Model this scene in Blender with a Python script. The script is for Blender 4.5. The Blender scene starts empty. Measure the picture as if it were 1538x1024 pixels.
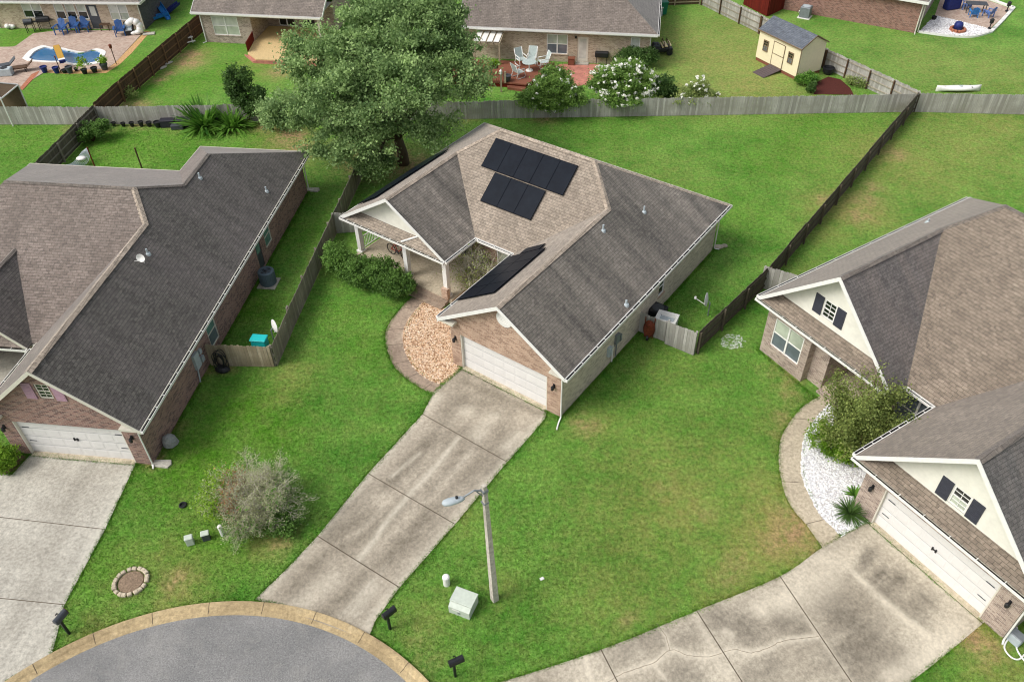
import bpy, math, random
import numpy as np
from mathutils import Vector, Matrix
random.seed(7)
RNG = np.random.default_rng(11)
scene = bpy.context.scene
COL = scene.collection
R = math.radians

# ------------------------------------------------------------------ camera
CF, CP, CR, CH = 1243.684, 0.73319, -0.02292, 27.6548     # focal (px of a 1538 wide frame), pitch down, roll, height
cam_data = bpy.data.cameras.new('camera'); cam = bpy.data.objects.new('camera', cam_data); COL.objects.link(cam)
cam_data.sensor_width = 36.0; cam_data.lens = 36.0*CF/1538.0; cam_data.clip_end = 1000; cam_data.clip_start = 0.5
cam.matrix_world = Matrix.Translation((0, 0, CH)) @ Matrix.Rotation(math.pi/2-CP, 4, 'X') @ Matrix.Rotation(CR, 4, 'Z')
scene.camera = cam
_M = cam.matrix_world.to_3x3()
def ray(x, y): return _M @ Vector(((x-769)/CF, -(y-512)/CF, -1))
def G(x, y, z=0.0):
    """world point at height z seen at photo position (x, y): used to survey the site"""
    d = ray(x, y); t = (z-CH)/d.z
    return Vector((d.x*t, d.y*t, z))
def AT(x, y, Y):
    d = ray(x, y); t = Y/d.y
    return Vector((d.x*t, Y, CH+d.z*t))

# ------------------------------------------------------------------ object helpers
def tag(o, label=None, cat=None, group=None, kind=None):
    if label: o['label'] = label
    if cat: o['category'] = cat
    if group: o['group'] = group
    if kind: o['kind'] = kind
    return o
def empty(name, loc=(0, 0, 0), rz=0.0, label=None, cat=None, group=None):
    o = bpy.data.objects.new(name, None); COL.objects.link(o)
    o.location = loc; o.rotation_euler = (0, 0, rz); o.empty_display_size = .3
    return tag(o, label, cat, group)
def copy_tree(o, parent=None):
    c = o.copy(); COL.objects.link(c)
    if parent: c.parent = parent
    for ch in list(o.children): copy_tree(ch, c)
    return c

class MB:
    def __init__(s): s.v = []; s.f = []; s.m = []
    def add(s, vs, fs, m=0):
        b = len(s.v); s.v += [tuple(p) for p in vs]
        for f in fs: s.f.append(tuple(i+b for i in f)); s.m.append(m)
        return s
    def box(s, x0, x1, y0, y1, z0, z1, m=0, f=None):
        P = [(x, y, z) for z in (z0, z1) for y in (y0, y1) for x in (x0, x1)]
        if f: P = [f(*q) for q in P]
        return s.add(P, [(0, 2, 3, 1), (4, 5, 7, 6), (0, 1, 5, 4), (2, 6, 7, 3), (0, 4, 6, 2), (1, 3, 7, 5)], m)
    def cbox(s, cx, cy, cz, sx, sy, sz, m=0, rz=0, bev=0.0, tilt=0.0):
        c, n = math.cos(rz), math.sin(rz)
        if bev <= 0:
            P = [(x, y, z) for z in (-.5, .5) for y in (-.5, .5) for x in (-.5, .5)]
            P = [(x*sx, y*sy, z*sz) for x, y, z in P]
            F = [(0, 2, 3, 1), (4, 5, 7, 6), (0, 1, 5, 4), (2, 6, 7, 3), (0, 4, 6, 2), (1, 3, 7, 5)]
        else:
            P = []; F = []
            lv = [(-sz/2, bev), (-sz/2+bev, 0), (sz/2-bev, 0), (sz/2, bev)]
            for z, ins in lv:
                a, b = sx/2-ins, sy/2-ins
                k = bev*.6
                P += [(-a+k, -b, z), (a-k, -b, z), (a, -b+k, z), (a, b-k, z), (a-k, b, z), (-a+k, b, z), (-a, b-k, z), (-a, -b+k, z)]
            for i in range(3):
                for j in range(8): F.append((i*8+j, i*8+(j+1) % 8, i*8+8+(j+1) % 8, i*8+8+j))
            F.append(tuple(range(7, -1, -1))); F.append(tuple(range(24, 32)))
        ct, st = math.cos(tilt), math.sin(tilt)
        P = [(x, y*ct-z*st, y*st+z*ct) for x, y, z in P]
        P = [(cx+x*c-y*n, cy+x*n+y*c, cz+z) for x, y, z in P]
        return s.add(P, F, m)
    def poly(s, pts, m=0): return s.add(pts, [tuple(range(len(pts)))], m)
    def prism(s, pts, z0, z1, m=0, side=None):
        n = len(pts); a = sum(pts[i][0]*pts[(i+1) % n][1]-pts[(i+1) % n][0]*pts[i][1] for i in range(n))
        if a < 0: pts = pts[::-1]
        s.add([(p[0], p[1], z1) for p in pts], [tuple(range(n))], m)
        V = [(p[0], p[1], z0) for p in pts]+[(p[0], p[1], z1) for p in pts]
        return s.add(V, [(i, (i+1) % n, (i+1) % n+n, i+n) for i in range(n)]+[tuple(range(n-1, -1, -1))], m if side is None else side)
    def tube(s, path, r, n=8, m=0, caps=True):
        path = [Vector(p) for p in path]; rs = r if isinstance(r, (list, tuple)) else [r]*len(path)
        V = []; F = []
        ref = None
        for i, p in enumerate(path):
            d = (path[min(i+1, len(path)-1)]-path[max(i-1, 0)]).normalized()
            if ref is None: ref = Vector((0, 0, 1)) if abs(d.z) < .9 else Vector((1, 0, 0))
            a = d.cross(ref).normalized(); b = d.cross(a).normalized(); ref = a.cross(d)
            for k in range(n):
                t = 2*math.pi*k/n
                V.append(p+(a*math.cos(t)+b*math.sin(t))*rs[i])
        for i in range(len(path)-1):
            for k in range(n): F.append((i*n+k, i*n+(k+1) % n, (i+1)*n+(k+1) % n, (i+1)*n+k))
        if caps: F.append(tuple(range(n-1, -1, -1))); F.append(tuple(range((len(path)-1)*n, len(path)*n)))
        return s.add(V, F, m)
    def lathe(s, prof, cx=0, cy=0, n=16, m=0):
        V = []; F = []
        for r, z in prof:
            for k in range(n):
                t = 2*math.pi*k/n; V.append((cx+r*math.cos(t), cy+r*math.sin(t), z))
        for i in range(len(prof)-1):
            for k in range(n): F.append((i*n+k, i*n+(k+1) % n, (i+1)*n+(k+1) % n, (i+1)*n+k))
        F.append(tuple(range(n-1, -1, -1))); F.append(tuple(range((len(prof)-1)*n, len(prof)*n)))
        return s.add(V, F, m)
    def blob(s, cx, cy, cz, rx, ry, rz, m=0, nu=10, nv=6):
        V = []; F = []
        for i in range(nv+1):
            a = math.pi*i/nv
            for k in range(nu):
                t = 2*math.pi*k/nu; V.append((cx+rx*math.sin(a)*math.cos(t), cy+ry*math.sin(a)*math.sin(t), cz-rz*math.cos(a)))
        for i in range(nv):
            for k in range(nu): F.append((i*nu+k, i*nu+(k+1) % nu, (i+1)*nu+(k+1) % nu, (i+1)*nu+k))
        return s.add(V, F, m)
    def build(s, name, mats, parent=None, smooth=False, fix=False):
        me = bpy.data.meshes.new(name); me.from_pydata(s.v, [], s.f)
        if not isinstance(mats, (list, tuple)): mats = [mats]
        for q in mats: me.materials.append(q)
        me.polygons.foreach_set('material_index', np.array(s.m, dtype=np.int32))
        if fix:
            import bmesh
            b = bmesh.new(); b.from_mesh(me); bmesh.ops.recalc_face_normals(b, faces=b.faces); b.to_mesh(me); b.free()
        uv = me.uv_layers.new(name='UVMap')
        up = Vector((0, 0, 1)); vs = me.vertices
        for p in me.polygons:
            nrm = p.normal
            h = up.cross(nrm)
            if h.length < 1e-3: h = Vector((1, 0, 0))
            h.normalize(); t = nrm.cross(h)
            for li in p.loop_indices:
                co = vs[me.loops[li].vertex_index].co
                uv.data[li].uv = (co.dot(h), co.dot(t))
        if smooth: me.polygons.foreach_set('use_smooth', [True]*len(me.polygons))
        o = bpy.data.objects.new(name, me); COL.objects.link(o)
        if parent: o.parent = parent
        return o

def place(o, loc, rz=0): o.location = loc; o.rotation_euler = (0, 0, rz); return o

# ------------------------------------------------------------------ materials
def lin(c):
    return tuple(((x/255.0)/12.92 if x/255.0 <= .04045 else ((x/255.0+.055)/1.055)**2.4) for x in c)+(1.0,)
class NT:
    def __init__(s, name, rough=.8, spec=.3):
        s.mat = bpy.data.materials.new(name); s.mat.use_nodes = True; s.t = s.mat.node_tree; s.n = s.t.nodes; s.l = s.t.links
        s.b = s.n['Principled BSDF']; s.b.inputs['Roughness'].default_value = rough; s.b.inputs['Specular IOR Level'].default_value = spec
    def node(s, typ, **kw):
        x = s.n.new(typ)
        for k, v in kw.items():
            if hasattr(x, k): setattr(x, k, v)
        return x
    def coord(s, kind='Object', scale=(1, 1, 1), rot=(0, 0, 0), loc=(0, 0, 0)):
        if kind == 'UV': c = s.node('ShaderNodeUVMap').outputs[0]
        elif kind == 'World': c = s.node('ShaderNodeNewGeometry').outputs['Position']
        else: c = s.node('ShaderNodeTexCoord').outputs[kind]
        m = s.node('ShaderNodeMapping'); s.l.new(c, m.inputs[0])
        m.inputs['Scale'].default_value = scale; m.inputs['Rotation'].default_value = rot; m.inputs['Location'].default_value = loc
        return m.outputs[0]
    def noise(s, vec, scale, detail=4, rough=.6, dist=0.0):
        x = s.node('ShaderNodeTexNoise'); s.l.new(vec, x.inputs['Vector'])
        x.inputs['Scale'].default_value = scale; x.inputs['Detail'].default_value = detail; x.inputs['Roughness'].default_value = rough
        x.inputs['Distortion'].default_value = dist
        return x.outputs['Fac']
    def ramp(s, fac, stops):
        x = s.node('ShaderNodeValToRGB'); s.l.new(fac, x.inputs[0]); e = x.color_ramp.elements
        while len(e) < len(stops): e.new(.5)
        for q, (p, c) in zip(e, stops):
            q.position = p; q.color = (c, c, c, 1) if isinstance(c, (int, float)) else c
        return x.outputs[0]
    def mix(s, fac, a, b, blend='MIX'):
        x = s.node('ShaderNodeMix', data_type='RGBA', blend_type=blend)
        for i, v in ((0, fac), (6, a), (7, b)):
            if isinstance(v, (int, float)): x.inputs[i].default_value = v
            elif isinstance(v, tuple): x.inputs[i].default_value = v
            else: s.l.new(v, x.inputs[i])
        return x.outputs[2]
    def math(s, op, a, b=0.0, clamp=False):
        x = s.node('ShaderNodeMath', operation=op, use_clamp=clamp)
        for i, v in ((0, a), (1, b)):
            if isinstance(v, (int, float)): x.inputs[i].default_value = v
            else: s.l.new(v, x.inputs[i])
        return x.outputs[0]
    def attr(s, name):
        x = s.node('ShaderNodeAttribute'); x.attribute_name = name; return x.outputs['Fac']
    def island(s): return s.node('ShaderNodeNewGeometry').outputs['Random Per Island']
    def bump(s, h, strength=.5, dist=.02):
        x = s.node('ShaderNodeBump'); x.inputs['Strength'].default_value = strength; x.inputs['Distance'].default_value = dist
        s.l.new(h, x.inputs['Height']); s.l.new(x.outputs[0], s.b.inputs['Normal'])
    def color(s, c):
        if isinstance(c, tuple): s.b.inputs['Base Color'].default_value = c
        else: s.l.new(c, s.b.inputs['Base Color'])
        return s

def plain(name, rgb, rough=.6, metal=0.0, var=.12, scale=6.0, spec=.4):
    t = NT(name, rough, spec); a = lin(rgb); t.b.inputs['Metallic'].default_value = metal
    n = t.noise(t.coord('Object'), scale, 5, .65)
    d = tuple(x*(1-var*1.6) for x in a[:3])+(1,); u = tuple(min(1, x*(1+var)) for x in a[:3])+(1,)
    t.color(t.mix(t.ramp(n, [(.3, 0.), (.7, 1.)]), d, u)); return t.mat

def brick(name, c1, c2, c3, mortar, bw=.215, bh=.0755, rough=.85, stain=.35):
    t = NT(name, rough, .2)
    uv = t.coord('UV')
    b = t.node('ShaderNodeTexBrick'); t.l.new(uv, b.inputs[0]); b.inputs['Scale'].default_value = 1
    b.inputs['Brick Width'].default_value = bw; b.inputs['Row Height'].default_value = bh; b.inputs['Mortar Size'].default_value = .008
    b.inputs['Color1'].default_value = lin(c1); b.inputs['Color2'].default_value = lin(c2); b.inputs['Mortar'].default_value = lin(mortar)
    b.inputs['Bias'].default_value = .0; b.offset = .5
    # per-brick extra colour
    vor = t.node('ShaderNodeTexVoronoi'); t.l.new(t.coord('UV', (1/bw, 1/bh, 1)), vor.inputs['Vector']); vor.inputs['Scale'].default_value = 1.0
    sep = t.node('ShaderNodeSeparateColor'); t.l.new(vor.outputs['Color'], sep.inputs[0])
    k = t.ramp(sep.outputs[0], [(.62, 0.), (.72, 1.)])
    c = t.mix(t.math('MULTIPLY', k, t.math('SUBTRACT', 1.0, b.outputs['Fac'])), b.outputs['Color'], lin(c3))
    n = t.noise(t.coord('UV', (1, .6, 1)), .9, 6, .7)
    c = t.mix(t.math('MULTIPLY', t.ramp(n, [(.35, 1.), (.65, 0.)]), stain), c, lin(tuple(x*.62 for x in c1)))
    t.color(c); t.bump(t.math('SUBTRACT', 1.0, b.outputs['Fac']), .5, .01)
    return t.mat

def shingle(name, base, alt, algae=0.0, dark=(62, 60, 60), rows=.145, seed=0.0, patch=.35):
    """asphalt shingles in courses; algae > 0 gives the black streaks that run down a damp slope"""
    t = NT(name, .88, .2); t.b.inputs['Sheen Weight'].default_value = .3; t.b.inputs['Sheen Roughness'].default_value = .45
    uv = t.coord('UV', loc=(seed, seed*.37, 0))
    b = t.node('ShaderNodeTexBrick'); t.l.new(uv, b.inputs[0]); b.inputs['Scale'].default_value = 1
    b.inputs['Brick Width'].default_value = .30; b.inputs['Row Height'].default_value = rows; b.inputs['Mortar Size'].default_value = .011
    b.inputs['Mortar Smooth'].default_value = .3
    b.inputs['Color1'].default_value = lin(base); b.inputs['Color2'].default_value = lin(alt); b.inputs['Mortar'].default_value = lin(tuple(x*.70 for x in base))
    c = b.outputs['Color']
    vor = t.node('ShaderNodeTexVoronoi'); t.l.new(t.coord('UV', (1/.2, 1/rows, 1), loc=(seed, 0, 0)), vor.inputs['Vector']); vor.inputs['Scale'].default_value = 1.0
    sp = t.node('ShaderNodeSeparateColor'); t.l.new(vor.outputs['Color'], sp.inputs[0])
    c = t.mix(.45, c, t.ramp(sp.outputs[0], [(0., .26), (1., .74)]), 'OVERLAY')
    fine = t.noise(uv, 9, 4, .8)
    c = t.mix(.35, c, t.ramp(fine, [(.3, .25), (.72, .8)]), 'OVERLAY')
    big = t.noise(t.coord('UV', (.9, .28, 1), loc=(seed*3.1, seed, 0)), .55, 5, .6)
    c = t.mix(t.math('MULTIPLY', t.ramp(big, [(.38, 1.), (.62, 0.)]), patch), c, lin(tuple(x*.74 for x in base)))
    if algae > 0:
        st = t.noise(t.coord('UV', (1.1, .10, 1), loc=(seed, 0, 0)), 1.0, 6, .65, .4)
        wid = t.noise(t.coord('UV', (.5, .22, 1), loc=(0, seed, 0)), .5, 4, .6)
        k = t.math('ADD', t.math('MULTIPLY', t.ramp(st, [(.36, 1.), (.62, 0.)]), .8), t.math('MULTIPLY', t.ramp(wid, [(.36, 1.), (.64, .1)]), .5))
        k = t.math('MULTIPLY', k, algae, True)
        dk = t.mix(.5, lin(dark), t.mix(.7, lin(dark), b.outputs['Color'], 'MULTIPLY'))
        dk = t.mix(t.math('ADD', t.math('MULTIPLY', t.ramp(fine, [(.35, 0.), (.7, 1.)]), .55), t.math('MULTIPLY', sp.outputs[1], .45)), lin(tuple(x*.68 for x in dark)), lin(tuple(min(255, x*1.3) for x in dark)))
        dk = t.mix(t.math('MULTIPLY', b.outputs['Fac'], .85), dk, lin(tuple(x*.62 for x in dark)))
        c = t.mix(k, c, dk)
    t.color(c)
    t.bump(t.math('SUBTRACT', fine, t.math('MULTIPLY', b.outputs['Fac'], .9)), .55, .012)
    return t.mat

def wood(name, rgb, alt, rough=.85, stretch=(14, 14, .9), dirt=None):
    t = NT(name, rough, .2)
    r = t.island()
    n = t.noise(t.coord('Object', stretch), 1.5, 5, .7)
    c = t.mix(r, lin(rgb), lin(alt))
    c = t.mix(t.math('MULTIPLY', t.ramp(n, [(.35, 1.), (.65, 0.)]), .6), c, lin(tuple(x*.62 for x in rgb)))
    if dirt:
        m = t.noise(t.coord('Object', (.5, .5, .9)), 1.0, 5, .6)
        c = t.mix(t.ramp(m, [(.42, 0.), (.68, .75)]), c, lin(dirt))
    t.color(c); return t.mat

def concrete(name, rgb, stain=(112, 104, 92), pale=(205, 196, 178), along=1, amount=.8, seed=0.0, attrs=None):
    t = NT(name, .9, .2)
    co = t.coord('Object', loc=(seed, seed*1.7, 0))
    big = t.noise(co, .32, 6, .68, .5)
    sc = (1.1, .12, 1) if along == 1 else (.12, 1.1, 1)
    streak = t.noise(t.coord('Object', sc, loc=(seed, 0, 0)), 1.0, 6, .65, .3)
    fine = t.noise(co, 7, 6, .75)
    c = t.mix(t.ramp(big, [(.36, 0.), (.64, amount)]), lin(rgb), lin(stain))
    c = t.mix(t.ramp(streak, [(.5, 0.), (.72, .55*amount)]), c, lin(tuple(x*.86 for x in stain)))
    c = t.mix(t.ramp(streak, [(.28, .45), (.42, 0.)]), c, lin(pale))
    sp = t.noise(co, 22, 3, .8)
    c = t.mix(.48, c, t.ramp(fine, [(.3, .15), (.72, .86)]), 'OVERLAY')
    c = t.mix(.25, c, t.ramp(sp, [(.3, .2), (.7, .85)]), 'OVERLAY')
    if attrs:
        wob = t.ramp(t.noise(co, 2.2, 6, .75), [(.3, .45), (.65, 1.25)])
        c = t.mix(t.math('MULTIPLY', t.attr('dark'), t.math('MULTIPLY', wob, .9), True), c, t.mix(t.ramp(fine, [(.3, 0.), (.7, 1.)]), lin(tuple(x*.82 for x in attrs[0])), lin(tuple(x*1.18 for x in attrs[0]))))
        c = t.mix(t.math('MULTIPLY', t.attr('pale'), t.math('MULTIPLY', wob, .8), True), c, t.mix(t.ramp(fine, [(.3, 0.), (.7, 1.)]), lin(tuple(x*.9 for x in attrs[1])), lin(attrs[1])))
    t.color(c); t.bump(fine, .25, .01); return t.mat
def big2(t, co): return t.noise(co, 1.6, 6, .7)

def leafmat(name, dark, light, rough=.55, trans=.35):
    t = NT(name, rough, .25)
    tone = t.attr('tone'); r = t.island()
    c = t.mix(t.math('ADD', t.math('MULTIPLY', tone, .65), t.math('MULTIPLY', r, .45)), lin(dark), lin(light))
    t.color(c)
    tr = t.node('ShaderNodeBsdfTranslucent'); t.l.new(c, tr.inputs['Color'])
    mx = t.node('ShaderNodeMixShader'); mx.inputs[0].default_value = trans
    t.l.new(t.b.outputs[0], mx.inputs[1]); t.l.new(tr.outputs[0], mx.inputs[2])
    t.l.new(mx.outputs[0], t.n['Material Output'].inputs[0])
    return t.mat

def glass(name, rgb, rough=.08):
    t = NT(name, rough, .8)
    n = t.noise(t.coord('Object'), 1.5, 3, .5)
    t.color(t.mix(t.ramp(n, [(.3, 0.), (.7, 1.)]), lin(tuple(x*.8 for x in rgb)), lin(rgb))); return t.mat

M = {}
M['white'] = plain('white_paint', (232, 231, 226), .5, var=.05)
M['trim'] = plain('cream_trim', (214, 210, 196), .55, var=.05)
M['stucco'] = plain('cream_siding', (230, 228, 216), .8, var=.05, scale=3)
M['black'] = plain('black_metal', (34, 35, 38), .45, var=.2)
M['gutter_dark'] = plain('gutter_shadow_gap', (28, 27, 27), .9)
M['dark_grey'] = plain('dark_grey_metal', (70, 74, 80), .5, var=.15)
M['grey'] = plain('grey_metal', (128, 134, 138), .5, .2, var=.12)
M['pale_grey'] = plain('pale_grey_plastic', (176, 186, 190), .5, var=.08)
M['utility_green'] = plain('pale_green_grey_steel', (192, 201, 188), .55, var=.07)
M['blue'] = plain('blue_plastic', (52, 92, 150), .5, var=.15)
M['navy'] = plain('navy_cloth', (30, 44, 110), .6, var=.2)
M['teal'] = plain('teal_plastic', (30, 190, 190), .4, var=.06)
M['red_wood'] = wood('red_stained_boards', (120, 38, 26), (96, 28, 20))
M['deck_red'] = wood('red_brown_deck', (156, 100, 78), (128, 80, 62))
M['deck_pale'] = wood('fresh_pine_deck', (228, 200, 148), (216, 188, 136))
M['rust'] = plain('rusty_steel', (112, 52, 30), .8, var=.4, scale=12)
M['tan_plastic'] = plain('tan_vinyl', (214, 196, 150), .5, var=.06)
M['mulch_red'] = plain('red_mulch', (84, 36, 28), .95, var=.5, scale=26)
M['terracotta'] = plain('red_patio_paint', (190, 126, 110), .85, var=.22, scale=2)
M['brick_edge'] = plain('red_brick_edging', (176, 112, 84), .85, var=.25, scale=8)
M['pink'] = plain('mauve_shutter', (176, 142, 158), .6, var=.1)
M['shutter'] = plain('slate_shutter', (60, 62, 72), .6, var=.1)
M['garage'] = plain('garage_door_white', (224, 222, 219), .5, var=.03, scale=2)
M['pane_pale'] = glass('pane_with_pale_blind', (196, 204, 186))
M['pane_blind'] = glass('pane_with_white_blind', (216, 218, 208), .25)
M['pane_dark'] = glass('pane_behind_insect_screen', (116, 126, 134))
M['pane_teal'] = glass('greenish_pane', (110, 150, 140))
M['pane_black'] = glass('dark_pane', (36, 42, 40))
M['brick_c'] = brick('tan_brick', (186, 154, 132), (204, 174, 152), (156, 124, 106), (198, 182, 164))
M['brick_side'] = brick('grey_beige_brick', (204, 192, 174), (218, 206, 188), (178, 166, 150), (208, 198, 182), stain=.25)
M['brick_l'] = brick('purple_brown_brick', (148, 114, 105), (168, 134, 122), (110, 84, 82), (178, 164, 152), stain=.3)
M['brick_r'] = brick('pinkish_grey_brick', (172, 152, 140), (192, 174, 160), (140, 122, 114), (204, 194, 180))
M['brick_t'] = brick('light_tan_brick', (186, 166, 142), (200, 182, 158), (160, 138, 118), (206, 196, 178), stain=.2)
M['brick_q'] = brick('red_brown_brick', (146, 104, 92), (164, 124, 112), (118, 84, 78), (170, 152, 140), stain=.25)
M['roof_c'] = shingle('weathered_tan_shingle', (150, 138, 124), (160, 148, 134), 0, seed=1.3)
M['roof_c_n'] = shingle('algae_streaked_shingle', (142, 134, 124), (152, 144, 134), .95, (94, 90, 84), seed=4.1)
M['roof_l'] = shingle('brown_shingle', (124, 113, 105), (134, 123, 115), 0, seed=7.7)
M['roof_l_n'] = shingle('dark_algae_shingle', (116, 109, 106), (126, 119, 115), 1.15, (98, 94, 89), seed=9.2)
M['roof_r'] = shingle('warm_brown_shingle', (130, 118, 105), (140, 128, 114), 0, seed=12.5)
M['roof_r_n'] = shingle('grey_algae_shingle', (122, 113, 108), (132, 123, 117), 1.0, (98, 94, 92), seed=15.0)
M['roof_t'] = shingle('grey_brown_shingle', (132, 122, 113), (144, 133, 124), .35, (84, 78, 76), seed=18.0)
M['roof_shed'] = shingle('slate_grey_shingle', (96, 102, 112), (112, 118, 126), 0, rows=.13, seed=21.0)
M['ridge'] = shingle('ridge_cap_shingle', (168, 154, 138), (178, 164, 148), 0, rows=.2, seed=3.0)
M['ridge_dark'] = shingle('dark_ridge_cap', (120, 112, 104), (132, 122, 112), .3, (80, 76, 74), rows=.2, seed=5.0)
M['fence'] = wood('weathered_grey_boards', (214, 211, 204), (160, 157, 150), dirt=(146, 143, 132))
M['fence_dark'] = wood('dark_weathered_boards', (122, 113, 100), (92, 86, 76), dirt=(86, 82, 72))
M['fence_brown'] = wood('brown_boards', (112, 86, 66), (86, 66, 52), dirt=(74, 62, 50))
M['fence_tan'] = wood('tan_grey_boards', (204, 190, 164), (162, 148, 124), dirt=(126, 114, 90))
M['asphalt'] = None
# ------------------------------------------------------------------ site frames (surveyed)
FR = {'c': (2.105, 25.4919, -.6409), 'l': (-15.6324, 23.2547, -.136), 'r': (17.0751, 14.4483, -1.0285)}
def WL(h, u, v, z=0.0):
    a, b, y = FR[h]; return Vector((a+u*math.cos(y)-v*math.sin(y), b+u*math.sin(y)+v*math.cos(y), z))
def LW(h, p):
    a, b, y = FR[h]; dx, dy = p[0]-a, p[1]-b
    return (dx*math.cos(y)+dy*math.sin(y), -dx*math.sin(y)+dy*math.cos(y))
def GL(h, x, y, z=0.0): return LW(h, G(x, y, z))
def px(*pts): return [tuple(G(*q)[:2]) for q in pts]
def smooth_line(pts, n=6):
    """Catmull-Rom through 2D points"""
    P = [pts[0]]+list(pts)+[pts[-1]]; out = []
    for i in range(1, len(P)-2):
        for k in range(n):
            t = k/n; a, b, c, d = P[i-1], P[i], P[i+1], P[i+2]
            out.append(tuple(.5*((2*b[j])+(-a[j]+c[j])*t+(2*a[j]-5*b[j]+4*c[j]-d[j])*t*t+(-a[j]+3*b[j]-3*c[j]+d[j])*t**3) for j in range(2)))
    out.append(tuple(P[-2])); return out

PAVED = []      # polygons (world xy) where no grass grows
def inside(poly, X, Y):
    r = np.zeros(len(X), bool); n = len(poly); j = n-1
    for i in range(n):
        xi, yi = poly[i]; xj, yj = poly[j]
        if yi != yj:
            c = ((yi > Y) != (yj > Y)) & (X < (xj-xi)*(Y-yi)/(yj-yi)+xi); r ^= c
        j = i
    return r
def sheet(name, pts, mat, h=None, z0=-.1, z1=.02, label=None, kind='structure', paved=True, cat=None):
    """paving slab: pts world xy"""
    if paved: PAVED.append(list(pts))
    if h:
        loc = [LW(h, q) for q in pts]; a, b, y = FR[h]
    else: loc = pts; a, b, y = 0, 0, 0
    m = MB(); m.prism(loc, z0, z1)
    o = m.build(name, mat); o.location = (a, b, 0); o.rotation_euler = (0, 0, y)
    return tag(o, label, cat or name.replace('_', ' '), None, kind)

# ------------------------------------------------------------------ lawn
PATCH = []      # (x, y, radius, channel, strength): dry turf / bare earth / lush turf that is really there
def patch(x, y, r, ch, k=1.0, sy=None): p = G(x, y); PATCH.append((p.x, p.y, r, ch, k))
for x, y, r, k in [(1000, 720, 3.2, .55), (960, 780, 3, .5), (1070, 700, 3, .4), (930, 880, 2.5, .45), (1100, 880, 2.0, .6), (1180, 650, 1.8, .35), (1170, 800, 1.9, 1.3), (1200, 790, 1.3, 1.2), (1130, 830, 1.4, 1.0), (1150, 740, 1.6, .8), (1020, 760, 2.2, .8), (1120, 790, 1.6, .5),
                   (905, 640, 1.2, .5), (1000, 560, 2.5, .25), (640, 930, 1.0, .45), (690, 780, 1.0, .35), (760, 880, .8, .4),
                   (270, 880, 1.1, .8), (250, 900, .7, .8), (150, 950, 1.0, .7), (245, 850, 1.6, .45), (440, 560, 1.2, .6), (430, 590, .9, .5), (300, 760, 1, .3), (395, 820, .8, .5),
                   (1330, 230, 3.5, .8), (1260, 310, 2.4, .9), (1300, 320, 2.0, .9), (1370, 250, 4.5, .65), (1450, 220, 5, .6), (1240, 350, 1.6, .6), (1420, 195, 4, .5), (1500, 190, 3, .7), (1230, 420, 2, .4),
                   (1090, 90, 7, .85), (1130, 130, 4.5, .9), (1050, 140, 4, .8), (1040, 60, 5, .7), (1110, 50, 5, .65), (1000, 140, 2.5, .6),
                   (1420, 100, 6, .45), (1500, 110, 5, .5), (1380, 90, 3, .45), (1290, 60, 4, .2),
                   (430, 240, 2.0, .6), (290, 90, 1.6, .7), (420, 105, 2.4, .5), (380, 100, 1.6, .4), (1480, 960, 1.2, .9), (1500, 1000, 1.5, .7), (940, 230, 2, .2), (1280, 270, 4, .3), (1000, 260, 3, .25), (1240, 235, 3, .25)]:
    patch(x, y, r, 0, k)
for x, y, r, k in [(1462, 960, .55, 1), (1478, 975, .5, .9), (1190, 800, .7, 1), (1225, 785, .8, 1), (1160, 815, .5, .8), (1180, 770, .5, .7), (1105, 845, .4, .7), (1060, 770, .3, .6), (1000, 735, .3, .5), (1215, 830, .5, .7), (265, 870, .45, .8), (1240, 300, .5, .8), (1290, 325, .7, .8), (1310, 280, .6, .7), (1345, 232, .7, .8), (1300, 300, .9, .7),
                   (872, 636, .45, .85), (886, 646, .35, .7), (893, 635, .35, .7), (1155, 555, .4, .6), (1185, 590, .6, .55), (283, 95, 1.1, 1), (288, 82, 1.0, 1), (200, 160, 1.2, .8), (255, 110, .6, .8), (240, 120, .6, .8), (435, 205, 1.6, .9), (455, 222, 1.4, .8), (420, 108, 1.0, .7),
                   (1185, 565, .5, .6), (1175, 625, .45, .6), (1172, 648, .4, .5), (1090, 873, .3, .7), (937, 932, .25, .7), (420, 815, .6, .6), (640, 1000, .4, .5), (630, 960, .4, .4), (545, 415, .4, .5), (470, 410, .5, .5), (480, 390, .5, .5),
                   (120, 195, 1.2, .5), (560, 240, 2.2, .85), (610, 245, 1.8, .8), (600, 255, 1.5, .7), (540, 225, 2, .6), (160, 187, 1.0, .8), (215, 184, .9, .8), (275, 186, .9, .8), (350, 190, 1.0, .9), (400, 190, 1.0, .8), (310, 560, .4, .8), (340, 550, .5, .8), (700, 177, .8, .6), (820, 178, .8, .7), (232, 690, .5, .7), (262, 645, .4, .7), (30, 700, .5, .6)]:
    patch(x, y, r, 1, k)
for x, y, r, k in [(300, 700, 2.6, 1), (370, 620, 2.0, .9), (330, 800, 2.2, .7), (400, 650, 2, .8), (150, 850, 2, .5), (380, 460, 1.6, .8), (450, 350, 2, .4), (200, 110, 4, .9), (120, 130, 4, 1), (60, 150, 3, .9), (250, 220, 4, .7), (180, 225, 4, .7), (350, 110, 3, .9), (280, 130, 3, .8), (300, 70, 3, .6), (400, 205, 3, .7), (60, 210, 5, .5), (30, 60, 3, .8), (1250, 190, 4, .55), (1200, 220, 4, .5), (1150, 240, 3, .45), (900, 190, 4, .3), (1100, 320, 3, .4), (520, 470, 2, .35), (550, 520, 2, .4)]:
    patch(x, y, r, 2, k)
_P = np.array(PATCH)
def patches(X, Y):
    out = np.zeros((3, len(X)))
    for x, y, r, ch, k in _P:
        out[int(ch)] = np.maximum(out[int(ch)], k*np.exp(-((X-x)**2+(Y-y)**2)/(r*r)))
    return out

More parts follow.
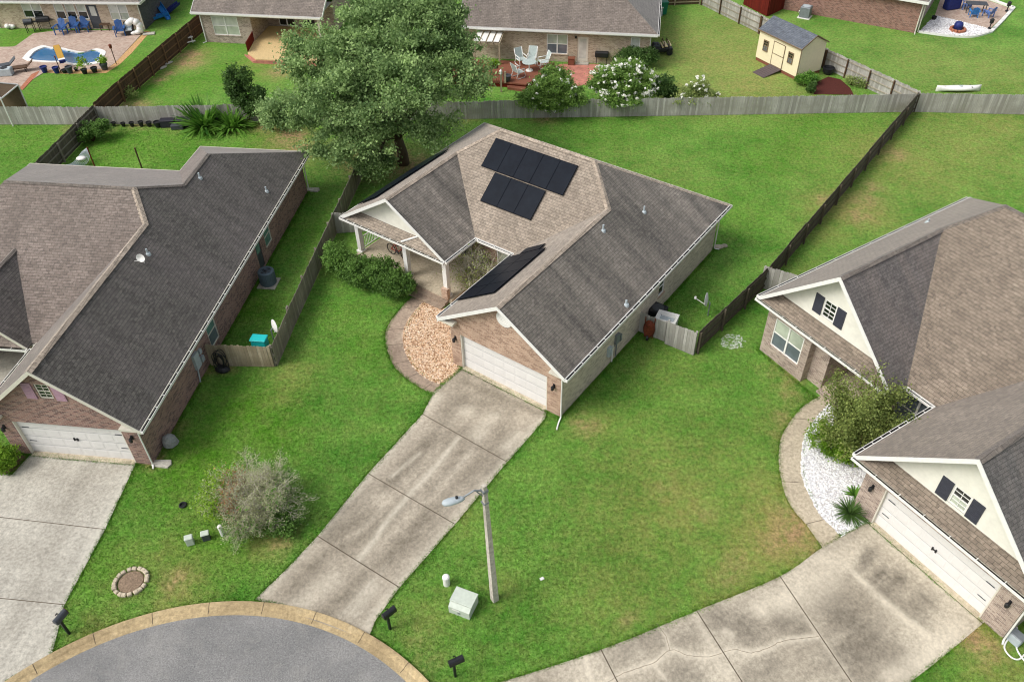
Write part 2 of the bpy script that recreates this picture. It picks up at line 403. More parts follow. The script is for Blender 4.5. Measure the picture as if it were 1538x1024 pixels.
def grass_material(name, blade=False):
    t = NT(name, .85, .12)
    w = t.coord('World')
    n1 = t.noise(w, .35, 5, .62); n2 = t.noise(w, 1.7, 6, .7); n3 = t.noise(w, 5.5, 6, .75); n4 = t.noise(w, 24, 3, .8)
    dry, dirt, lush = t.attr('dry'), t.attr('dirt'), t.attr('lush')
    c = t.mix(t.ramp(n1, [(.35, 0.), (.65, 1.)]), lin((78, 132, 46)), lin((116, 160, 70)))
    c = t.mix(t.math('MULTIPLY', lush, .8, True), c, lin((86, 136, 28)))
    c = t.mix(t.math('MULTIPLY', t.ramp(n2, [(.42, 0.), (.66, 1.)]), .5), c, lin((124, 136, 74)))
    k = t.math('MULTIPLY', t.math('ADD', t.math('MULTIPLY', t.ramp(n2, [(.3, .0), (.62, 1.)]), .75), .35), dry, True)
    c = t.mix(k, c, lin((150, 148, 86)))
    kd = t.math('MULTIPLY', t.ramp(t.math('ADD', t.math('MULTIPLY', n2, .6), t.math('MULTIPLY', n3, .4)), [(.36, 0.), (.56, 1.)]), t.math('MULTIPLY', dirt, 1.25), True)
    if blade:
        c = t.mix(t.math('MULTIPLY', kd, .6), c, lin((150, 130, 84)))
        c = t.mix(.55, c, t.mix(t.island(), lin((58, 84, 32)), lin((184, 206, 110))), 'OVERLAY')
        c = t.mix(.5, c, t.ramp(t.noise(w, 8.5, 4, .7), [(.36, .1), (.64, .9)]), 'OVERLAY')
    else:
        c = t.mix(kd, c, lin((168, 140, 104)))
        c = t.mix(.6, c, t.ramp(n3, [(.33, .1), (.68, .9)]), 'OVERLAY')
        c = t.mix(.5, c, t.ramp(n4, [(.3, .15), (.7, .82)]), 'OVERLAY')
        t.bump(t.math('ADD', n4, n3), .7, .05)
    t.color(c)
    return t.mat
M['lawn'] = grass_material('lawn_turf'); M['blade'] = grass_material('grass_blades', True)

# pool outline is cut out of the lawn
POOL_PX = [(44, 88), (52, 79), (62, 74), (70, 72), (80, 74), (95, 75), (108, 78), (120, 80), (128, 79), (138, 76), (146, 77), (151, 80), (149, 86), (150, 90), (143, 94), (130, 96), (116, 97), (104, 95), (92, 93), (75, 93), (60, 92), (50, 91)]
def build_lawn():
    xs = np.concatenate([[-260, -160, -100, -75], np.arange(-60, 60.1, .5), [75, 100, 160, 260]])
    ys = np.concatenate([[-60, -25, -5], np.arange(2, 112.1, .5), [125, 150, 200, 300, 420]])
    X, Y = np.meshgrid(xs, ys); nx, ny = len(xs), len(ys)
    V = np.stack([X.ravel(), Y.ravel(), np.zeros(X.size)], 1)
    i = (np.arange(ny-1)[:, None]*nx+np.arange(nx-1)[None]).ravel()
    F = np.stack([i, i+1, i+nx+1, i+nx], 1)
    pool = [tuple(G(*q)[:2]) for q in POOL_PX]; cx = sum(p[0] for p in pool)/len(pool); cy = sum(p[1] for p in pool)/len(pool)
    C = V[F].mean(1); keep = ~inside([(cx+(a-cx)*1.12, cy+(b-cy)*1.15) for a, b in pool], C[:, 0], C[:, 1])
    F = F[keep]
    me = bpy.data.meshes.new('lawn'); me.from_pydata(V.tolist(), [], F.tolist())
    P = patches(V[:, 0], V[:, 1])
    for n, a in zip(('dry', 'dirt', 'lush'), P):
        at = me.attributes.new(n, 'FLOAT', 'POINT'); at.data.foreach_set('value', a.astype(np.float32))
    me.materials.append(M['lawn'])
    o = bpy.data.objects.new('lawn', me); COL.objects.link(o)
    tag(o, 'mown green lawn around all the houses with dry patches', 'lawn', None, 'structure')
build_lawn()

# ------------------------------------------------------------------ road, kerb
t = NT('asphalt', .93, .2); w = t.coord('World'); n = t.noise(w, .5, 5, .6); f = t.noise(w, 18, 5, .8); g = t.noise(w, 60, 2, .8)
c = t.mix(t.ramp(n, [(.35, 0.), (.65, 1.)]), lin((117, 117, 116)), lin((135, 134, 132)))
c = t.mix(.75, c, t.ramp(f, [(.3, .2), (.7, .82)]), 'OVERLAY'); c = t.mix(t.math('MULTIPLY', t.ramp(t.noise(w, 1.3, 5, .7, .8), [(.5, 0.), (.7, 1.)]), .35), c, lin((150, 148, 142))); c = t.mix(.6, c, t.ramp(g, [(.3, .2), (.7, .85)]), 'OVERLAY'); t.color(c); t.bump(g, .4, .01); M['asphalt'] = t.mat
M['kerb'] = concrete('kerb_concrete', (186, 166, 128), (140, 122, 92), (214, 198, 164), amount=.7, seed=3)
M['conc_c'] = concrete('stained_driveway_concrete', (182, 172, 155), (132, 124, 110), (212, 204, 188), amount=.8, seed=1, attrs=((98, 91, 78), (216, 208, 190)))
M['conc_r'] = concrete('tyre_stained_concrete', (192, 183, 165), (140, 131, 116), (214, 204, 184), amount=.75, seed=8, attrs=((96, 90, 80), (226, 216, 196)))
M['conc_l'] = concrete('pale_driveway_concrete', (190, 186, 174), (156, 151, 140), (212, 208, 196), amount=.75, seed=14, attrs=((138, 133, 122), (210, 206, 192)))
M['conc_walk'] = concrete('walkway_concrete', (172, 154, 136), (132, 116, 102), (196, 180, 160), amount=.8, seed=21)
M['conc_walk_r'] = concrete('pale_walkway_concrete', (196, 184, 162), (156, 144, 124), (214, 204, 184), amount=.6, seed=27)
M['joint'] = plain('dark_expansion_joint', (92, 80, 66), .95, var=.3, scale=14)
M['joint_pale'] = plain('worn_pale_joint', (172, 160, 140), .95, var=.22, scale=5)
KC, KR, AR = (-10.62, 6.22), 10.33, 9.84
def arc(r, a0, a1, n): return [(KC[0]+r*math.cos(a0+(a1-a0)*i/n), KC[1]+r*math.sin(a0+(a1-a0)*i/n)) for i in range(n+1)]
road = arc(AR, R(-60), R(240), 90)+[(KC[0]-4.9, -60), (KC[0]+4.9, -60)]
sheet('road', road, M['asphalt'], z1=.006, label='grey asphalt end of the cul-de-sac', cat='road')
PAVED.append(arc(KR, 0, 2*math.pi, 90))
m = MB(); prof = [(AR-.06, .004), (AR+.05, .012), (AR+.22, .022), (AR+.30, .07), (KR-.06, .10), (KR+.0, .095), (KR+.02, -.05)]
N = 140; A0, A1 = R(-58), R(238)
for i in range(N):
    a, b = A0+(A1-A0)*i/N, A0+(A1-A0)*(i+1)/N
    for (r0, z0), (r1, z1) in zip(prof[:-1], prof[1:]):
        m.add([(KC[0]+r0*math.cos(a), KC[1]+r0*math.sin(a), z0), (KC[0]+r1*math.cos(a), KC[1]+r1*math.sin(a), z1), (KC[0]+r1*math.cos(b), KC[1]+r1*math.sin(b), z1), (KC[0]+r0*math.cos(b), KC[1]+r0*math.sin(b), z0)], [(0, 1, 2, 3)])
for k in range(26):      # joints cut across the kerb
    a = A0+(A1-A0)*(k+.4)/26; ca, sa = math.cos(a), math.sin(a)
    for (r0, z0), (r1, z1) in zip(prof[1:-2], prof[2:-1]):
        P = []
        for r, z, sgn in ((r0, z0, -1), (r1, z1, -1), (r1, z1, 1), (r0, z0, 1)):
            P.append((KC[0]+r*ca-sgn*.012*sa, KC[1]+r*sa+sgn*.012*ca, z+.004))
        m.add(P, [(0, 1, 2, 3)], 1)
tag(m.build('kerb', [M['kerb'], M['joint']], smooth=False), 'sandy concrete rolled kerb around the cul-de-sac', 'kerb', None, 'structure')

def joints(h, lines, mat, wd=.03, z=.026, parent=None):
    m = MB()
    for pts in lines:
        for (x0, y0), (x1, y1) in zip(pts[:-1], pts[1:]):
            d = Vector((x1-x0, y1-y0)); d.normalize(); nx, ny = -d.y*wd/2, d.x*wd/2
            m.poly([(x0+nx, y0+ny, z), (x0-nx, y0-ny, z), (x1-nx, y1-ny, z), (x1+nx, y1+ny, z)])
    return m.build('joint', mat, parent)


STAINS = {}
def stained(o, key):
    """dense the slab's top so that its real stains (leached pale cracks, tyre marks) can be stored on it"""
    import bmesh
    b = bmesh.new(); b.from_mesh(o.data); xs = [v.co.x for v in b.verts]; ys = [v.co.y for v in b.verts]; st = .11
    for ax, lo, hi in ((0, min(xs), max(xs)), (1, min(ys), max(ys))):
        k = lo+st
        while k < hi:
            co = (k, 0, 0) if ax == 0 else (0, k, 0); no = (1, 0, 0) if ax == 0 else (0, 1, 0)
            bmesh.ops.bisect_plane(b, geom=b.verts[:]+b.edges[:]+b.faces[:], plane_co=co, plane_no=no); k += st
    b.to_mesh(o.data); b.free()
    n_ = len(o.data.vertices); co = np.empty(n_*3, np.float32); o.data.vertices.foreach_get('co', co); co = co.reshape(-1, 3)
    c, s_ = math.cos(o.rotation_euler.z), math.sin(o.rotation_euler.z); X = o.location.x+co[:, 0]*c-co[:, 1]*s_; Y = o.location.y+co[:, 0]*s_+co[:, 1]*c
    for ch in ('pale', 'dark'):
        val = np.zeros(n_, np.float32)
        for (c_, pts, w, k) in STAINS[key]:
            if c_ != ch: continue
            P = [tuple(G(*p)[:2]) for p in pts]; P = smooth_line(P, 4) if len(P) > 2 else P; d = np.full(n_, 1e9)
            if len(P) == 1: d = np.hypot(X-P[0][0], Y-P[0][1])
            for (ax, ay), (bx, by) in zip(P[:-1], P[1:]):
                L2 = (bx-ax)**2+(by-ay)**2+1e-9; t_ = np.clip(((X-ax)*(bx-ax)+(Y-ay)*(by-ay))/L2, 0, 1); d = np.minimum(d, np.hypot(X-ax-t_*(bx-ax), Y-ay-t_*(by-ay)))
            val = np.maximum(val, k*np.exp(-(d/w)**2))
        at = o.data.attributes.new(ch, 'FLOAT', 'POINT'); at.data.foreach_set('value', val.astype(np.float32))
STAINS['c'] = [('pale', [(688, 658), (652, 703), (617, 741), (581, 783), (559, 815), (538, 841)], .13, .9), ('pale', [(630, 681), (588, 716)], .10, .7), ('pale', [(655, 597), (560, 705), (400, 885)], .28, .7), ('pale', [(815, 632), (690, 780), (552, 938)], .32, .7), ('pale', [(737, 627), (715, 655)], .35, .6), ('pale', [(700, 618)], .4, .6), ('pale', [(777, 655), (762, 672)], .3, .7), ('pale', [(500, 870), (440, 915)], .4, .4), ('pale', [(560, 880), (530, 920)], .35, .5),
  ('dark', [(650, 655), (600, 712), (585, 728)], .38, .75), ('dark', [(720, 690), (660, 760)], .35, .5), ('dark', [(700, 672), (640, 745)], .3, .5), ('dark', [(612, 752), (560, 800), (510, 826)], .42, .65), ('dark', [(650, 765), (605, 815), (574, 848)], .45, .7), ('dark', [(560, 770), (500, 812)], .35, .55), ('dark', [(494, 830), (434, 890)], .36, .6), ('dark', [(548, 866), (482, 930)], .36, .5), ('dark', [(690, 600), (660, 640), (740, 680)], .6, .45), ('dark', [(760, 640), (730, 690)], .4, .45), ('dark', [(700, 575), (812, 622)], .22, .5)]
STAINS['r'] = [('pale', [(890, 1040), (920, 1020), (948, 1006), (980, 996), (1007, 976), (1033, 984), (1065, 986), (1101, 976), (1129, 980), (1157, 972), (1177, 962), (1229, 956)], .12, 1.0), ('pale', [(1006, 976), (1000, 955), (986, 936)], .08, .8), ('pale', [(980, 996), (1001, 1021)], .08, .7), ('pale', [(1143, 912)], .38, .9), ('pale', [(1201, 890), (1170, 905)], .5, .7), ('pale', [(1250, 850), (1220, 880)], .8, .6), ('pale', [(1269, 848), (1330, 905), (1396, 959)], .17, .9), ('pale', [(1440, 940), (1390, 985), (1340, 1015)], .4, .7), ('pale', [(1090, 948)], .16, .8), ('pale', [(1099, 953)], .13, .8), ('pale', [(875, 980), (889, 1024)], .12, .7), ('pale', [(1043, 920), (1096, 1024)], .12, .5), ('pale', [(1173, 868), (1275, 1020)], .12, .5), ('pale', [(1320, 800), (1465, 925)], .35, .5),
  ('dark', [(1080, 932), (1120, 945)], .7, .7), ('dark', [(1177, 936), (1200, 945)], .5, .7), ('dark', [(1020, 1012), (1040, 1020)], .5, .6), ('dark', [(1261, 920), (1300, 960), (1270, 985)], .9, .75), ('dark', [(1310, 970), (1350, 990)], .7, .6), ('dark', [(1306, 830), (1295, 850)], .28, .8), ('dark', [(1328, 858), (1312, 872)], .24, .85), ('dark', [(1300, 842), (1286, 858)], .2, .7), ('dark', [(1350, 870), (1325, 890)], .4, .75), ('dark', [(1390, 900), (1370, 920)], .45, .65), ('dark', [(1340, 900), (1385, 930)], .4, .55), ('dark', [(920, 985), (990, 950)], .5, .45), ('dark', [(1160, 1000), (1130, 1015)], .5, .5), ('dark', [(1040, 950), (1020, 960)], .5, .4)]
STAINS['l'] = [('dark', [(90, 800), (45, 900)], .5, .4), ('dark', [(120, 730), (100, 760)], .6, .4), ('dark', [(60, 860), (20, 940)], .35, .35), ('dark', [(75, 760)], .7, .35), ('pale', [(200, 700), (150, 800), (95, 915)], .25, .6), ('pale', [(30, 700), (0, 745)], .3, .5)]
# centre driveway
drv = [(-5.64, -.0), (-.74, -.0), (-.5, -.5), (-.40, -4), (-.25, -7.3), (-.17, -10.7), (0, -12.2), (.3, -12.95), (-4.25, -14.2), (-4.25, -12.8), (-4.36, -10.9), (-4.9, -7.4), (-5.23, -3.45), (-5.7, -2.1)]
d = sheet('driveway', [tuple(WL('c', *q)[:2]) for q in drv], M['conc_c'], 'c', z1=.022, label='long stained concrete driveway running from the centre garage to the kerb', cat='driveway')
stained(d, 'c')
joints('c', [[(-5.23, -3.45), (-.42, -3.5)], [(-4.9, -7.4), (-.27, -7.29)], [(-4.37, -10.88), (-.18, -10.72)], [(-5.6, -.10), (-.74, -.10)]], M['joint'], .035, .028, d)
# left driveway
drv = [(-5.64, .0), (-.78, .0), (-.45, -3.41), (-.34, -6.76), (.25, -8.71), (.38, -8.85), (-1.0, -10.1), (-2.2, -11.6), (-3.1, -13.2), (-7.5, -14.5), (-6.4, -7), (-5.95, -2.1)]
d = sheet('driveway', [tuple(WL('l', *q)[:2]) for q in drv], M['conc_l'], 'l', z1=.022, label='pale grey concrete driveway of the purple-brick house on the left', cat='driveway')
stained(d, 'l')
joints('l', [[(-5.96, -3.3), (-.45, -3.41)], [(-6.3, -6.8), (-.34, -6.76)]], M['joint'], .028, .028, d)
# right driveway
lft = [(-5.90, .0), (-6.02, -2.47), (-5.98, -4.78), (-6.58, -8.37), (-7.2, -12), (-8.14, -15.8), (-9.0, -18.5)]
rgt = [(-.72, .0), (-.68, -3.99), (-.9, -7.5), (-1.9, -12), (-3.2, -16), (-4.6, -20)]
d = sheet('driveway', [tuple(WL('r', *q)[:2]) for q in smooth_line(lft, 5)+smooth_line(rgt, 5)[::-1]], M['conc_r'], 'r', z1=.022, label='wide tyre-stained concrete driveway curving to the garage of the right house', cat='driveway')
stained(d, 'r')
joints('r', [[(-5.98, -4.78), (-.75, -5.95)], [(-6.58, -8.37), (-1.0, -9.3)], [(-7.25, -12.2), (-2.2, -13.1)], [(-5.9, -.10), (-.72, -.10)]], M['joint'], .035, .028, d)
M['crack'] = plain('crack_line', (128, 118, 102), .95, var=.3, scale=9)
ck = smooth_line(px(*[(890, 1040), (920, 1020), (948, 1006), (980, 996), (1007, 976), (1033, 984), (1065, 986), (1101, 976), (1129, 980), (1157, 972), (1177, 962), (1229, 956)]), 5)
joints('r', [[LW('r', (x+random.uniform(-.02, .02), y+random.uniform(-.02, .02))) for x, y in ck], [LW('r', q) for q in px((1006, 976), (1000, 955), (986, 936))]], M['crack'], .016, .0275, d)
# walks
wo = px((620, 446), (613, 451), (593, 474), (580, 496), (580, 519), (590, 547), (611, 569), (636, 585), (652, 594)); wi = px((655, 450), (641, 450), (620, 471), (607, 494), (606, 517), (614.6, 542), (628.6, 560), (651, 574), (668, 577))
so, si = smooth_line(wo, 5), smooth_line(wi, 5)
d = sheet('path', so+si[::-1], M['conc_walk'], 'c', z1=.018, label='curved concrete path around the tan pebble bed to the porch steps', cat='path')
joints('c', [[LW('c', so[i]), LW('c', si[i])] for i in (8, 15, 20, 25, 30, 35)], M['joint'], .025, .023, d)
ro = px((1241, 590), (1209, 608), (1190, 628.5), (1175, 653), (1169.6, 678), (1171, 708), (1180.6, 746), (1196, 771), (1210.4, 787), (1237, 825)); ri = px((1262, 596), (1243.5, 609), (1223, 631), (1208, 656), (1204, 680.5), (1204, 713), (1215, 743), (1231, 773), (1238, 780), (1264, 806))
so2, si2 = smooth_line(ro, 5), smooth_line(ri, 5)
d = sheet('path', so2+si2[::-1], M['conc_walk_r'], 'r', z1=.018, label='pale curved concrete path around the white gravel bed', cat='path')
joints('r', [[LW('r', so2[i]), LW('r', si2[i])] for i in (10, 27, 40)], M['joint'], .022, .023, d)
sheet('path', px((-60, 700), (-30, 708), (30, 714), (15, 738), (0, 739), (-60, 735)), M['conc_l'], 'l', z1=.017, label='short concrete path meeting the left driveway at the frame edge', cat='path')

# planting beds: a sheet of soil with loose stones on it
def stone_mat(name, cols):
    t = NT(name, .9, .2); r = t.island(); t.color(t.ramp(r, [(i/(len(cols)-1), lin(c)) for i, c in enumerate(cols)])); return t.mat
def stones(name, poly, n, size, mat, z, label, cat, flat=.5):
    P = np.array(poly); lo, hi = P.min(0), P.max(0); pts = []
    X = RNG.uniform(lo[0], hi[0], n*4); Y = RNG.uniform(lo[1], hi[1], n*4); k = inside(poly, X, Y); X, Y = X[k][:n], Y[k][:n]
    base = np.array([(1, 0, 0), (0, 1, 0), (-1, 0, 0), (0, -1, 0), (0, 0, 1), (0, 0, -1)], float)
    tri = np.array([(0, 1, 4), (1, 2, 4), (2, 3, 4), (3, 0, 4), (1, 0, 5), (2, 1, 5), (3, 2, 5), (0, 3, 5)])
    m = len(X); s = RNG.uniform(.5, 1.3, (m, 1, 3))*size; s[:, :, 2] *= flat
    V = base[None]*s*(1+RNG.uniform(-.25, .25, (m, 6, 3))); a = RNG.uniform(0, 6.28, m); ca, sa = np.cos(a)[:, None], np.sin(a)[:, None]
    W = np.empty_like(V); W[..., 0] = V[..., 0]*ca-V[..., 1]*sa+X[:, None]; W[..., 1] = V[..., 0]*sa+V[..., 1]*ca+Y[:, None]; W[..., 2] = V[..., 2]+z+size*flat*.3
    F = (tri[None]+(np.arange(m)*6)[:, None, None]).reshape(-1, 3)
    me = bpy.data.meshes.new(name); me.from_pydata(W.reshape(-1, 3).tolist(), [], F.tolist()); me.materials.append(mat)
    o = bpy.data.objects.new(name, me); COL.objects.link(o)
    return tag(o, label, cat, None, 'stuff')
M['peb'] = stone_mat('tan_pebbles', [(150, 118, 92), (212, 180, 146), (232, 210, 180), (190, 152, 122), (244, 232, 212), (206, 170, 134), (222, 186, 156)])
M['wst'] = stone_mat('white_marble_chips', [(206, 204, 204), (240, 240, 240), (180, 178, 184), (250, 250, 248), (226, 224, 226)])
M['soil'] = plain('bed_soil', (150, 112, 80), .95, var=.35, scale=14)
M['soil_w'] = plain('pale_gravel_base', (206, 202, 200), .95, var=.25, scale=18)
M['ring_soil'] = plain('ring_soil', (142, 122, 102), .95, var=.45, scale=22); M['mulch'] = plain('dark_leaf_mulch', (104, 84, 64), .95, var=.45, scale=18)
bed = si[2:]+[tuple(WL('c', -5.66, -.02)[:2]), tuple(WL('c', -6.2, .0)[:2]), tuple(WL('c', -6.2, 5.6)[:2]), tuple(WL('c', -9.1, 5.6)[:2]), tuple(WL('c', -9.1, 3.0)[:2])]
sheet('planting_bed', bed, M['soil'], 'c', z1=.010, label='tan pebble bed between the curved path and the centre garage', cat='planting bed')
stones('pebbles', bed, 12000, .042, M['peb'], .012, 'loose tan and orange pebbles beside the centre garage', 'pebbles')
bedr = si2[1:]+[tuple(WL('r', -5.9, -.02)[:2]), tuple(WL('r', -6.7, .02)[:2]), tuple(WL('r', -6.7, 4.6)[:2]), tuple(WL('r', -9.4, 4.6)[:2]), tuple(WL('r', -9.6, 3.6)[:2])]
sheet('planting_bed', bedr, M['soil_w'], 'r', z1=.010, label='white gravel bed between the pale path and the right garage', cat='planting bed')
stones('gravel', bedr, 9000, .05, M['wst'], .012, 'loose white marble chips beside the right garage', 'gravel')
bedl = [tuple(WL('l', *q)[:2]) for q in [(-5.7, -.05), (-5.95, -1.25), (-8.5, -1.4), (-8.5, 0), (-6.4, -.0)]]
sheet('planting_bed', bedl, M['mulch'], 'l', z1=.012, label='dark mulch bed left of the left garage door', cat='planting bed')
# ------------------------------------------------------------------ house building helpers
def frame(A, B):
    """local frame of a wall from A to B (outside on the right hand): f(s along, d outward, z)"""
    dx, dy = B[0]-A[0], B[1]-A[1]; L = math.hypot(dx, dy); dx, dy = dx/L, dy/L
    return (lambda s, d, z: (A[0]+dx*s+dy*d, A[1]+dy*s-dx*d, z)), L
def wall(mb, A, B, z0, z1, holes=(), depth=.12, m=0, back=True):
    f, L = frame(A, B)
    ss = sorted({0, L, *[h[0] for h in holes], *[h[1] for h in holes]}); zs = sorted({z0, z1, *[h[2] for h in holes], *[h[3] for h in holes]})
    for i in range(len(ss)-1):
        for j in range(len(zs)-1):
            cs, cz = (ss[i]+ss[i+1])/2, (zs[j]+zs[j+1])/2
            if any(h[0] < cs < h[1] and h[2] < cz < h[3] for h in holes): continue
            mb.poly([f(ss[i], 0, zs[j]), f(ss[i+1], 0, zs[j]), f(ss[i+1], 0, zs[j+1]), f(ss[i], 0, zs[j+1])], m)
    for a, b, c, d in holes:
        mb.poly([f(a, 0, c), f(a, 0, d), f(a, -depth, d), f(a, -depth, c)], m); mb.poly([f(b, 0, d), f(b, 0, c), f(b, -depth, c), f(b, -depth, d)], m)
        mb.poly([f(a, 0, d), f(b, 0, d), f(b, -depth, d), f(a, -depth, d)], m); mb.poly([f(b, 0, c), f(a, 0, c), f(a, -depth, c), f(b, -depth, c)], m)
    return f
def window(par, f, a, b, c, d, double=True, rec=.07, sill=None, up=None, lo=None, grid=0, frame_m=None, bar=.055, horn=True, label=None):
    """frame (one mesh) with its panes as a sub-part, set in a wall opening a..b x c..d"""
    up = up or M['pane_pale']; lo = lo or M['pane_dark']; fm = frame_m or M['white']
    m = MB(); x0, x1 = -rec-.03, -rec+.03
    m.box(a, a+bar, x0, x1, c, d, f=f); m.box(b-bar, b, x0, x1, c, d, f=f)
    m.box(a+bar, b-bar, x0, x1, c, c+bar, f=f); m.box(a+bar, b-bar, x0, x1, d-bar, d, f=f)
    cols = [(a+bar, b-bar)]
    if double:
        q = (a+b)/2; m.box(q-.045, q+.045, x0, x1+.01, c+bar, d-bar, f=f); cols = [(a+bar, q-.045), (q+.045, b-bar)]
    h = (c+d)/2
    for u0, u1 in cols:
        if horn: m.box(u0, u1, x0+.005, x1-.005, h-.025, h+.025, f=f)
        for k in range(1, grid+1):
            w = u0+(u1-u0)*k/(grid+1); m.box(w-.011, w+.011, x0+.01, x1-.012, c+bar, h-.025, f=f); m.box(w-.011, w+.011, x0+.01, x1-.012, h+.025, d-bar, f=f)
        if grid:
            for z in ((c+bar+h-.025)/2, (h+.025+d-bar)/2): m.box(u0, u1, x0+.012, x1-.014, z-.011, z+.011, f=f)
    o = m.build('window', fm, par)
    if label: o['label'] = label
    p = MB()
    for u0, u1 in cols:
        p.box(u0, u1, -rec-.012, -rec-.004, h+(.025 if horn else 0), d-bar, 0, f=f); p.box(u0, u1, -rec-.014, -rec-.006, c+bar, h-(.025 if horn else 0), 1, f=f)
    p.build('pane', [up, lo], o)
    if sill:
        s = MB(); s.box(a-.06, b+.06, -.02, .05, c-.07, c-.003, f=f); s.build('sill', sill, o)
    return o
def garage_door(par, f, a, b, z1, rec=.16, z0=.03, handle=True, mat=None):
    mat = mat or M['garage']
    m = MB(); m.box(a, b, -rec-.05, -rec, z0, z1, f=f)
    rows, cols = 4, 8; H = (z1-z0)/rows; Wd = (b-a)/cols
    for r in range(rows):
        for q in range(cols):
            s0, s1, y0, y1 = a+q*Wd+.05, a+(q+1)*Wd-.05, z0+r*H+.07, z0+(r+1)*H-.07
            V = [f(s0, -rec+.001, y0), f(s1, -rec+.001, y0), f(s1, -rec+.001, y1), f(s0, -rec+.001, y1), f(s0+.035, -rec+.008, y0+.035), f(s1-.035, -rec+.008, y0+.035), f(s1-.035, -rec+.008, y1-.035), f(s0+.035, -rec+.008, y1-.035)]
            m.add(V, [(0, 1, 5, 4), (1, 2, 6, 5), (2, 3, 7, 6), (3, 0, 4, 7), (4, 5, 6, 7)])
        if r: m.box(a, b, -rec+.0005, -rec+.002, z0+r*H-.006, z0+r*H+.006, 1, f=f)
    o = m.build('garage_door', [mat, M['grey']], par)
    if handle:
        h = MB(); q = (a+b)/2; h.box(q-.10, q-.05, -rec, -rec+.05, z0+1.0, z0+1.16, f=f); h.box(q+.05, q+.10, -rec, -rec+.05, z0+1.0, z0+1.16, f=f); h.box(q-.10, q+.10, -rec+.02, -rec+.05, z0+1.06, z0+1.10, f=f)
        h.build('handle', M['black'], o)
    h = MB()
    for z in (z0+.75, z0+1.6) if handle else ():
        for s in (a+.18, b-.5): h.box(s, s+.32, -rec+.002, -rec+.022, z-.018, z+.018, f=f)
    if handle: h.build('hinge', M['dark_grey'], o)
    t = MB(); w = .09
    t.box(a-w+.09, a+.05, -rec+.003, -.012, z0-.03, z1, f=f); t.box(b-.05, b, -rec+.003, -.012, z0-.03, z1, f=f)
    t.box(a+.05, b-.05, -rec+.003, -.06, z1-.05, z1-.002, f=f)
    t.build('door_frame', M['trim'], par)
    st = MB(); st.box(a+.05, b-.05, -rec+.002, .10, -.02, .045, f=f); st.build('threshold', M['conc_walk_r'], par)
    return o
def lamp(par, f, s, z):
    m = MB(); m.box(s-.05, s+.05, 0.001, .03, z-.08, z+.16, f=f); m.box(s-.02, s+.02, .03, .12, z+.10, z+.13, f=f)
    P = [(.05, .10), (.085, .05), (.075, -.10), (.03, -.14)]
    for (r0, h0), (r1, h1) in zip(P[:-1], P[1:]):
        for k in range(6):
            a0, a1 = k*math.pi/3, (k+1)*math.pi/3
            m.poly([f(s+r0*math.cos(a0), .14+r0*math.sin(a0), z+h0), f(s+r0*math.cos(a1), .14+r0*math.sin(a1), z+h0), f(s+r1*math.cos(a1), .14+r1*math.sin(a1), z+h1), f(s+r1*math.cos(a0), .14+r1*math.sin(a0), z+h1)])
    m.poly([f(s+.05*math.cos(k*math.pi/3), .14+.05*math.sin(k*math.pi/3), z+.10) for k in range(6)])
    return m.build('wall_lamp', M['black'], par)
def roof_poly(par, polys, name='roof'):
    """polys: (points, material key); each plane gets an underside 3 cm below, so the roof has thickness"""
    keys = []; m = MB()
    for pts, k in polys:
        if k not in keys: keys.append(k)
        P = [Vector(q) for q in pts]; n = (P[1]-P[0]).cross(P[2]-P[0])
        if n.z < 0: P = P[::-1]
        m.poly([tuple(q) for q in P], keys.index(k))
    top = list(zip(list(m.f), list(m.m)))
    for f, k in top:
        m.add([(m.v[i][0], m.v[i][1], m.v[i][2]-.05) for i in f], [tuple(range(len(f)-1, -1, -1))], k)
    return m.build(name, [M[k] for k in keys], par)
def ridge(par, roof, lines, mat='ridge', wd=.15, name='ridge_cap'):
    for a, b in lines:
        m = MB()
        a, b = Vector(a), Vector(b); d = (b-a); L = d.length; d.normalize(); h = Vector((0, 0, 1)).cross(d).normalized()
        n = max(1, int(L/.22))
        for i in range(n):
            p, q = a+d*(L*i/n), a+d*(L*(i+1.12)/n); lift0, lift1 = .022, .034
            up = Vector((0, 0, 1))
            for sg in (-1, 1):
                P = [p+up*lift1, q+up*lift0, q+h*sg*wd+up*(lift0-wd*.55), p+h*sg*wd+up*(lift1-wd*.55)]
                if sg > 0: P = P[::-1]
                m.poly([tuple(x) for x in P])
        m.build(name, M[mat], roof)
def board(par, lines, h=.17, th=.03, mat=None, name='fascia', drop=.005):
    """white boards hung under roof edges: lines of 3D points"""
    m = MB()
    for a, b in lines:
        a, b = Vector(a), Vector(b); d = (b-a); L = d.length
        hz = Vector((d.x, d.y, 0)).normalized(); n = Vector((hz.y, -hz.x, 0))*th/2
        up = Vector((0, 0, 1))
        V = [a+n+up*.03, b+n+up*.03, b-n+up*.03, a-n+up*.03, a+n-up*h, b+n-up*h, b-n-up*h, a-n-up*h]
        m.add([tuple(x) for x in V], [(0, 1, 2, 3), (7, 6, 5, 4), (0, 4, 5, 1), (1, 5, 6, 2), (2, 6, 7, 3), (3, 7, 4, 0)])
    return m.build(name, mat or M['trim'], par, fix=True)
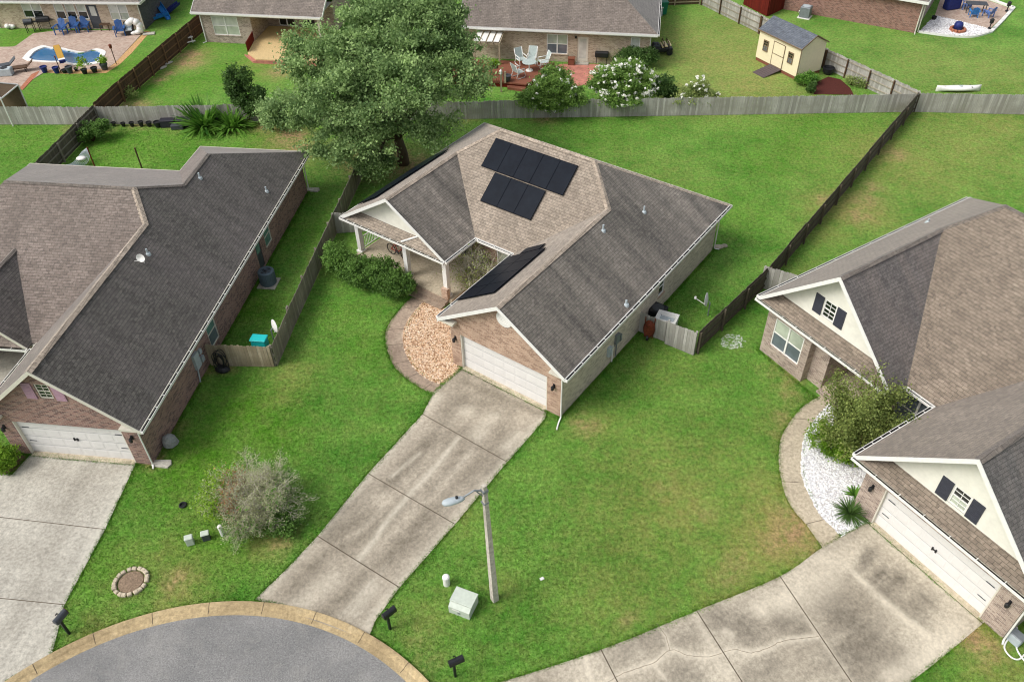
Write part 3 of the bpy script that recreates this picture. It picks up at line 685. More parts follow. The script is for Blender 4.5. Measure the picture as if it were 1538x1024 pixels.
def gutter(par, a, b, out, z, strap=.62, mat=None):
    """open eaves trough from a to b (uv), 'out' is the outward unit vector; white front lip and straps over a dark trough"""
    a, b, out = Vector(a), Vector(b), Vector(out); d = b-a; L = d.length; d.normalize()
    f = lambda s, q, zz: (a.x+d.x*s+out.x*q, a.y+d.y*s+out.y*q, zz)
    m = MB()
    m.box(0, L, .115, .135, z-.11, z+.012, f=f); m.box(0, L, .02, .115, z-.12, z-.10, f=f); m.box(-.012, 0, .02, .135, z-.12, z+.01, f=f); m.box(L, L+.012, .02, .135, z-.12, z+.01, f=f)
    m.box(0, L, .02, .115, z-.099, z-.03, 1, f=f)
    n = max(2, int(L/strap))
    for k in range(n+1):
        s = min(L*k/n, L-.03); m.box(s, s+.03, -.05, .118, z+.004, z+.014, f=f)
    return m.build('gutter', [mat or M['white'], M['gutter_dark']], par, fix=True)
def downspout(par, pts, w=.07, mat=None, foot=None):
    m = MB(); m.tube(pts, w/2, 6); o = m.build('downspout', mat or M['white'], par); return o
def vent(par, p, h=.32, r=.045, hood=False):
    m = MB(); m.lathe([(r*3.2, -.08), (r*2.6, .03), (r*1.2, .06), (r, .08), (r, h), (r*.8, h)], p[0], p[1], 10)
    m.v = [(x, y, z+p[2]) for x, y, z in m.v]
    return m.build('roof_vent', [M['pale_grey']], par)
def solar(par, P0, eu, ev, nu, nv, wu, wv, nrm, gap=.002, lift=.10):
    """black panels on rails, lying parallel to the roof plane"""
    P0, eu, ev, nrm = Vector(P0), Vector(eu).normalized(), Vector(ev).normalized(), Vector(nrm).normalized()
    for j in range(nv):
        for i in range(nu):
            f = lambda x, y, z: tuple(P0+eu*(i*(wu+gap)+x)+ev*(j*(wv+gap)+y)+nrm*(lift+z))
            m = MB(); m.box(0, wu, 0, wv, -.035, 0, f=f)
            m.add([f(.02, .02, .002), f(wu-.02, .02, .002), f(wu-.02, wv-.02, .002), f(.02, wv-.02, .002)], [(0, 1, 2, 3)], 1)
            m.build('solar_panel', [M['panel_frame'], M['panel']], par, fix=True)
t = NT('solar_glass', .35, .06)
uv = t.coord('UV'); b = t.node('ShaderNodeTexBrick'); t.l.new(uv, b.inputs[0]); b.offset = 0; b.inputs['Scale'].default_value = 1; b.inputs['Brick Width'].default_value = .16; b.inputs['Row Height'].default_value = .16; b.inputs['Mortar Size'].default_value = .004
b.inputs['Color1'].default_value = lin((14, 20, 30)); b.inputs['Color2'].default_value = lin((16, 23, 33)); b.inputs['Mortar'].default_value = lin((18, 22, 32))
nn = t.noise(t.coord('Object'), 1.3, 5, .7); t.color(t.mix(t.math('MULTIPLY', t.ramp(nn, [(.4, 0.), (.75, 1.)]), .35), b.outputs['Color'], lin((34, 42, 52)))); M['panel'] = t.mat
M['panel_frame'] = plain('panel_frame_black', (13, 17, 25), .7, spec=.05)

# ================================================================== CENTRE HOUSE
E, S = 2.91, .6554
ue, ul, ur, zr, vf, vb, uL = .40, -6.64, -3.12, 5.22, -.38, 16.0, -16.34
R2, R1 = (-5.07, 10.53, 6.495), (-10.87, 10.53, 6.495)
vi, S2 = 5.71, .745
pv, pr = 3.18, -9.1; pu = (uL+pr)/2; pz = E+S*(pr-pu)
vg = vi+(zr-E)/S2; vp = vi+(pz-E)/S2
HC = empty('brick_house', (FR['c'][0], FR['c'][1], 0), FR['c'][2], 'tan brick house with black solar panels at the head of the long driveway', 'house')
w = MB()
GW = -6.2        # left wall of the garage
f_gar = wall(w, (GW, 0), (0, 0), -.1, E-.05, [(.565, 5.46, -.1, 2.13)], .3)
w.poly([(GW, 0, E-.05), (0, 0, E-.05), (0, 0, E+.26), (ur, 0, zr-.05), (GW, 0, E+.26)])
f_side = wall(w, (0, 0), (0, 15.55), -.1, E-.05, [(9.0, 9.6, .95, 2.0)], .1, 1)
wall(w, (0, 15.55), (-15.9, 15.55), -.1, E-.05)
wall(w, (-15.9, 15.55), (-15.9, 6.9), -.1, E-.05)
f_pb = wall(w, (-15.9, 6.9), (-9.6, 6.9), -.1, E-.05, [(1.2, 2.5, .9, 2.2), (4.6, 5.6, .28, 2.35)], .1)
f_ps = wall(w, (-9.6, 6.9), (-9.6, 6.1), -.1, E-.05)
f_in = wall(w, (-9.6, 6.15), (GW, 6.15), -.1, E-.05, [(1.5, 3.1, .75, 2.3)], .1)
wall(w, (GW, 6.15), (GW, 0), -.1, E-.05)
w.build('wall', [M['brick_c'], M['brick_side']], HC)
m = MB(); m.poly([(uL+.1, vf+.5, 0)]*3) if False else None
# roof planes
RC = roof_poly(HC, [
    ([(ue, vf, E), (ue, vb, E), R2, (ur, vg, zr), (ur, vf, zr)], 'roof_c_n'),
    ([(ul, vf, E), (ur, vf, zr), (ur, vg, zr), (ul, vi, E)], 'roof_c'),
    ([(ul, vi, E), (ur, vg, zr), R2, R1, (pu, vp, pz), (pr, vi, E)], 'roof_c'),
    ([(pr, pv, E), (pr, vi, E), (pu, vp, pz), (pu, pv, pz)], 'roof_c_n'),
    ([(uL, pv, E), (pu, pv, pz), (pu, vp, pz), R1, (uL, vb, E)], 'roof_c'),
    ([(uL, vb, E), R1, R2, (ue, vb, E)], 'roof_c')])
ridge(HC, RC, [((ur, vf, zr), (ur, vg, zr)), (R2, R1), (R2, (ur, vg, zr)), ((pu, pv, pz), (pu, vp, pz)), ((pu, vp, pz), R1), ((ue, vb, E), R2), ((uL, vb, E), R1)])
# gable ends
board(HC, [((ul, vf, E), (ur, vf, zr)), ((ur, vf, zr), (ue, vf, E)), ((ul, vf, E), (ul, vi, E)), ((pr, vi, E), (ul, vi, E)), ((uL, pv, E), (pu, pv, pz)), ((pu, pv, pz), (pr, pv, E)), ((pr, pv, E), (pr, vi, E)), ((uL, pv, E), (uL, vb, E)), ((uL, vb, E), (ue, vb, E)), ((ue, vf, E), (ue, vb, E))], mat=M['white'])
m = MB()
for a, b in (((0, vf+.03), (ue-.03, 15.5)), ((-16.3, 15.57), (ue-.03, 15.97)), ((ul+.03, vf+.03), (GW-.01, 5.6)), ((-9.0, 5.75), (ul, 6.1))): m.box(a[0]+.004, b[0], a[1], b[1], E-.10, E-.08)
m.box(uL+.05, pr-.05, pv+.05, 6.85, E-.10, E-.08)
m.build('soffit', M['trim'], HC)
m = MB()   # little boxed returns at the feet of the garage gable
for u0, u1 in ((ul+.03, GW+.45), (-.45, ue-.03)): m.box(u0, u1, vf+.04, -.02, E-.13, E-.02)
m.build('eave_return', M['trim'], HC)
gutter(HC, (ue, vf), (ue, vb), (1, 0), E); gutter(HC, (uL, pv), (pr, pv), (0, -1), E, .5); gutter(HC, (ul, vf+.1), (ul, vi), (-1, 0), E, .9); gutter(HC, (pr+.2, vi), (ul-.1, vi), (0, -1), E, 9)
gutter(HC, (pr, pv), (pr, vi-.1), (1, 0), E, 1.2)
# porch gable: pent roof, wall, columns, floor, steps, rail
m = MB(); ps = .6; vw = pv+.55; zw = E+.03+ps*.55
iw = (zw-E)/S+.06; m.poly([(uL+.06, pv, E+.01), (pr-.06, pv, E+.01), (pr-iw, vw, zw), (uL+iw, vw, zw)]); m.build('pent_roof', M['roof_c'], HC)
m = MB(); hz = zw-.04
xl = uL+(hz-E)/S+.02; xr = pr-(hz-E)/S-.02
m.add([(xl, vw, hz), (xr, vw, hz), (pu, vw, pz-.06), (xl, vw+.08, hz), (xr, vw+.08, hz), (pu, vw+.08, pz-.06)], [(0, 1, 2), (3, 5, 4), (0, 3, 4, 1), (1, 4, 5, 2), (2, 5, 3, 0)]); m.build('gable_wall', M['stucco'], HC)
m = MB()
fa = Vector((-11.95, pv+.02, E+.05)); fb = Vector((-11.95, vw, zw))
m.box(-12.02, -11.93, pv, vw+.02, 0, .06); m.v = [(x+(y-pv)*1.4, y, z+E+.06+ps*(y-pv)) for x, y, z in m.v]; m.build('pent_divider', M['white'], HC)
m = MB(); m.prism([(uL+.25, pv+.25), (pr+.05, pv+.25), (pr+.05, 6.12), (-9.62, 6.12), (-9.62, 6.88), (uL+.42, 6.88)], -.1, .30); m.build('porch_floor', M['conc_walk_r'], HC)
m = MB(); m.box(-11.6, -9.25, pv-.10, pv+.248, -.1, .20); m.box(-11.6, -9.25, pv-.45, pv-.102, -.1, .10); m.build('step', M['conc_walk'], HC)
for cu, cv in ((-16.0, 3.95), (-12.3, 3.75), (-9.45, 3.6)):
    m = MB(); m.cbox(cu, cv, .36, .40, .40, .12); m.cbox(cu, cv, 1.58, .27, .27, 2.32, bev=.015); m.cbox(cu, cv, 2.73, .36, .36, .10); m.build('column', M['white'], HC)
m = MB(); m.box(-9.62, -9.22, 3.30, 3.52, .30, .95); m.build('porch_pier', M['brick_c'], HC)
m = MB()
for z in (.42, 1.15): m.box(-16.02, -15.98, 4.15, 6.85, z, z+.05)
for k in range(22): v = 4.2+k*.12; m.box(-16.012, -15.988, v, v+.025, .47, 1.15)
m.build('railing', M['white'], HC)
garage_door(HC, f_gar, .565, 5.46, 2.13, handle=False)
lamp(HC, f_gar, .28, 1.75); lamp(HC, f_gar, 5.83, 1.75)
# half-round gable vent
m = MB(); n = 14; P = [(ur+.55*math.cos(math.pi*k/n), -.03, 4.22+.5*math.sin(math.pi*k/n)) for k in range(n+1)]
cx = ur+.12
P = [(cx+.42*math.cos(2*math.pi*k/18), 4.36+.42*math.sin(2*math.pi*k/18)) for k in range(18)]
m.add([(x, -.05, z) for x, z in P]+[(x, -.002, z) for x, z in P], [tuple(range(17, -1, -1))]+[(i, (i+1) % 18, (i+1) % 18+18, i+18) for i in range(18)])
for k in range(6): m.box(cx-.32, cx+.32, -.065, -.051, 4.12+k*.085, 4.15+k*.085)
m.build('gable_vent', M['white'], HC, fix=True)
window(HC, f_side, 9.0, 9.6, .95, 2.0, False, .06, M['brick_c'], M['pane_black'], M['pane_black'])
window(HC, f_pb, 1.2, 2.5, .9, 2.2, True, .06); window(HC, f_in, 1.5, 3.1, .75, 2.3, True, .06, bar=.08)
m = MB(); m.box(4.6, 5.6, -.10, -.05, .30, 2.33, f=f_pb); m.box(4.85, 5.35, -.05, -.035, .9, 2.1, 1, f=f_pb); m.build('front_door', [M['shutter'], M['pane_dark']], HC)
# service meters on the side wall
m = MB(); m.box(3.95, 4.2, .001, .14, .7, 1.25, f=f_side); m.box(4.02, 4.13, .14, .2, .9, 1.1, f=f_side); m.build('meter_box', M['pale_grey'], HC)
m = MB(); m.box(4.62, 4.95, .001, .12, 1.0, 1.55, f=f_side); m.box(5.05, 5.2, .001, .10, .9, 1.3, f=f_side)
m.tube([f_side(4.78, .05, 1.0), f_side(4.78, .05, .1)], .03, 6); m.tube([f_side(4.3, .05, .95), f_side(4.6, .05, .95), f_side(4.66, .05, 1.1)], .02, 6); m.build('service_panel', M['grey'], HC)
m = MB(); m.tube([f_side(4.42, .05, 1.1), f_side(4.42, .05, .05)], .035, 6); m.build('conduit', M['white'], HC)
downspout(HC, [(ue+.05, vf+.10, E-.1), (.14, -.02, E-.30), (.07, -.07, E-.5), (.07, -.07, .12), (.16, -.4, .05), (.3, -.75, .03)])
downspout(HC, [(ue+.05, vb-.2, E-.1), (.08, 15.62, E-.35), (.08, 15.62, .12), (.3, 15.8, .04)])
for p in ((-2.04, 10.55), (-2.61, 7.51)): vent(HC, (p[0], p[1], E+S*(ue-p[0])))
vent(HC, (.12, 5.24, E+S*.28), .25, .05)
# solar arrays
sl = Vector((0, 1, S2)).normalized(); nr = Vector((0, -S2, 1)).normalized()
solar(HC, (-10.82, 8.66, E+S2*(8.66-vi)), (1, 0, 0), sl, 5, 1, 1.03, 1.72, nr)
solar(HC, (-9.86, 7.24, E+S2*(7.24-vi)), (1, 0, 0), sl, 3, 1, 1.07, 1.70, nr)
sl = Vector((1, 0, S)).normalized(); nr = Vector((-S, 0, 1)).normalized()
solar(HC, (ul+.02, 1.1, E+S*.02), (0, 1, 0), sl, 4, 2, 1.03, 1.36, nr); 
solar(HC, (ul+.75, 5.27, E+S*.75), (0, 1, 0), sl, 1, 1, .55, 1.36, nr)
solar(HC, (uL+.25, 4.35, E+S*.25), (0, 1, 0), sl, 6, 1, 1.03, 1.72, nr)

# ================================================================== LEFT HOUSE
E, S = 2.55, .8467
ue, ul, ur, zr, vf = .41, -6.8, -3.19, 5.59, -.34
HL = empty('brick_house', (FR['l'][0], FR['l'][1], 0), FR['l'][2], 'purple-brown brick house with a very dark roof slope and mauve shutters', 'house')
ve, sm = 4.33, .548
R2 = (-4.27, 11.55, 6.51); R1 = (-11.0, 11.55, 6.51); W2 = (-2.97, 13.72, 5.41); W3 = (-2.97, 16.91, 5.41)
vg = ve+(zr-E)/sm
gz = 4.78; gu = -9.3; gr = -7.03; gl = -11.6; gv = ve+(gz-E)/sm
w = MB(); GW = -6.35
f_gar = wall(w, (GW, 0), (0, 0), -.1, E-.05, [(.73, 5.61, -.1, 2.13)], .3)
f_gab, _ = frame((GW, 0), (0, 0))
hw = [(2.55, 3.45, 3.74, 4.55)]
# gable brick with the window opening
ux = lambda z: (zr-z)/S
for z0, z1 in ((E-.05, 3.74), (3.74, 4.55), (4.55, zr-.06)):
    a0, a1 = max(GW, ur-ux(z0+.06)), min(0, ur+ux(z0+.06)); b0, b1 = max(GW, ur-ux(z1+.06)), min(0, ur+ux(z1+.06))
    if z0 == 3.74:
        w.poly([(a0, 0, z0), (GW+2.75, 0, z0), (GW+2.75, 0, z1), (b0, 0, z1)]); w.poly([(GW+3.35, 0, z0), (a1, 0, z0), (b1, 0, z1), (GW+3.35, 0, z1)])
    else: w.poly([(a0, 0, z0), (a1, 0, z0), (b1, 0, z1), (b0, 0, z1)])
f_side = wall(w, (0, 0), (0, 22.1), -.1, E-.05, [(15.0, 15.9, .7, 1.95), (13.7, 14.4, .1, 2.0), (6.95, 7.9, .45, 1.95)], .1)
wall(w, (0, 22.1), (-6.0, 22.1), -.1, E-.05); wall(w, (-6.0, 22.1), (-6.0, 19.2), -.1, E-.05); wall(w, (-6.0, 19.2), (-15.7, 19.2), -.1, E-.05); wall(w, (-15.7, 19.2), (-15.7, 4.8), -.1, E-.05)
f_fr = wall(w, (-15.7, 4.8), (-11.4, 4.8), -.1, E-.05); wall(w, (-11.4, 4.8), (-11.4, 6.4), -.1, E-.05)
f_pb = wall(w, (-11.4, 6.4), (GW, 6.4), -.1, E-.05, [(1.6, 2.6, .1, 2.1)], .1); wall(w, (GW, 6.4), (GW, 0), -.1, E-.05)
w.build('wall', M['brick_l'], HL)
RL = roof_poly(HL, [
    ([(ue, vf, E), (ue, 22.58, E), W3, W2, R2, (ur, vg, zr), (ur, vf, zr)], 'roof_l_n'),
    ([(ul, vf, E), (ur, vf, zr), (ur, vg, zr), (ul, ve, E)], 'roof_l'),
    ([(ul, ve, E), (ur, vg, zr), R2, R1, (-16.13, ve, E), (gl, ve, E), (gu, gv, gz), (gr, ve, E)], 'roof_l'),
    ([(gr, ve, E), (gu, gv, gz), (gu, ve-.4, gz), (gr, ve-.4, E)], 'roof_l_n'),
    ([(gl, ve, E), (gl, ve-.4, E), (gu, ve-.4, gz), (gu, gv, gz)], 'roof_l'),
    ([(-16.13, ve, E), R1, (-16.13, 19.65, E)], 'roof_l'),
    ([(-16.13, 19.65, E), R1, R2, W2, (-6.6, 19.65, E)], 'roof_l'),
    ([(-6.6, 19.65, E), W2, W3, (-6.55, 22.6, E)], 'roof_l'),
    ([(-6.55, 22.6, E), W3, (ue, 22.58, E)], 'roof_l')])
ridge(HL, RL, [((ur, vf, zr), (ur, vg, zr)), (R2, (ur, vg, zr))], 'ridge', .17)
ridge(HL, RL, [(R2, R1), (R2, W2), (W2, W3), ((gu, ve-.4, gz), (gu, gv, gz))], 'ridge_dark', .13)
board(HL, [((ul, vf, E), (ur, vf, zr)), ((ur, vf, zr), (ue, vf, E)), ((ul, vf, E), (ul, ve, E)), ((gu, ve-.4, gz), (gr, ve-.4, E)), ((gl, ve-.4, E), (gu, ve-.4, gz)), ((ue, 22.58, E), (-6.55, 22.6, E)), ((-6.55, 22.6, E), (-6.6, 19.65, E)), ((-6.6, 19.65, E), (-16.13, 19.65, E)), ((-16.13, 19.65, E), (-16.13, ve, E)), ((ue, vf, E), (ue, 22.58, E))], mat=M['trim'])
m = MB(); m.box(.004, ue-.03, vf+.03, 22.5, E-.10, E-.08); m.box(ul+.05, GW-.005, vf+.03, 6, E-.10, E-.08); m.box(-15.6, ul, ve-.1, 6.3, E-.10, E-.08); m.build('soffit', M['trim'], HL)
m = MB(); m.poly([(gl+.1, ve-.4, E+.02), (gr-.05, ve-.4, E+.02), (gr-.5, ve+.15, E+.36), (gl+.5, ve+.15, E+.36)]); m.build('pent_roof', M['roof_l'], HL)
m = MB(); m.poly([(gl+.45, ve+.15, E+.33), (gr-.45, ve+.15, E+.33), (gu, ve+.15, gz-.06)]); m.build('gable_wall', M['stucco'], HL)
m = MB()
for u0, u1 in ((ul+.03, GW+.5), (-.55, ue-.03)): m.box(u0, u1, vf+.04, -.02, E-.13, E-.02)
m.build('eave_return', M['trim'], HL)
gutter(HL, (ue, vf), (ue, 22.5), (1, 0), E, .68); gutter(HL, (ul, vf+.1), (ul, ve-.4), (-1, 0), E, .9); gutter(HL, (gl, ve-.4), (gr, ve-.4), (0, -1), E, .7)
garage_door(HL, f_gar, .73, 5.61, 2.13); lamp(HL, f_gar, .25, 1.7); lamp(HL, f_gar, 5.98, 1.7)
o = window(HL, f_gab, 2.75, 3.35, 3.74, 4.55, False, .05, None, M['pane_black'], M['pane_black'], 1, M['trim'], .05)
for a in (2.18, 3.47):
    m = MB(); m.box(a, a+.45, .002, .04, 3.70, 4.58 if a < 3 else 4.50, f=f_gab)
    for k in range(9): m.box(a+.05, a+.40, .04, .05, 3.76+k*.085, 3.81+k*.085, f=f_gab)
    m.build('shutter', M['pink'], HL)
window(HL, f_side, 15.0, 15.9, .7, 1.95, False, .05, None, M['pane_teal'], M['pane_teal'], 0, M['trim'])
window(HL, f_side, 6.95, 7.9, .45, 1.95, False, .05, None, M['pane_teal'], M['pane_dark'], 0, M['trim'])
m = MB(); m.box(13.7, 14.4, -.09, -.04, .1, 2.0, f=f_side); m.box(13.82, 14.28, -.04, -.03, 1.1, 1.85, 1, f=f_side); m.build('side_door', [M['dark_grey'], M['pane_teal']], HL)
m = MB(); m.box(1.6, 2.6, -.09, -.04, .1, 2.1, f=f_pb); m.build('front_door', M['black'], HL)
m = MB(); m.box(-11.35, GW-.02, 3.6, 6.38, -.1, .14); m.build('porch_floor', M['conc_l'], HL)
for cu in (-11.3, -7.35):
    m = MB(); m.cbox(cu, 4.25, 1.28, .3, .3, 2.3, bev=.015); m.cbox(cu, 4.25, .2, .42, .42, .14); m.build('column', M['white'], HL)
m = MB(); m.box(5.1, 5.55, .002, .14, .75, 1.6, f=f_side); m.tube([f_side(5.2, .06, .75), f_side(5.05, .06, .05)], .035, 6); m.build('service_panel', M['pale_grey'], HL)
m = MB(); m.box(5.72, 5.95, .002, .12, .7, 1.0, f=f_side); m.build('meter_box', M['pale_grey'], HL); m = MB(); m.box(5.72, 5.92, .002, .12, 1.2, 1.45, f=f_side); m.build('meter_box', M['pale_grey'], HL)
downspout(HL, [(ue+.05, vf+.10, E-.1), (.14, -.02, E-.28), (.06, -.07, E-.45), (.06, -.07, .12), (.14, -.25, .05)])
downspout(HL, [(ue+.05, 22.4, E-.1), (.08, 22.17, E-.35), (.08, 22.17, .12), (.35, 22.25, .05)])
for p in ((-2.65, 14.91), (-.24, 17.12), (-2.49, 8.32)): vent(HL, (p[0], p[1], E+S*(ue-p[0])), .28)
m = MB(); p = (-2.4, 7.71); z = E+S*(ue-p[0]); m.tube([(p[0], p[1], z), (p[0]+.02, p[1], z+.3)], .02, 6)
for k in range(12):
    a0, a1 = k*math.pi/6, (k+1)*math.pi/6
    m.poly([(p[0]-.05, p[1]-.06, z+.34), (p[0]+.22*math.cos(a0), p[1]-.14+.05*math.sin(a0), z+.38+.2*math.sin(a0)), (p[0]+.22*math.cos(a1), p[1]-.14+.05*math.sin(a1), z+.38+.2*math.sin(a1))])
m.tube([(p[0], p[1]-.1, z+.2), (p[0]-.25, p[1]-.3, z+.3)], .015, 5); m.build('roof_dish', M['white'], HL, fix=False)

# ================================================================== RIGHT HOUSE
E, S = 3.16, .948
HR = empty('brick_house', (FR['r'][0], FR['r'][1], 0), FR['r'][2], 'pinkish-grey brick house with two cream gables and slate-coloured shutters', 'house')
g0, ga, g1, gz, gv = -16.08, -12.28, -8.48, 6.76, 3.15
q0, qa, q1, qz, qv = -7.12, -3.26, -.50, 6.83, -.62
q1 = .6
sm = .66; vi = 4.1; vR, zR = 11.4, E+7.3*sm; Rl = (g0+7.3*sm/S, vR, zR)
vgt = vi+(gz-E)/sm; vqt = vi+(qz-E)/sm
w = MB(); GW = -6.72
f_gar = wall(w, (GW, 0), (0, 0), -.1, E-.05, [(.93, 5.81, -.1, 2.13)], .3)
f_side = wall(w, (0, 0), (0, 18.2), -.1, E-.05)
wall(w, (0, 18.2), (-15.6, 18.2), -.1, E-.05); wall(w, (-15.6, 18.2), (-15.6, 3.6), -.1, E-.05)
f_bay = wall(w, (-15.6, 3.6), (-12.95, 3.6), -.1, E-.05, [(.5, 2.25, .74, 2.38)], .09)
wall(w, (-12.95, 3.6), (-12.95, 4.0), -.1, E-.05); wall(w, (-12.95, 4.0), (-12.1, 4.0), -.1, E-.05); wall(w, (-12.1, 4.0), (-12.1, 5.9), -.1, E-.05)
f_dr = wall(w, (-12.1, 5.9), (-9.3, 5.9), -.1, E-.05, [(1.1, 2.2, .2, 2.35)], .12); wall(w, (-9.3, 5.9), (-9.3, 4.6), -.1, E-.05)
f_in = wall(w, (-9.3, 4.6), (GW, 4.6), -.1, E-.05, [(.42, 2.3, .78, 2.55)], .09); wall(w, (GW, 4.6), (GW, 0), -.1, E-.05)
w.build('wall', M['brick_r'], HR)
RR = roof_poly(HR, [
    ([(g0, gv, E), (ga, gv, gz), (ga, vgt, gz), Rl, (g0, 18.7, E)], 'roof_r'),
    ([(g1, gv, E), (g1, vi, E), (ga, vgt, gz), (ga, gv, gz)], 'roof_r_n'),
    ([(g1, vi, E), (q0, vi, E), (qa, vqt, qz), (qa+1.2, vqt+(zR-qz)/sm, zR), Rl, (ga, vgt, gz)], 'roof_r'),
    ([(q0, qv, E), (qa, qv, qz), (qa, vqt, qz), (q0, vi, E)], 'roof_r'),
    ([(q1, qv, E), (q1, 18.7, E), (qa+1.2, vR, zR), (qa+1.2, vqt+(zR-qz)/sm, zR), (qa, vqt, qz), (qa, qv, qz)], 'roof_r_n'),
    ([(g0, 18.7, E), Rl, (qa+1.2, vR, zR), (q1, 18.7, E)], 'roof_r')])
ridge(HR, RR, [((ga, vgt, gz), Rl), (Rl, (qa+1.2, vR, zR))], 'ridge_dark', .13); ridge(HR, RR, [((ga, gv, gz), (ga, vgt, gz)), ((qa, qv, qz), (qa, vqt, qz))], 'ridge_dark', .15)
board(HR, [((g0, gv, E), (ga, gv, gz)), ((ga, gv, gz), (g1, gv, E)), ((g0, gv, E), (g0, 18.7, E)), ((g1, vi, E), (q0, vi, E)), ((q0, qv, E), (q0, vi, E)), ((q0, qv, E), (qa, qv, qz)), ((qa, qv, qz), (q1, qv, E)), ((q1, qv, E), (q1, 18.7, E)), ((g1, gv, E), (g1, vi, E)), ((g0, 18.7, E), (q1, 18.7, E))], .2, mat=M['white'])
m = MB(); m.box(g0+.05, g1-.05, gv+.05, 5.85, E-.10, E-.08); m.box(q0+.05, 0, qv+.05, -.005, E-.10, E-.08); m.box(q0+.05, GW-.005, 0, 4.5, E-.1, E-.08); m.box(g1-.05, GW, vi+.05, 4.59, E-.1, E-.08); m.box(g0+.05, -15.61, gv+.5, 18.6, E-.1, E-.08); m.build('soffit', M['trim'], HR)
def pent(par, u0, u1, ua, za, v0, dep, z0, s, slope, roofm):
    m = MB(); zw = z0+.02+slope*dep
    iw = (zw-z0)/s+.05; m.poly([(u0+.06, v0, z0+.01), (u1-.06, v0, z0+.01), (u1-iw, v0+dep, zw), (u0+iw, v0+dep, zw)]); m.build('pent_roof', M[roofm], par)
    xl, xr = u0+(zw-z0)/s+.05, u1-(zw-z0)/s-.05
    return v0+dep, zw
hv, hz = pent(HR, g0, g1, ga, gz, gv, .65, E, S, .62, 'roof_r')
hz -= .03
def gable(par, u0, u1, ua, za, v, z0, zE, s, hole, mat):
    m = MB(); a, b, c, d = hole; X = lambda z: (za-.08-z)/s
    cuts = [z0, c, d, za-.08]
    for za0, za1 in zip(cuts[:-1], cuts[1:]):
        L0, L1, r0, r1 = ua-X(za0), ua-X(za1), ua+X(za0), ua+X(za1)
        if za0 == c: m.poly([(L0, v, za0), (a, v, za0), (a, v, za1), (L1, v, za1)]); m.poly([(b, v, za0), (r0, v, za0), (r1, v, za1), (b, v, za1)])
        else: m.poly([(L0, v, za0), (r0, v, za0), (r1, v, za1), (L1, v, za1)])
    m.build('gable_wall', mat, par)
gable(HR, g0, g1, ga, gz, hv, hz, E, S, (-13.05, -12.38, 3.92, 4.85), M['stucco'])
f_g, _ = frame((g0, hv), (g1, hv)); a = -13.05-g0
window(HR, f_g, a, a+.67, 3.92, 4.85, False, .04, None, M['pane_black'], M['pane_black'], 1, M['white'], .06)
def shutters(par, f, a, b, z0, z1, wd=.46):
    for s in (a-wd-.03, b+.03):
        m = MB(); m.box(s, s+wd, .002, .04, z0-.02, z1+.02, f=f)
        for k in range(10): z = z0+.04+k*(z1-z0-.08)/10; m.box(s+.06, s+wd-.06, .04, .05, z, z+.055, f=f)
        m.build('shutter', M['shutter'], par)
shutters(HR, f_g, a, a+.67, 3.92, 4.85)
hv, hz = pent(HR, q0, q1, qa, qz, qv, .65, E, S, .62, 'roof_r'); hz -= .03
gable(HR, q0, q1, qa, qz, hv, hz, E, S, (-3.72, -3.05, 3.72, 4.62), M['stucco'])
f_g, _ = frame((q0, hv), (q1, hv)); a = -3.72-q0
window(HR, f_g, a, a+.67, 3.72, 4.62, False, .04, None, M['pane_black'], M['pane_pale'], 1, M['white'], .06); shutters(HR, f_g, a, a+.67, 3.72, 4.62)
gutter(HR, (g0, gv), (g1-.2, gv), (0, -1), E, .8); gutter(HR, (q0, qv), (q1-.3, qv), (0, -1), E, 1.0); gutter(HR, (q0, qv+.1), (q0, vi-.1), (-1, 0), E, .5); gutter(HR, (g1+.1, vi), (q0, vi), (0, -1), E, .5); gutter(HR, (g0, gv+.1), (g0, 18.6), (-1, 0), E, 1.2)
garage_door(HR, f_gar, .93, 5.81, 2.13); lamp(HR, f_gar, .45, 1.75); lamp(HR, f_gar, 6.28, 1.7)
window(HR, f_bay, .5, 2.25, .74, 2.38, True, .05, M['brick_r'], M['pane_pale'], M['pane_dark'], 0)
window(HR, f_in, .42, 2.3, .78, 2.55, True, .05, M['brick_r'], M['pane_dark'], M['pane_dark'], 0)
m = MB(); m.box(1.1, 2.2, -.11, -.06, .2, 2.35, f=f_dr); m.box(1.4, 1.9, -.06, -.05, .8, 2.1, 1, f=f_dr); m.build('front_door', [M['black'], M['pane_teal']], HR)
m = MB(); m.box(-12.08, -9.32, 4.05, 5.88, -.1, .18); m.build('porch_floor', M['conc_walk_r'], HR)
m = MB(); m.box(-12.08, -9.32, 3.70, 4.048, -.1, .10); m.build('step', M['brick_r'], HR)
m = MB(); m.cbox(-9.5, 4.25, 1.62, .3, .3, 2.88, bev=.015); m.build('column', M['white'], HR)
downspout(HR, [(.3, qv-.05, E-.1), (.10, -.05, E-.4), (.07, -.07, E-.6), (.07, -.07, .1), (.15, -.25, .05)])
vent(HR, (-14.9, 13.2, E+S*1.18), .2)
for nm in ((-15.6, 3.6, -.1, 18.2),): pass
for h, poly in (('c', [(-16, 3), (-9.1, 3), (-9.1, 5.8), (-6.3, 5.8), (-6.3, -.1), (.1, -.1), (.1, 15.7), (-16, 15.7)]), ('l', [(-15.8, 3.6), (-6.4, 3.6), (-6.4, -.1), (.1, -.1), (.1, 22.2), (-15.8, 22.2)]), ('r', [(-15.7, 3.5), (-12, 3.4), (-9.2, 3.6), (-9.2, 4.5), (-6.8, 4.5), (-6.8, -.1), (.1, -.1), (.1, 18.3), (-15.7, 18.3)])):
    PAVED.append([tuple(WL(h, *q)[:2]) for q in poly])
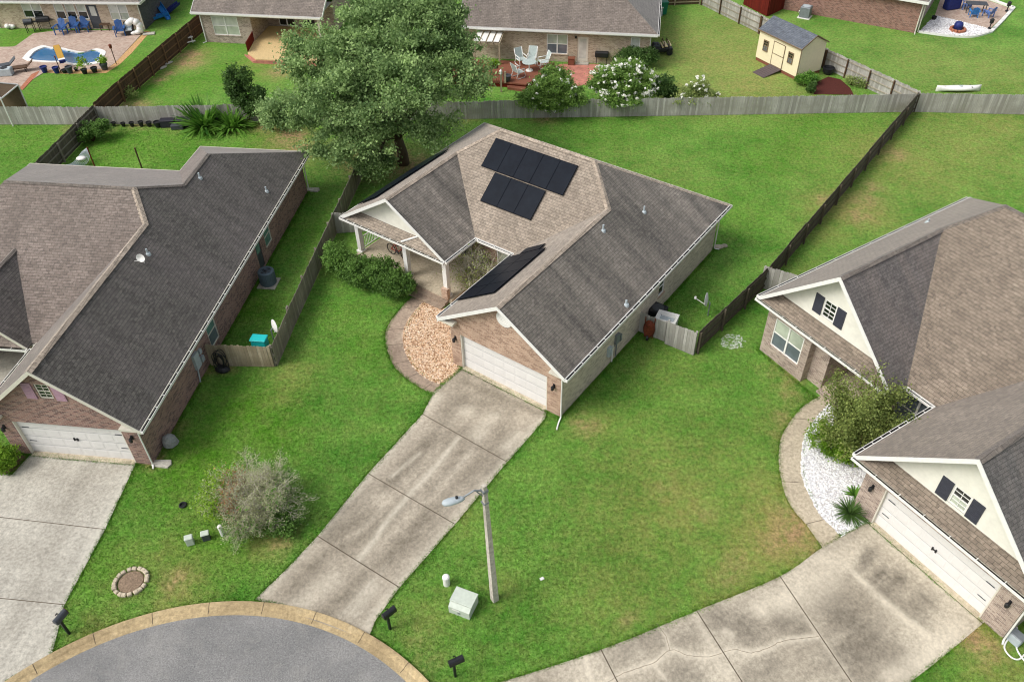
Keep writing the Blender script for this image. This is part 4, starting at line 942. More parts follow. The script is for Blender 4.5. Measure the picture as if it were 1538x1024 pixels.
# ------------------------------------------------------------------ fences
M['fence_mid'] = wood('grey_brown_boards', (170, 162, 148), (132, 125, 113), dirt=(110, 106, 92))
def fence(name, label, pts, h, side, mats, rail_m=None, bay=2.4, group=None, jit=.03, rails=(.25, .72, 1.2), post_top=.0, cat='fence', post_m=None):
    """boards on one side (side=+1: right of the walking direction), rails and posts on the other"""
    pts = [Vector((p[0], p[1])) for p in pts]; o0 = pts[0]
    root = empty(name, (o0.x, o0.y, 0), 0, label, cat, group)
    rm = rail_m or mats; pm = post_m or rm
    rb = [MB() for _ in rails]; rnd = random.Random(len(label)*7+int(abs(o0.x)*10))
    for a, b in zip(pts[:-1], pts[1:]):
        d = b-a; L = d.length; d.normalize(); n = Vector((d.y, -d.x))*side
        A = a-o0
        f = lambda s, q, z: (A.x+d.x*s+n.x*q, A.y+d.y*s+n.y*q, z)
        nb = max(1, round(L/bay))
        for k in range(nb):
            s0, s1 = L*k/nb, L*(k+1)/nb
            m = MB(); c = max(1, int((s1-s0)/.145)); wv = (s1-s0)/c; lean = rnd.uniform(-.02, .02); dz = rnd.uniform(-.03, .03)
            for i in range(c):
                x = s0+i*wv; j = rnd.uniform(-jit, jit); q = .05+rnd.uniform(-.006, .006); t = rnd.uniform(-.008, .008)
                V = [f(x+.004, q, .02), f(x+wv-.004, q, .02), f(x+wv-.004, q+.018, .02), f(x+.004, q+.018, .02),
                     f(x+.004+t, q+lean, h+dz+j-.03), f(x+wv-.004+t, q+lean, h+dz+j-.03), f(x+wv-.004+t, q+.018+lean, h+dz+j-.03), f(x+.004+t, q+.018+lean, h+dz+j-.03),
                     f(x+.03+t, q+lean, h+dz+j), f(x+wv-.03+t, q+lean, h+dz+j), f(x+wv-.03+t, q+.018+lean, h+dz+j), f(x+.03+t, q+.018+lean, h+dz+j)]
                m.add(V, [(0, 3, 2, 1), (0, 1, 5, 4), (1, 2, 6, 5), (2, 3, 7, 6), (3, 0, 4, 7), (4, 5, 9, 8), (5, 6, 10, 9), (6, 7, 11, 10), (7, 4, 8, 11), (8, 9, 10, 11)])
            m.build('board_panel', mats, root, fix=True)
            for z, r in zip(rails, rb): r.box(s0, s1-.002, .0, .045, z*h/1.4-.04+dz*.5, z*h/1.4+.04+dz*.5, f=f)
        for k in range(nb+1):
            s = min(max(L*k/nb, .05), L-.05); m = MB(); m.box(s-.045, s+.045, -.09, -.002, .0, h+post_top-.06+rnd.uniform(-.04, .05), f=f); m.build('post', pm, root, fix=True)
    for r in rb: r.build('rail', rm, root, fix=True)
    return root
def gp(*q): return [G(*p) for p in q]
J0 = G(152, 187); J5 = G(545, 262); d5 = (J5-G(415, 550)); K5 = J5+d5*((54.5-J5.y)/d5.y); J7 = G(1372, 168)
M['post_dark'] = wood('grey_brown_posts', (112, 102, 88), (90, 82, 70)); M['rail_brown'] = wood('brown_rails', (138, 108, 80), (120, 92, 68)); M['rail_pale'] = wood('pale_fence_rail', (176, 168, 150), (150, 142, 128))
fence('wooden_fence', 'weathered grey fence with dark pots and boxes set along its foot', [J0, Vector((K5.x, 54.5, 0))], 1.4, 1, M['fence'])
fence('wooden_fence', 'long grey back fence running behind the oak under the white-flowered bushes', [Vector((K5.x, 54.5, 0)), J7], 1.36, 1, M['fence'], jit=.035)
fence('wooden_fence', 'grey back fence at the left frame edge below the pool yard', [G(-120, 188), G(0, 187), J0], 1.38, 1, M['fence'])
fence('wooden_fence', 'grey back fence at the right frame edge in front of the kayak', [J7, G(1538, 172), G(1700, 178)], 1.45, 1, M['fence'])
fence('wooden_fence', 'near-black fence showing its rails behind the purple-brick house', [J0, Vector((-29.9, 46.9, 0)), Vector((-31.6, 38, 0))], 1.5, 1, M['fence_dark'], M['fence_mid'])
fence('wooden_fence', 'brown fence with rails and posts between pool yard and pale deck yard', [J0, G(187, 153), G(307, 48), G(345, 10)], 1.6, -1, M['fence_brown'], M['rail_brown'])
fence('wooden_fence', 'long grey-brown fence between the purple-brick house and the centre house', [G(415, 550), G(440, 492), J5, Vector((K5.x, 54.4, 0))], 1.42, 1, M['fence_mid'])
fence('fence_gate', 'tan board gate between purple-brick wall and the long side fence', [G(318, 548), G(413, 550)], 1.36, 1, M['fence_tan'], cat='gate', bay=1.6)
fence('wooden_fence', 'dark fence with posts facing right between centre yard and right house', [G(1046, 531), G(1150, 432), J7], 1.42, -1, M['fence_dark'], M['post_dark'], post_m=M['post_dark'])
fence('fence_gate', 'low grey board gate beside the wheelbarrow at the centre house wall', [G(958, 496), G(998.6, 512)], 1.25, 1, M['fence'], cat='gate', bay=1.4)
fence('wooden_fence', 'short pale grey fence panel closing the gap right of the gate', [G(998.6, 515), G(1042, 533)], 1.5, 1, M['fence'], bay=1.6)
fence('wooden_fence', 'short grey fence from the dark side fence to the right house', [G(1141, 431), G(1203, 414, 1.45)], 1.45, 1, M['fence'])
fence('wooden_fence', 'grey fence with pale rails running behind the cream shed', [G(1053, 8), G(1140, 51), G(1236, 102), J7], 1.5, -1, M['fence'], M['rail_pale'], post_m=M['fence_brown'])
fence('fence_gate', 'brown gate at the far end of the dry yard', [G(975, 10), G(1051, 7)], 1.5, -1, M['fence_brown'], M['fence_tan'], cat='gate')
fence('wooden_fence', 'red-stained fence behind the shed near the air conditioner', [G(1117, 7), G(1152, 25), G(1182, 11)], 1.6, 1, M['red_wood'])
fence('wooden_fence', 'stub of grey fence between side fence and front porch corner', [G(503, 350), WL('c', -15.95, 7.2)], 1.4, 1, M['fence'])

# ------------------------------------------------------------------ foliage
def cards(name, C, size, mat, parent, tone, up=.25, aspect=.55, fold=True):
    """leaf-sized faces: C (N,3) centres in the parent's frame"""
    C = np.asarray(C, float); N = len(C)
    nrm = RNG.normal(size=(N, 3)); nrm[:, 2] = np.abs(nrm[:, 2])+up; nrm /= np.linalg.norm(nrm, axis=1)[:, None]
    a = np.cross(nrm, RNG.normal(size=(N, 3))); a /= np.linalg.norm(a, axis=1)[:, None]; b = np.cross(nrm, a)
    s = (size*RNG.uniform(.6, 1.35, N))[:, None]
    V = np.stack([C-a*s, C+b*s*aspect-nrm*s*.12, C+a*s, C-b*s*aspect-nrm*s*.12], 1).reshape(-1, 3)
    me = bpy.data.meshes.new(name); me.vertices.add(4*N); me.vertices.foreach_set('co', V.astype(np.float32).ravel())
    me.loops.add(4*N); me.loops.foreach_set('vertex_index', np.arange(4*N, dtype=np.int32)); me.polygons.add(N)
    me.polygons.foreach_set('loop_start', np.arange(0, 4*N, 4, dtype=np.int32))
    try: me.polygons.foreach_set('loop_total', np.full(N, 4, dtype=np.int32))
    except Exception: pass
    me.update(calc_edges=True)
    at = me.attributes.new('tone', 'FLOAT', 'FACE'); at.data.foreach_set('value', np.clip(tone, 0, 1).astype(np.float32))
    me.materials.append(mat); o = bpy.data.objects.new(name, me); COL.objects.link(o)
    if parent: o.parent = parent
    return o
def crown(lobes, nc, nl, cr, inner=.55, flat=.75, tilt=0.0):
    """leaf clumps spread through a set of ellipsoids -> centres, tones"""
    vol = np.array([(l[3]*l[4]*l[5])**(2/3) for l in lobes]); vol /= vol.sum(); out = []; tn = []
    for _ in range(nc):
        l = lobes[RNG.choice(len(lobes), p=vol)]
        d = RNG.normal(size=3); d /= np.linalg.norm(d)
        if d[2] < -.35: d[2] *= .4
        r = RNG.uniform(inner, 1.0)
        c = np.array(l[:3])+d*r*np.array(l[3:6])
        n = int(nl*RNG.uniform(.5, 1.5)); q = cr*RNG.uniform(.6, 1.3)
        P = c+RNG.normal(size=(n, 3))*np.array([q, q, q*flat])*.55
        out.append(P); tn.append(RNG.uniform(.15, .8)+RNG.normal(size=n)*.10)
    P = np.concatenate(out); T = np.concatenate(tn); k = P[:, 2] > .03
    return P[k], T[k]
def stems(pts_list, mat, parent, name='trunk', n=6):
    m = MB()
    for path, r in pts_list: m.tube(path, r, n)
    return m.build(name, mat, parent, smooth=True)
def twigs(name, base, n, L, spread, r, mat, parent, levels=3, up=.7, kids=4):
    """bare branching twigs as thin crossed strips"""
    segs = []
    def grow(p, d, l, lv, w):
        q = p
        for _ in range(3):
            d2 = d+Vector(RNG.normal(size=3)*.16); d2.z += .03; d2.normalize(); e = q+d2*(l/3); segs.append((q, e, w)); q = e; d = d2
            if lv > 0 and RNG.random() < .9:
                for _ in range(kids//2):
                    dd = d+Vector(RNG.normal(size=3)*.6); dd.z = dd.z*.8+.1; dd.normalize(); grow(q, dd, l*RNG.uniform(.4, .65), lv-1, w*.62)
        return
    for _ in range(n):
        a = RNG.uniform(0, 6.28); k = RNG.uniform(.15, 1)*spread
        grow(Vector(base)+Vector((math.cos(a)*k*.25, math.sin(a)*k*.25, 0)), Vector((math.cos(a)*k, math.sin(a)*k, up)).normalized(), L*RNG.uniform(.6, 1.1), levels, r)
    m = MB()
    for a, b, w in segs:
        d = (b-a).normalized(); s = d.cross(Vector((.3, .5, .8))).normalized()*w; t = d.cross(s).normalized()*w
        m.add([tuple(x) for x in (a+s, a-s*.5+t*.86, a-s*.5-t*.86, b+s*.7, b-s*.35+t*.6, b-s*.35-t*.6)], [(0, 1, 4, 3), (1, 2, 5, 4), (2, 0, 3, 5)])
    return m.build(name, mat, parent), segs
M['bark'] = wood('grey_bark', (112, 98, 82), (92, 80, 66), stretch=(6, 6, 1.2)); M['stem'] = wood('brown_stem', (104, 84, 60), (84, 66, 46))
M['twig'] = stone_mat('dry_grey_twigs', [(178, 170, 152), (212, 206, 188), (154, 144, 124), (228, 222, 206)])
M['leaf_oak'] = leafmat('oak_leaves', (66, 102, 56), (176, 204, 132)); M['leaf_hedge'] = leafmat('hedge_leaves', (46, 80, 34), (128, 168, 80)); M['leaf_lime'] = leafmat('lime_leaves', (64, 112, 20), (160, 196, 66))
M['leaf_dark'] = leafmat('dark_glossy_leaves', (38, 66, 32), (104, 138, 70)); M['leaf_olive'] = leafmat('olive_leaves', (76, 98, 44), (164, 178, 98)); M['leaf_azalea'] = leafmat('flowering_bush_leaves', (62, 102, 40), (158, 192, 98))
M['leaf_strap'] = leafmat('strap_leaves', (40, 92, 30), (134, 182, 74)); M['leaf_pale'] = leafmat('pale_shrub_leaves', (96, 122, 58), (172, 186, 112)); M['petal'] = leafmat('white_petals', (226, 226, 206), (252, 252, 244), trans=.2); M['leaf_dead'] = leafmat('dead_orange_leaves', (150, 104, 70), (196, 150, 108))

# the big oak
o = empty('oak_tree', tuple(G(606, 246)), 0, 'large grey-green oak rising between the two front houses and the back fence', 'tree')
tx, ty = o.location.x, o.location.y
lob = []
for X, Y, dy, r in [(560, 60, 1.0, 2.5), (640, 50, 2.0, 2.6), (480, 90, 0, 2.3), (450, 165, -.5, 2.1), (520, 150, -2.4, 2.5), (600, 130, -2.8, 2.6), (680, 120, -.5, 2.2), (560, 200, -3.0, 2.0), (650, 190, -2.5, 1.7), (500, 215, -2.6, 1.8), (425, 170, 0, 1.3), (570, 15, 2.5, 2.2), (678, 72, 1.5, 1.7), (610, 80, 0, 2.6), (560, 245, -2.6, 1.2), (462, 70, .5, 1.3), (655, 15, 2.5, 1.8), (540, 100, -1.5, 2.4)]:
    p = AT(X, Y, ty+dy); lob.append((p.x-tx, p.y-ty, max(1.6, p.z), r, r, r*.78))
P, T = crown(lob, 620, 200, .56, .5, .7)
P2, T2 = crown([(l[0], l[1], l[2], l[3]*1.1, l[4]*1.1, l[5]*1.12) for l in lob], 260, 60, .36, .9, .7)
tr = [([(0, 0, -.1), (.02, 0, .8), (-.15, -.1, 1.9), (-.5, -.3, 3.2)], [.42, .34, .30, .26])]
for l in lob[:15]: tr.append(([(-.15, -.1, 1.7+RNG.uniform(0, 1)), (l[0]*.45-.2, l[1]*.45, 1.6+l[2]*.45), (l[0]*.9, l[1]*.9, l[2]*.92)], [.17, .11, .04]))
stems(tr, M['bark'], o, 'trunk', 8)
cards('crown', np.concatenate([P, P2]), .088, M['leaf_oak'], o, np.concatenate([T, T2+.25]), .2, .6)

def shrub(name, x, y, lobes, nc, nl, cr, size, mat, label, cat='shrub', group=None, flowers=0, base=None, inner=.5, extra=None, tone=0.0, fl_size=.06):
    b = base or G(x, y); r = empty(name, tuple(b), 0, label, cat, group)
    P, T = crown(lobes, nc, nl, cr, inner); cards('foliage', P, size, M[mat], r, T+tone)
    stems([([(0, 0, -.05), (l[0]*.4, l[1]*.4, l[2]*.5), (l[0], l[1], l[2])], [.05, .04, .015]) for l in lobes for _ in (0,)], M['stem'], r, 'stem', 5)
    if flowers:
        P, T = crown([(l[0], l[1], l[2], l[3]*1.04, l[4]*1.04, l[5]*1.06) for l in lobes], flowers, 9, .10, .96)
        k = P[:, 2] > .35; cards('flowers', P[k], fl_size, M['petal'], r, T[k]+.3, .5, .9)
    return r
# hedge shrubs at the centre porch
shrub('shrub', 516, 412, [(0, 0, .95, .95, .9, .95), (.4, -.3, .65, .8, .8, .7), (-.4, .3, 1.2, .65, .65, .65)], 150, 90, .24, .055, 'leaf_hedge', 'light green shrub nearest the side fence left of the porch', group='shrubs in front of the porch', tone=.28)
shrub('shrub', 548, 428, [(0, 0, .85, .95, .9, .95), (.5, -.2, .6, .7, .7, .65)], 140, 90, .24, .055, 'leaf_hedge', 'dark shrub under the left porch column in the hedge', group='shrubs in front of the porch', tone=-.04)
shrub('shrub', 578, 430, [(0, 0, .82, .95, .9, .9), (.35, -.4, .6, .75, .75, .65)], 130, 90, .24, .055, 'leaf_hedge', 'middle dark green shrub in front of the red bicycle', group='shrubs in front of the porch', tone=.04)
shrub('shrub', 603, 444, [(0, 0, .65, .85, .8, .72), (-.4, .2, .6, .7, .7, .6)], 110, 90, .22, .055, 'leaf_hedge', 'rounded dark shrub beside the porch steps', group='shrubs in front of the porch', tone=-.02)
o = empty('dry_bush', tuple(G(716, 436)), 0, 'tall sparse grey-green bush in the nook right of the porch', 'bush')
b, sg = twigs('branches', (0, 0, 0), 80, 1.75, .62, .013, M['twig'], o, 2, 1.2, 4)
e = np.array([s[1] for s in sg]); e = e[e[:, 2] > .3]; e = e[RNG.random(len(e)) < .5]; P = e+RNG.normal(size=(len(e), 3))*.09; cards('foliage', P, .045, M['leaf_olive'], o, RNG.uniform(.2, 1, len(P)))
# dead bush on the front lawn
o = empty('dead_bush', tuple(G(388, 768)), 0, 'wide half-dead bush of pale bare twigs on the front lawn', 'bush')
b, sg = twigs('branches', (0, 0, 0), 85, 1.38, 1.15, .014, M['twig'], o, 3, .85, 4)
M['leaf_grey'] = leafmat('grey_dry_leaves', (132, 144, 90), (212, 216, 172))
e = np.array([s[1] for s in sg]); far = np.hypot(e[:, 0], e[:, 1])
def pick(cond, rep, jit, n=None):
    q = e[cond]; q = np.repeat(q, rep, 0); q = q+RNG.normal(size=q.shape)*jit; return q[q[:, 2] > .03]
P = pick((e[:, 0] < -1.1) & (e[:, 1] > -1.2) & (RNG.random(len(e)) < .4), 3, .12); cards('green_foliage', P, .05, M['leaf_lime'], o, RNG.uniform(.4, 1, len(P)))
P = pick(((e[:, 0] > .9) | (e[:, 1] > 1.5) | (e[:, 1] < -1.3)) & (RNG.random(len(e)) < .13), 2, .12); cards('green_foliage', P, .05, M['leaf_hedge'], o, RNG.uniform(.1, .9, len(P)))
P = pick(RNG.random(len(e)) < .28, 2, .08); cards('dry_foliage', P, .032, M['leaf_grey'], o, RNG.uniform(.0, 1, len(P)))
P, T = crown([(1.2, -.9, .35, .75, .65, .5)], 50, 50, .22, .3); cards('green_foliage', P, .055, M['leaf_hedge'], o, T)
P = pick((np.abs(e[:, 0]+.75) < .35) & (np.abs(e[:, 1]-.1) < 1.1) & (RNG.random(len(e)) < .28), 1, .09); cards('dead_foliage', P, .045, M['leaf_dead'], o, RNG.uniform(.1, 1, len(P)))
# right house: crape myrtle, lime shrub, yuccas
o = empty('small_tree', tuple(G(1276, 676)), 0, 'slender olive-leaved tree in the white gravel bed by the right porch', 'tree')
b, sg = twigs('trunk', (0, 0, 0), 13, 2.35, .13, .022, M['stem'], o, 2, 1.8, 4)
e = np.array([s[1] for s in sg]); e = e[e[:, 2] > .9]; P = np.repeat(e, 26, 0)+RNG.normal(size=(len(e)*26, 3))*.15; cards('crown', P, .05, M['leaf_olive'], o, np.repeat(RNG.uniform(.0, .9, len(e)), 26)+RNG.normal(size=len(P))*.1)
shrub('shrub', 1243, 682, [(0, 0, .65, .8, .75, .7), (.5, -.2, .45, .6, .6, .5), (-.2, .5, .8, .6, .6, .6), (.9, -.5, .35, .4, .4, .4)], 110, 100, .2, .05, 'leaf_lime', 'bright green shrub at the foot of the small olive-leaved tree', tone=-.18)
shrub('shrub', 14, 702, [(0, 0, .5, .62, .6, .55), (.1, .1, .75, .45, .45, .4)], 70, 90, .18, .045, 'leaf_lime', 'yellow-green clipped shrub left of the left garage door', tone=-.1)
def strap_plant(name, x, y, n, L, wd, droop, mat, label, cat='plant', group=None, base=None, tone=(0, .8), rise=1.0, spread=.08):
    b = base or G(x, y); r = empty(name, tuple(b), 0, label, cat, group); V = []; F = []; tn = []
    for i in range(n):
        a = RNG.uniform(0, 6.28); el = RNG.uniform(.25, 1.35)*rise; l = L*RNG.uniform(.7, 1.15); p = Vector((math.cos(a)*spread*RNG.random(), math.sin(a)*spread*RNG.random(), .05)); d = Vector((math.cos(a)*math.cos(el), math.sin(a)*math.cos(el), math.sin(el)))
        s = Vector((-math.sin(a), math.cos(a), 0)); b0 = len(V); tt = RNG.uniform(*tone)
        for k in range(6):
            w = wd*(1-abs(k/5-.35)*1.1) if k < 5 else .002
            V += [tuple(p+s*w), tuple(p-s*w)]
            d = (d+Vector((0, 0, -droop))).normalized(); p = p+d*(l/5)
        for k in range(5): F.append((b0+2*k, b0+2*k+1, b0+2*k+3, b0+2*k+2)); tn.append(tt)
    me = bpy.data.meshes.new('leaves'); me.from_pydata(V, [], F); at = me.attributes.new('tone', 'FLOAT', 'FACE'); at.data.foreach_set('value', np.array(tn, np.float32)); me.materials.append(M[mat])
    q = bpy.data.objects.new('leaves', me); COL.objects.link(q); q.parent = r
    return r
strap_plant('yucca', 1276, 772, 130, .75, .028, .10, 'leaf_dark', 'spiky dark green yucca in white gravel beside the right garage', 'yucca', tone=(.3, 1))
strap_plant('yucca', 1284, 745, 50, .5, .04, .10, 'leaf_strap', 'smaller bright green plant behind the spiky yucca', 'plant', tone=(.2, .8))
strap_plant('ginger_plant', 309, 190, 230, 2.0, .10, .12, 'leaf_strap', 'large clump of arching strap leaves beside the dark boxes', 'plant', tone=(0, .8), spread=.6)
strap_plant('ginger_plant', 350, 191, 170, 1.6, .09, .14, 'leaf_strap', 'lower clump of arching leaves under the dark tall shrub', 'plant', tone=(.2, 1), spread=.5)
def rel(pts, base): return [(AT(x, y, base.y+dy).x-base.x, dy, max(.25, AT(x, y, base.y+dy).z), rx, ry, rz) for x, y, dy, rx, ry, rz in pts]
b = G(372, 184); shrub('tall_shrub', 0, 0, rel([(358, 120, .3, 1.0, .9, 1.0), (372, 145, 0, 1.2, 1.0, 1.1), (382, 165, -.2, .9, .8, .9), (352, 135, .2, .8, .7, .8)], b), 150, 90, .3, .075, 'leaf_dark', 'tall dark shrub behind the arching strap-leaved plants', base=b)
b = G(140, 212); shrub('shrub', 0, 0, rel([(140, 195, 0, .9, .8, .7), (150, 190, .4, .7, .6, .6), (128, 203, -.3, .5, .5, .45)], b), 80, 80, .22, .065, 'leaf_hedge', 'leafy green shrub at the corner of the near-black fence', base=b)
b = G(410, 196); shrub('shrub', 0, 0, rel([(406, 165, 0, .9, .9, .9), (412, 180, 0, .8, .8, .7)], b), 70, 80, .3, .08, 'leaf_oak', 'grey-green shrub between the dark shrub and the oak', base=b)
# white-flowered bushes along the back fence
Y0 = 54.5
b = Vector((AT(828, 172, Y0+.7).x, Y0+.75, 0)); shrub('flowering_bush', 0, 0, rel([(828, 140, -.9, 1.7, 1.2, 1.2), (800, 147, -1.0, 1.2, .9, .9), (858, 146, -1.0, 1.1, .9, .9), (832, 118, .1, 1.3, 1.0, .8), (830, 158, -1.2, 1.3, .7, .6)], b), 300, 80, .3, .075, 'leaf_azalea', 'rounded bush with few white flowers spilling over the back fence', 'bush', None, 60, b, fl_size=.075)
b = Vector((AT(938, 172, Y0+.7).x, Y0+.95, 0)); shrub('flowering_bush', 0, 0, rel([(938, 128, -.3, 2.0, 1.3, 1.4), (905, 122, .0, 1.1, 1.0, 1.0), (965, 128, 0, 1.2, 1.0, 1.1), (940, 108, .4, 1.4, 1.0, .9), (930, 150, -1.2, 1.5, .8, .6)], b), 360, 80, .3, .075, 'leaf_azalea', 'largest bush covered in white flowers by the back fence', 'bush', None, 230, b, tone=.05, fl_size=.08)
b = Vector((AT(1000, 165, Y0+1.2).x, Y0+1.3, 0)); shrub('shrub', 0, 0, rel([(996, 132, 0, .9, .8, 1.0), (1008, 145, 0, .6, .6, .7)], b), 90, 80, .25, .07, 'leaf_dark', 'dark green shrub between the two flowering bushes', base=b, tone=.1)
b = Vector((AT(1046, 165, Y0+.7).x, Y0+.8, 0)); shrub('flowering_bush', 0, 0, rel([(1042, 142, -.4, 1.0, .9, .8), (1064, 148, -.3, .8, .7, .6), (1026, 152, -.9, .7, .5, .5), (1052, 128, .1, .6, .6, .6)], b), 100, 60, .28, .07, 'leaf_pale', 'thin pale-leaved bush with scattered white flowers by the dry yard', 'bush', None, 60, b, fl_size=.075)
b = G(955, 102); shrub('round_shrub', 0, 0, [(-.75, 0, .75, .95, .85, .8), (.7, -.1, .8, .95, .85, .85), (0, .2, .9, .8, .8, .75)], 170, 90, .24, .06, 'leaf_dark', 'clipped double-domed shrub at the corner of the tan brick house', base=b, tone=.12, inner=.7)
b = G(1208, 128); shrub('shrub', 0, 0, [(0, 0, .45, .8, .6, .5), (.5, .3, .4, .5, .5, .45)], 60, 80, .2, .06, 'leaf_strap', 'bright green shrub against the side of the cream shed', base=b)
b = G(1218, 140); shrub('cone_shrub', 0, 0, [(0, 0, .35, .34, .34, .4), (0, 0, .75, .2, .2, .4)], 30, 80, .12, .05, 'leaf_dark', 'small pointed evergreen beside the red mulch bed', base=b, tone=.2)
b = G(1278, 128); shrub('dry_shrub', 0, 0, [(0, 0, .4, .5, .5, .4), (.8, -.4, .3, .5, .4, .3)], 34, 40, .25, .06, 'leaf_pale', 'pale straggly shrub between red mulch and the fence', base=b)
b = G(190, 145); shrub('dry_shrub', 0, 0, [(0, 0, .5, .6, .5, .5), (.6, -.5, .4, .5, .4, .4)], 26, 30, .28, .06, 'leaf_pale', 'straggly pale shrub at the foot of the brown fence', base=b)
# ================================================================== BACK HOUSES
def WP(h, x, y, v=0.0):
    """(u, z) on the plane v = const of a frame"""
    d = ray(x, y); a, b, yw = FR[h]; c, s = math.cos(yw), math.sin(yw)
    dv = -d.x*s+d.y*c; v0 = -(0-a)*s+(0-b)*c; t = (v-v0)/dv
    X, Y, Z = d.x*t, d.y*t, CH+d.z*t
    return ((X-a)*c+(Y-b)*s, Z)
def add_frame(k, p, yaw): FR[k] = (p[0], p[1], yaw)
# --- tan house right of the oak
E = 2.65; yaw = math.atan2(-.171, .985); e0 = G(988, 53, E); n = Vector((.171, .985)); dd = Vector((.985, -.171))
add_frame('tr', (e0.x-dd.x*.45+n.x*.45, e0.y-dd.y*.45+n.y*.45), yaw)
HT = empty('brick_house', (FR['tr'][0], FR['tr'][1], 0), yaw, 'light tan brick house with a white pergola on a red-brown deck', 'house')
UL = -14.6; D = 12.0; k = D/2+.45; s = .62; rz = E+s*k
def wrect(h, x0, y0, x1, y1): a, b = WP(h, x0, y1), WP(h, x1, y0); return (min(a[0], b[0]), max(a[0], b[0]), a[1], b[1])
w = MB()
w1 = wrect('tr', 821, 52.5, 853, 80.5); w2 = wrect('tr', 946.7, 57, 962, 73)
dr = WP('tr', 874.5, 92); du = dr[0]
hs = [(w1[0]-UL, w1[1]-UL, w1[2], w1[3]), (du-.42-UL, du+.42-UL, .12, 2.05), (w2[0]-UL, w2[1]-UL, w2[2], min(2.4, w2[3]))]
f = wall(w, (UL, 0), (0, 0), -.1, E-.05, hs, .1); wall(w, (0, 0), (0, D), -.1, E-.05); wall(w, (0, D), (UL, D), -.1, E-.05); wall(w, (UL, D), (UL, 0), -.1, E-.05)
w.poly([(UL, D, E-.05), (UL, 0, E-.05), (UL, D/2, rz-.3)]); w.build('wall', M['brick_t'], HT)
roof = roof_poly(HT, [([(UL-.4, -.45, E), (.45, -.45, E), (.45-k, D/2, rz), (UL-.4, D/2, rz)], 'roof_t'), ([(.45, -.45, E), (.45, D+.45, E), (.45-k, D/2, rz)], 'roof_l_n'), ([(UL-.4, D/2, rz), (.45-k, D/2, rz), (.45, D+.45, E), (UL-.4, D+.45, E)], 'roof_t')])
ridge(HT, roof, [((.45, -.45, E), (.45-k, D/2, rz)), ((UL-.4, D/2, rz), (.45-k, D/2, rz))], 'roof_t', .13)
board(HT, [((UL-.4, -.45, E), (.45, -.45, E)), ((.45, -.45, E), (.45, D+.45, E)), ((UL-.4, -.45, E), (UL-.4, D/2, rz))], .2, mat=M['white']); gutter(HT, (UL-.4, -.45), (.45, -.45), (0, -1), E, 9); gutter(HT, (.45, -.45), (.45, D), (1, 0), E, 9)
m = MB(); m.box(UL, .4, -.42, -.005, E-.1, E-.08); m.build('soffit', M['trim'], HT)
window(HT, f, *hs[0], True, .05, M['brick_t'], M['pane_pale'], M['pane_dark']); window(HT, f, *hs[2], False, .05, None, M['pane_blind'], M['pane_blind'], horn=False)
m = MB(); a, b = hs[1][0], hs[1][1]; m.box(a, b, -.08, -.03, .12, 2.05, f=f); m.box(a+.14, b-.14, -.03, -.02, .35, 1.9, 1, f=f); m.build('back_door', [M['trim'], M['pane_blind']], HT)
m = MB(); m.box(a-.1, b+.1, .0, .5, -.05, .10, f=f); m.build('door_step', M['conc_l'], HT)
downspout(HT, [(.2, -.5, E-.1), (-.05, -.06, E-.35), (-.05, -.06, .1)])
m = MB(); s0 = w1[1]-UL+.55; m.box(s0, s0+.16, .002, .12, 1.95, 2.1, f=f); m.build('wall_lamp', M['black'], HT)
# deck
def LT(x, y, z=0.0): return GL('tr', x, y, z)
dk = [LT(680, 88, .4), LT(833, 94, .4), LT(815, 112, .4), LT(790, 127, .4), LT(760, 124, .4), LT(680, 121, .4)]
dk = [(a, min(b, -.02)) for a, b in dk]
DK = empty('deck', (FR['tr'][0], FR['tr'][1], 0), yaw, 'red-brown timber deck with a railing behind the tan brick house', 'deck')
m = MB(); m.prism(dk, .30, .40); m.build('deck_floor', M['deck_red'], DK)
m = MB(); m.prism([(a*.999, b+.06) for a, b in dk], -.02, .298); m.build('deck_skirt', M['red_wood'], DK)
a, b = Vector(dk[4]), Vector(dk[5]); L = (b-a).length; d_ = (b-a).normalized(); m = MB(); ff = lambda s, q, z: (a.x+d_.x*s-d_.y*q, a.y+d_.y*s+d_.x*q, z)
for z in (.5, 1.15): m.box(0, L, .02, .08, z, z+.05, f=ff)
for i in range(int(L/.14)): m.box(i*.14, i*.14+.03, .035, .065, .55, 1.15, f=ff)
m.build('railing', M['deck_red'], DK)
m = MB(); m.box(-.02, .10, -.01, .11, .40, 1.28, f=ff); m.build('post', M['fence_tan'], DK)
st = [LT(762, 127, .2), LT(790, 130.5, .2), LT(789, 135, .2), LT(762, 131, .2)]; m = MB(); m.prism(st, -.02, .18); m.build('step', M['deck_red'], DK)
pc = [tuple(G(*q)[:2]) for q in [(828, 97), (900, 97), (897, 112), (880, 128), (858, 131), (842, 124), (824, 114)]]
sheet('patio', pc, M['terracotta'], None, z1=.03, label='red painted patio slab outside the back door of the tan house', cat='patio')
# pergola
P_ = empty('pergola', (FR['tr'][0], FR['tr'][1], 0), yaw, 'white slatted pergola against the wall at the left of the deck', 'pergola')
u0, u1 = WP('tr', 716, 60, -.6)[0], WP('tr', 755, 60, -.6)[0]; m = MB()
for i in range(4):
    a = u0+(u1-u0)*i/4+.05; m.box(a, a+(u1-u0)/4-.12, -2.0, -.05, 2.16, 2.20)
m.build('roof_panel', M['white'], P_)
m = MB()
for i in range(5): a = u0+(u1-u0)*i/4-.03; m.box(a, a+.07, -2.15, -.05, 2.06, 2.155)
m.build('rafter', M['fence_tan'], P_)
m = MB(); m.box(u0-.15, u1+.15, -2.0, -1.9, 1.92, 2.055); m.build('beam', M['fence_tan'], P_)
for a in (u0, u1-.1):
    m = MB(); m.box(a, a+.12, -2.02, -1.9, .40, 1.92); m.build('post', M['fence_tan'], P_)

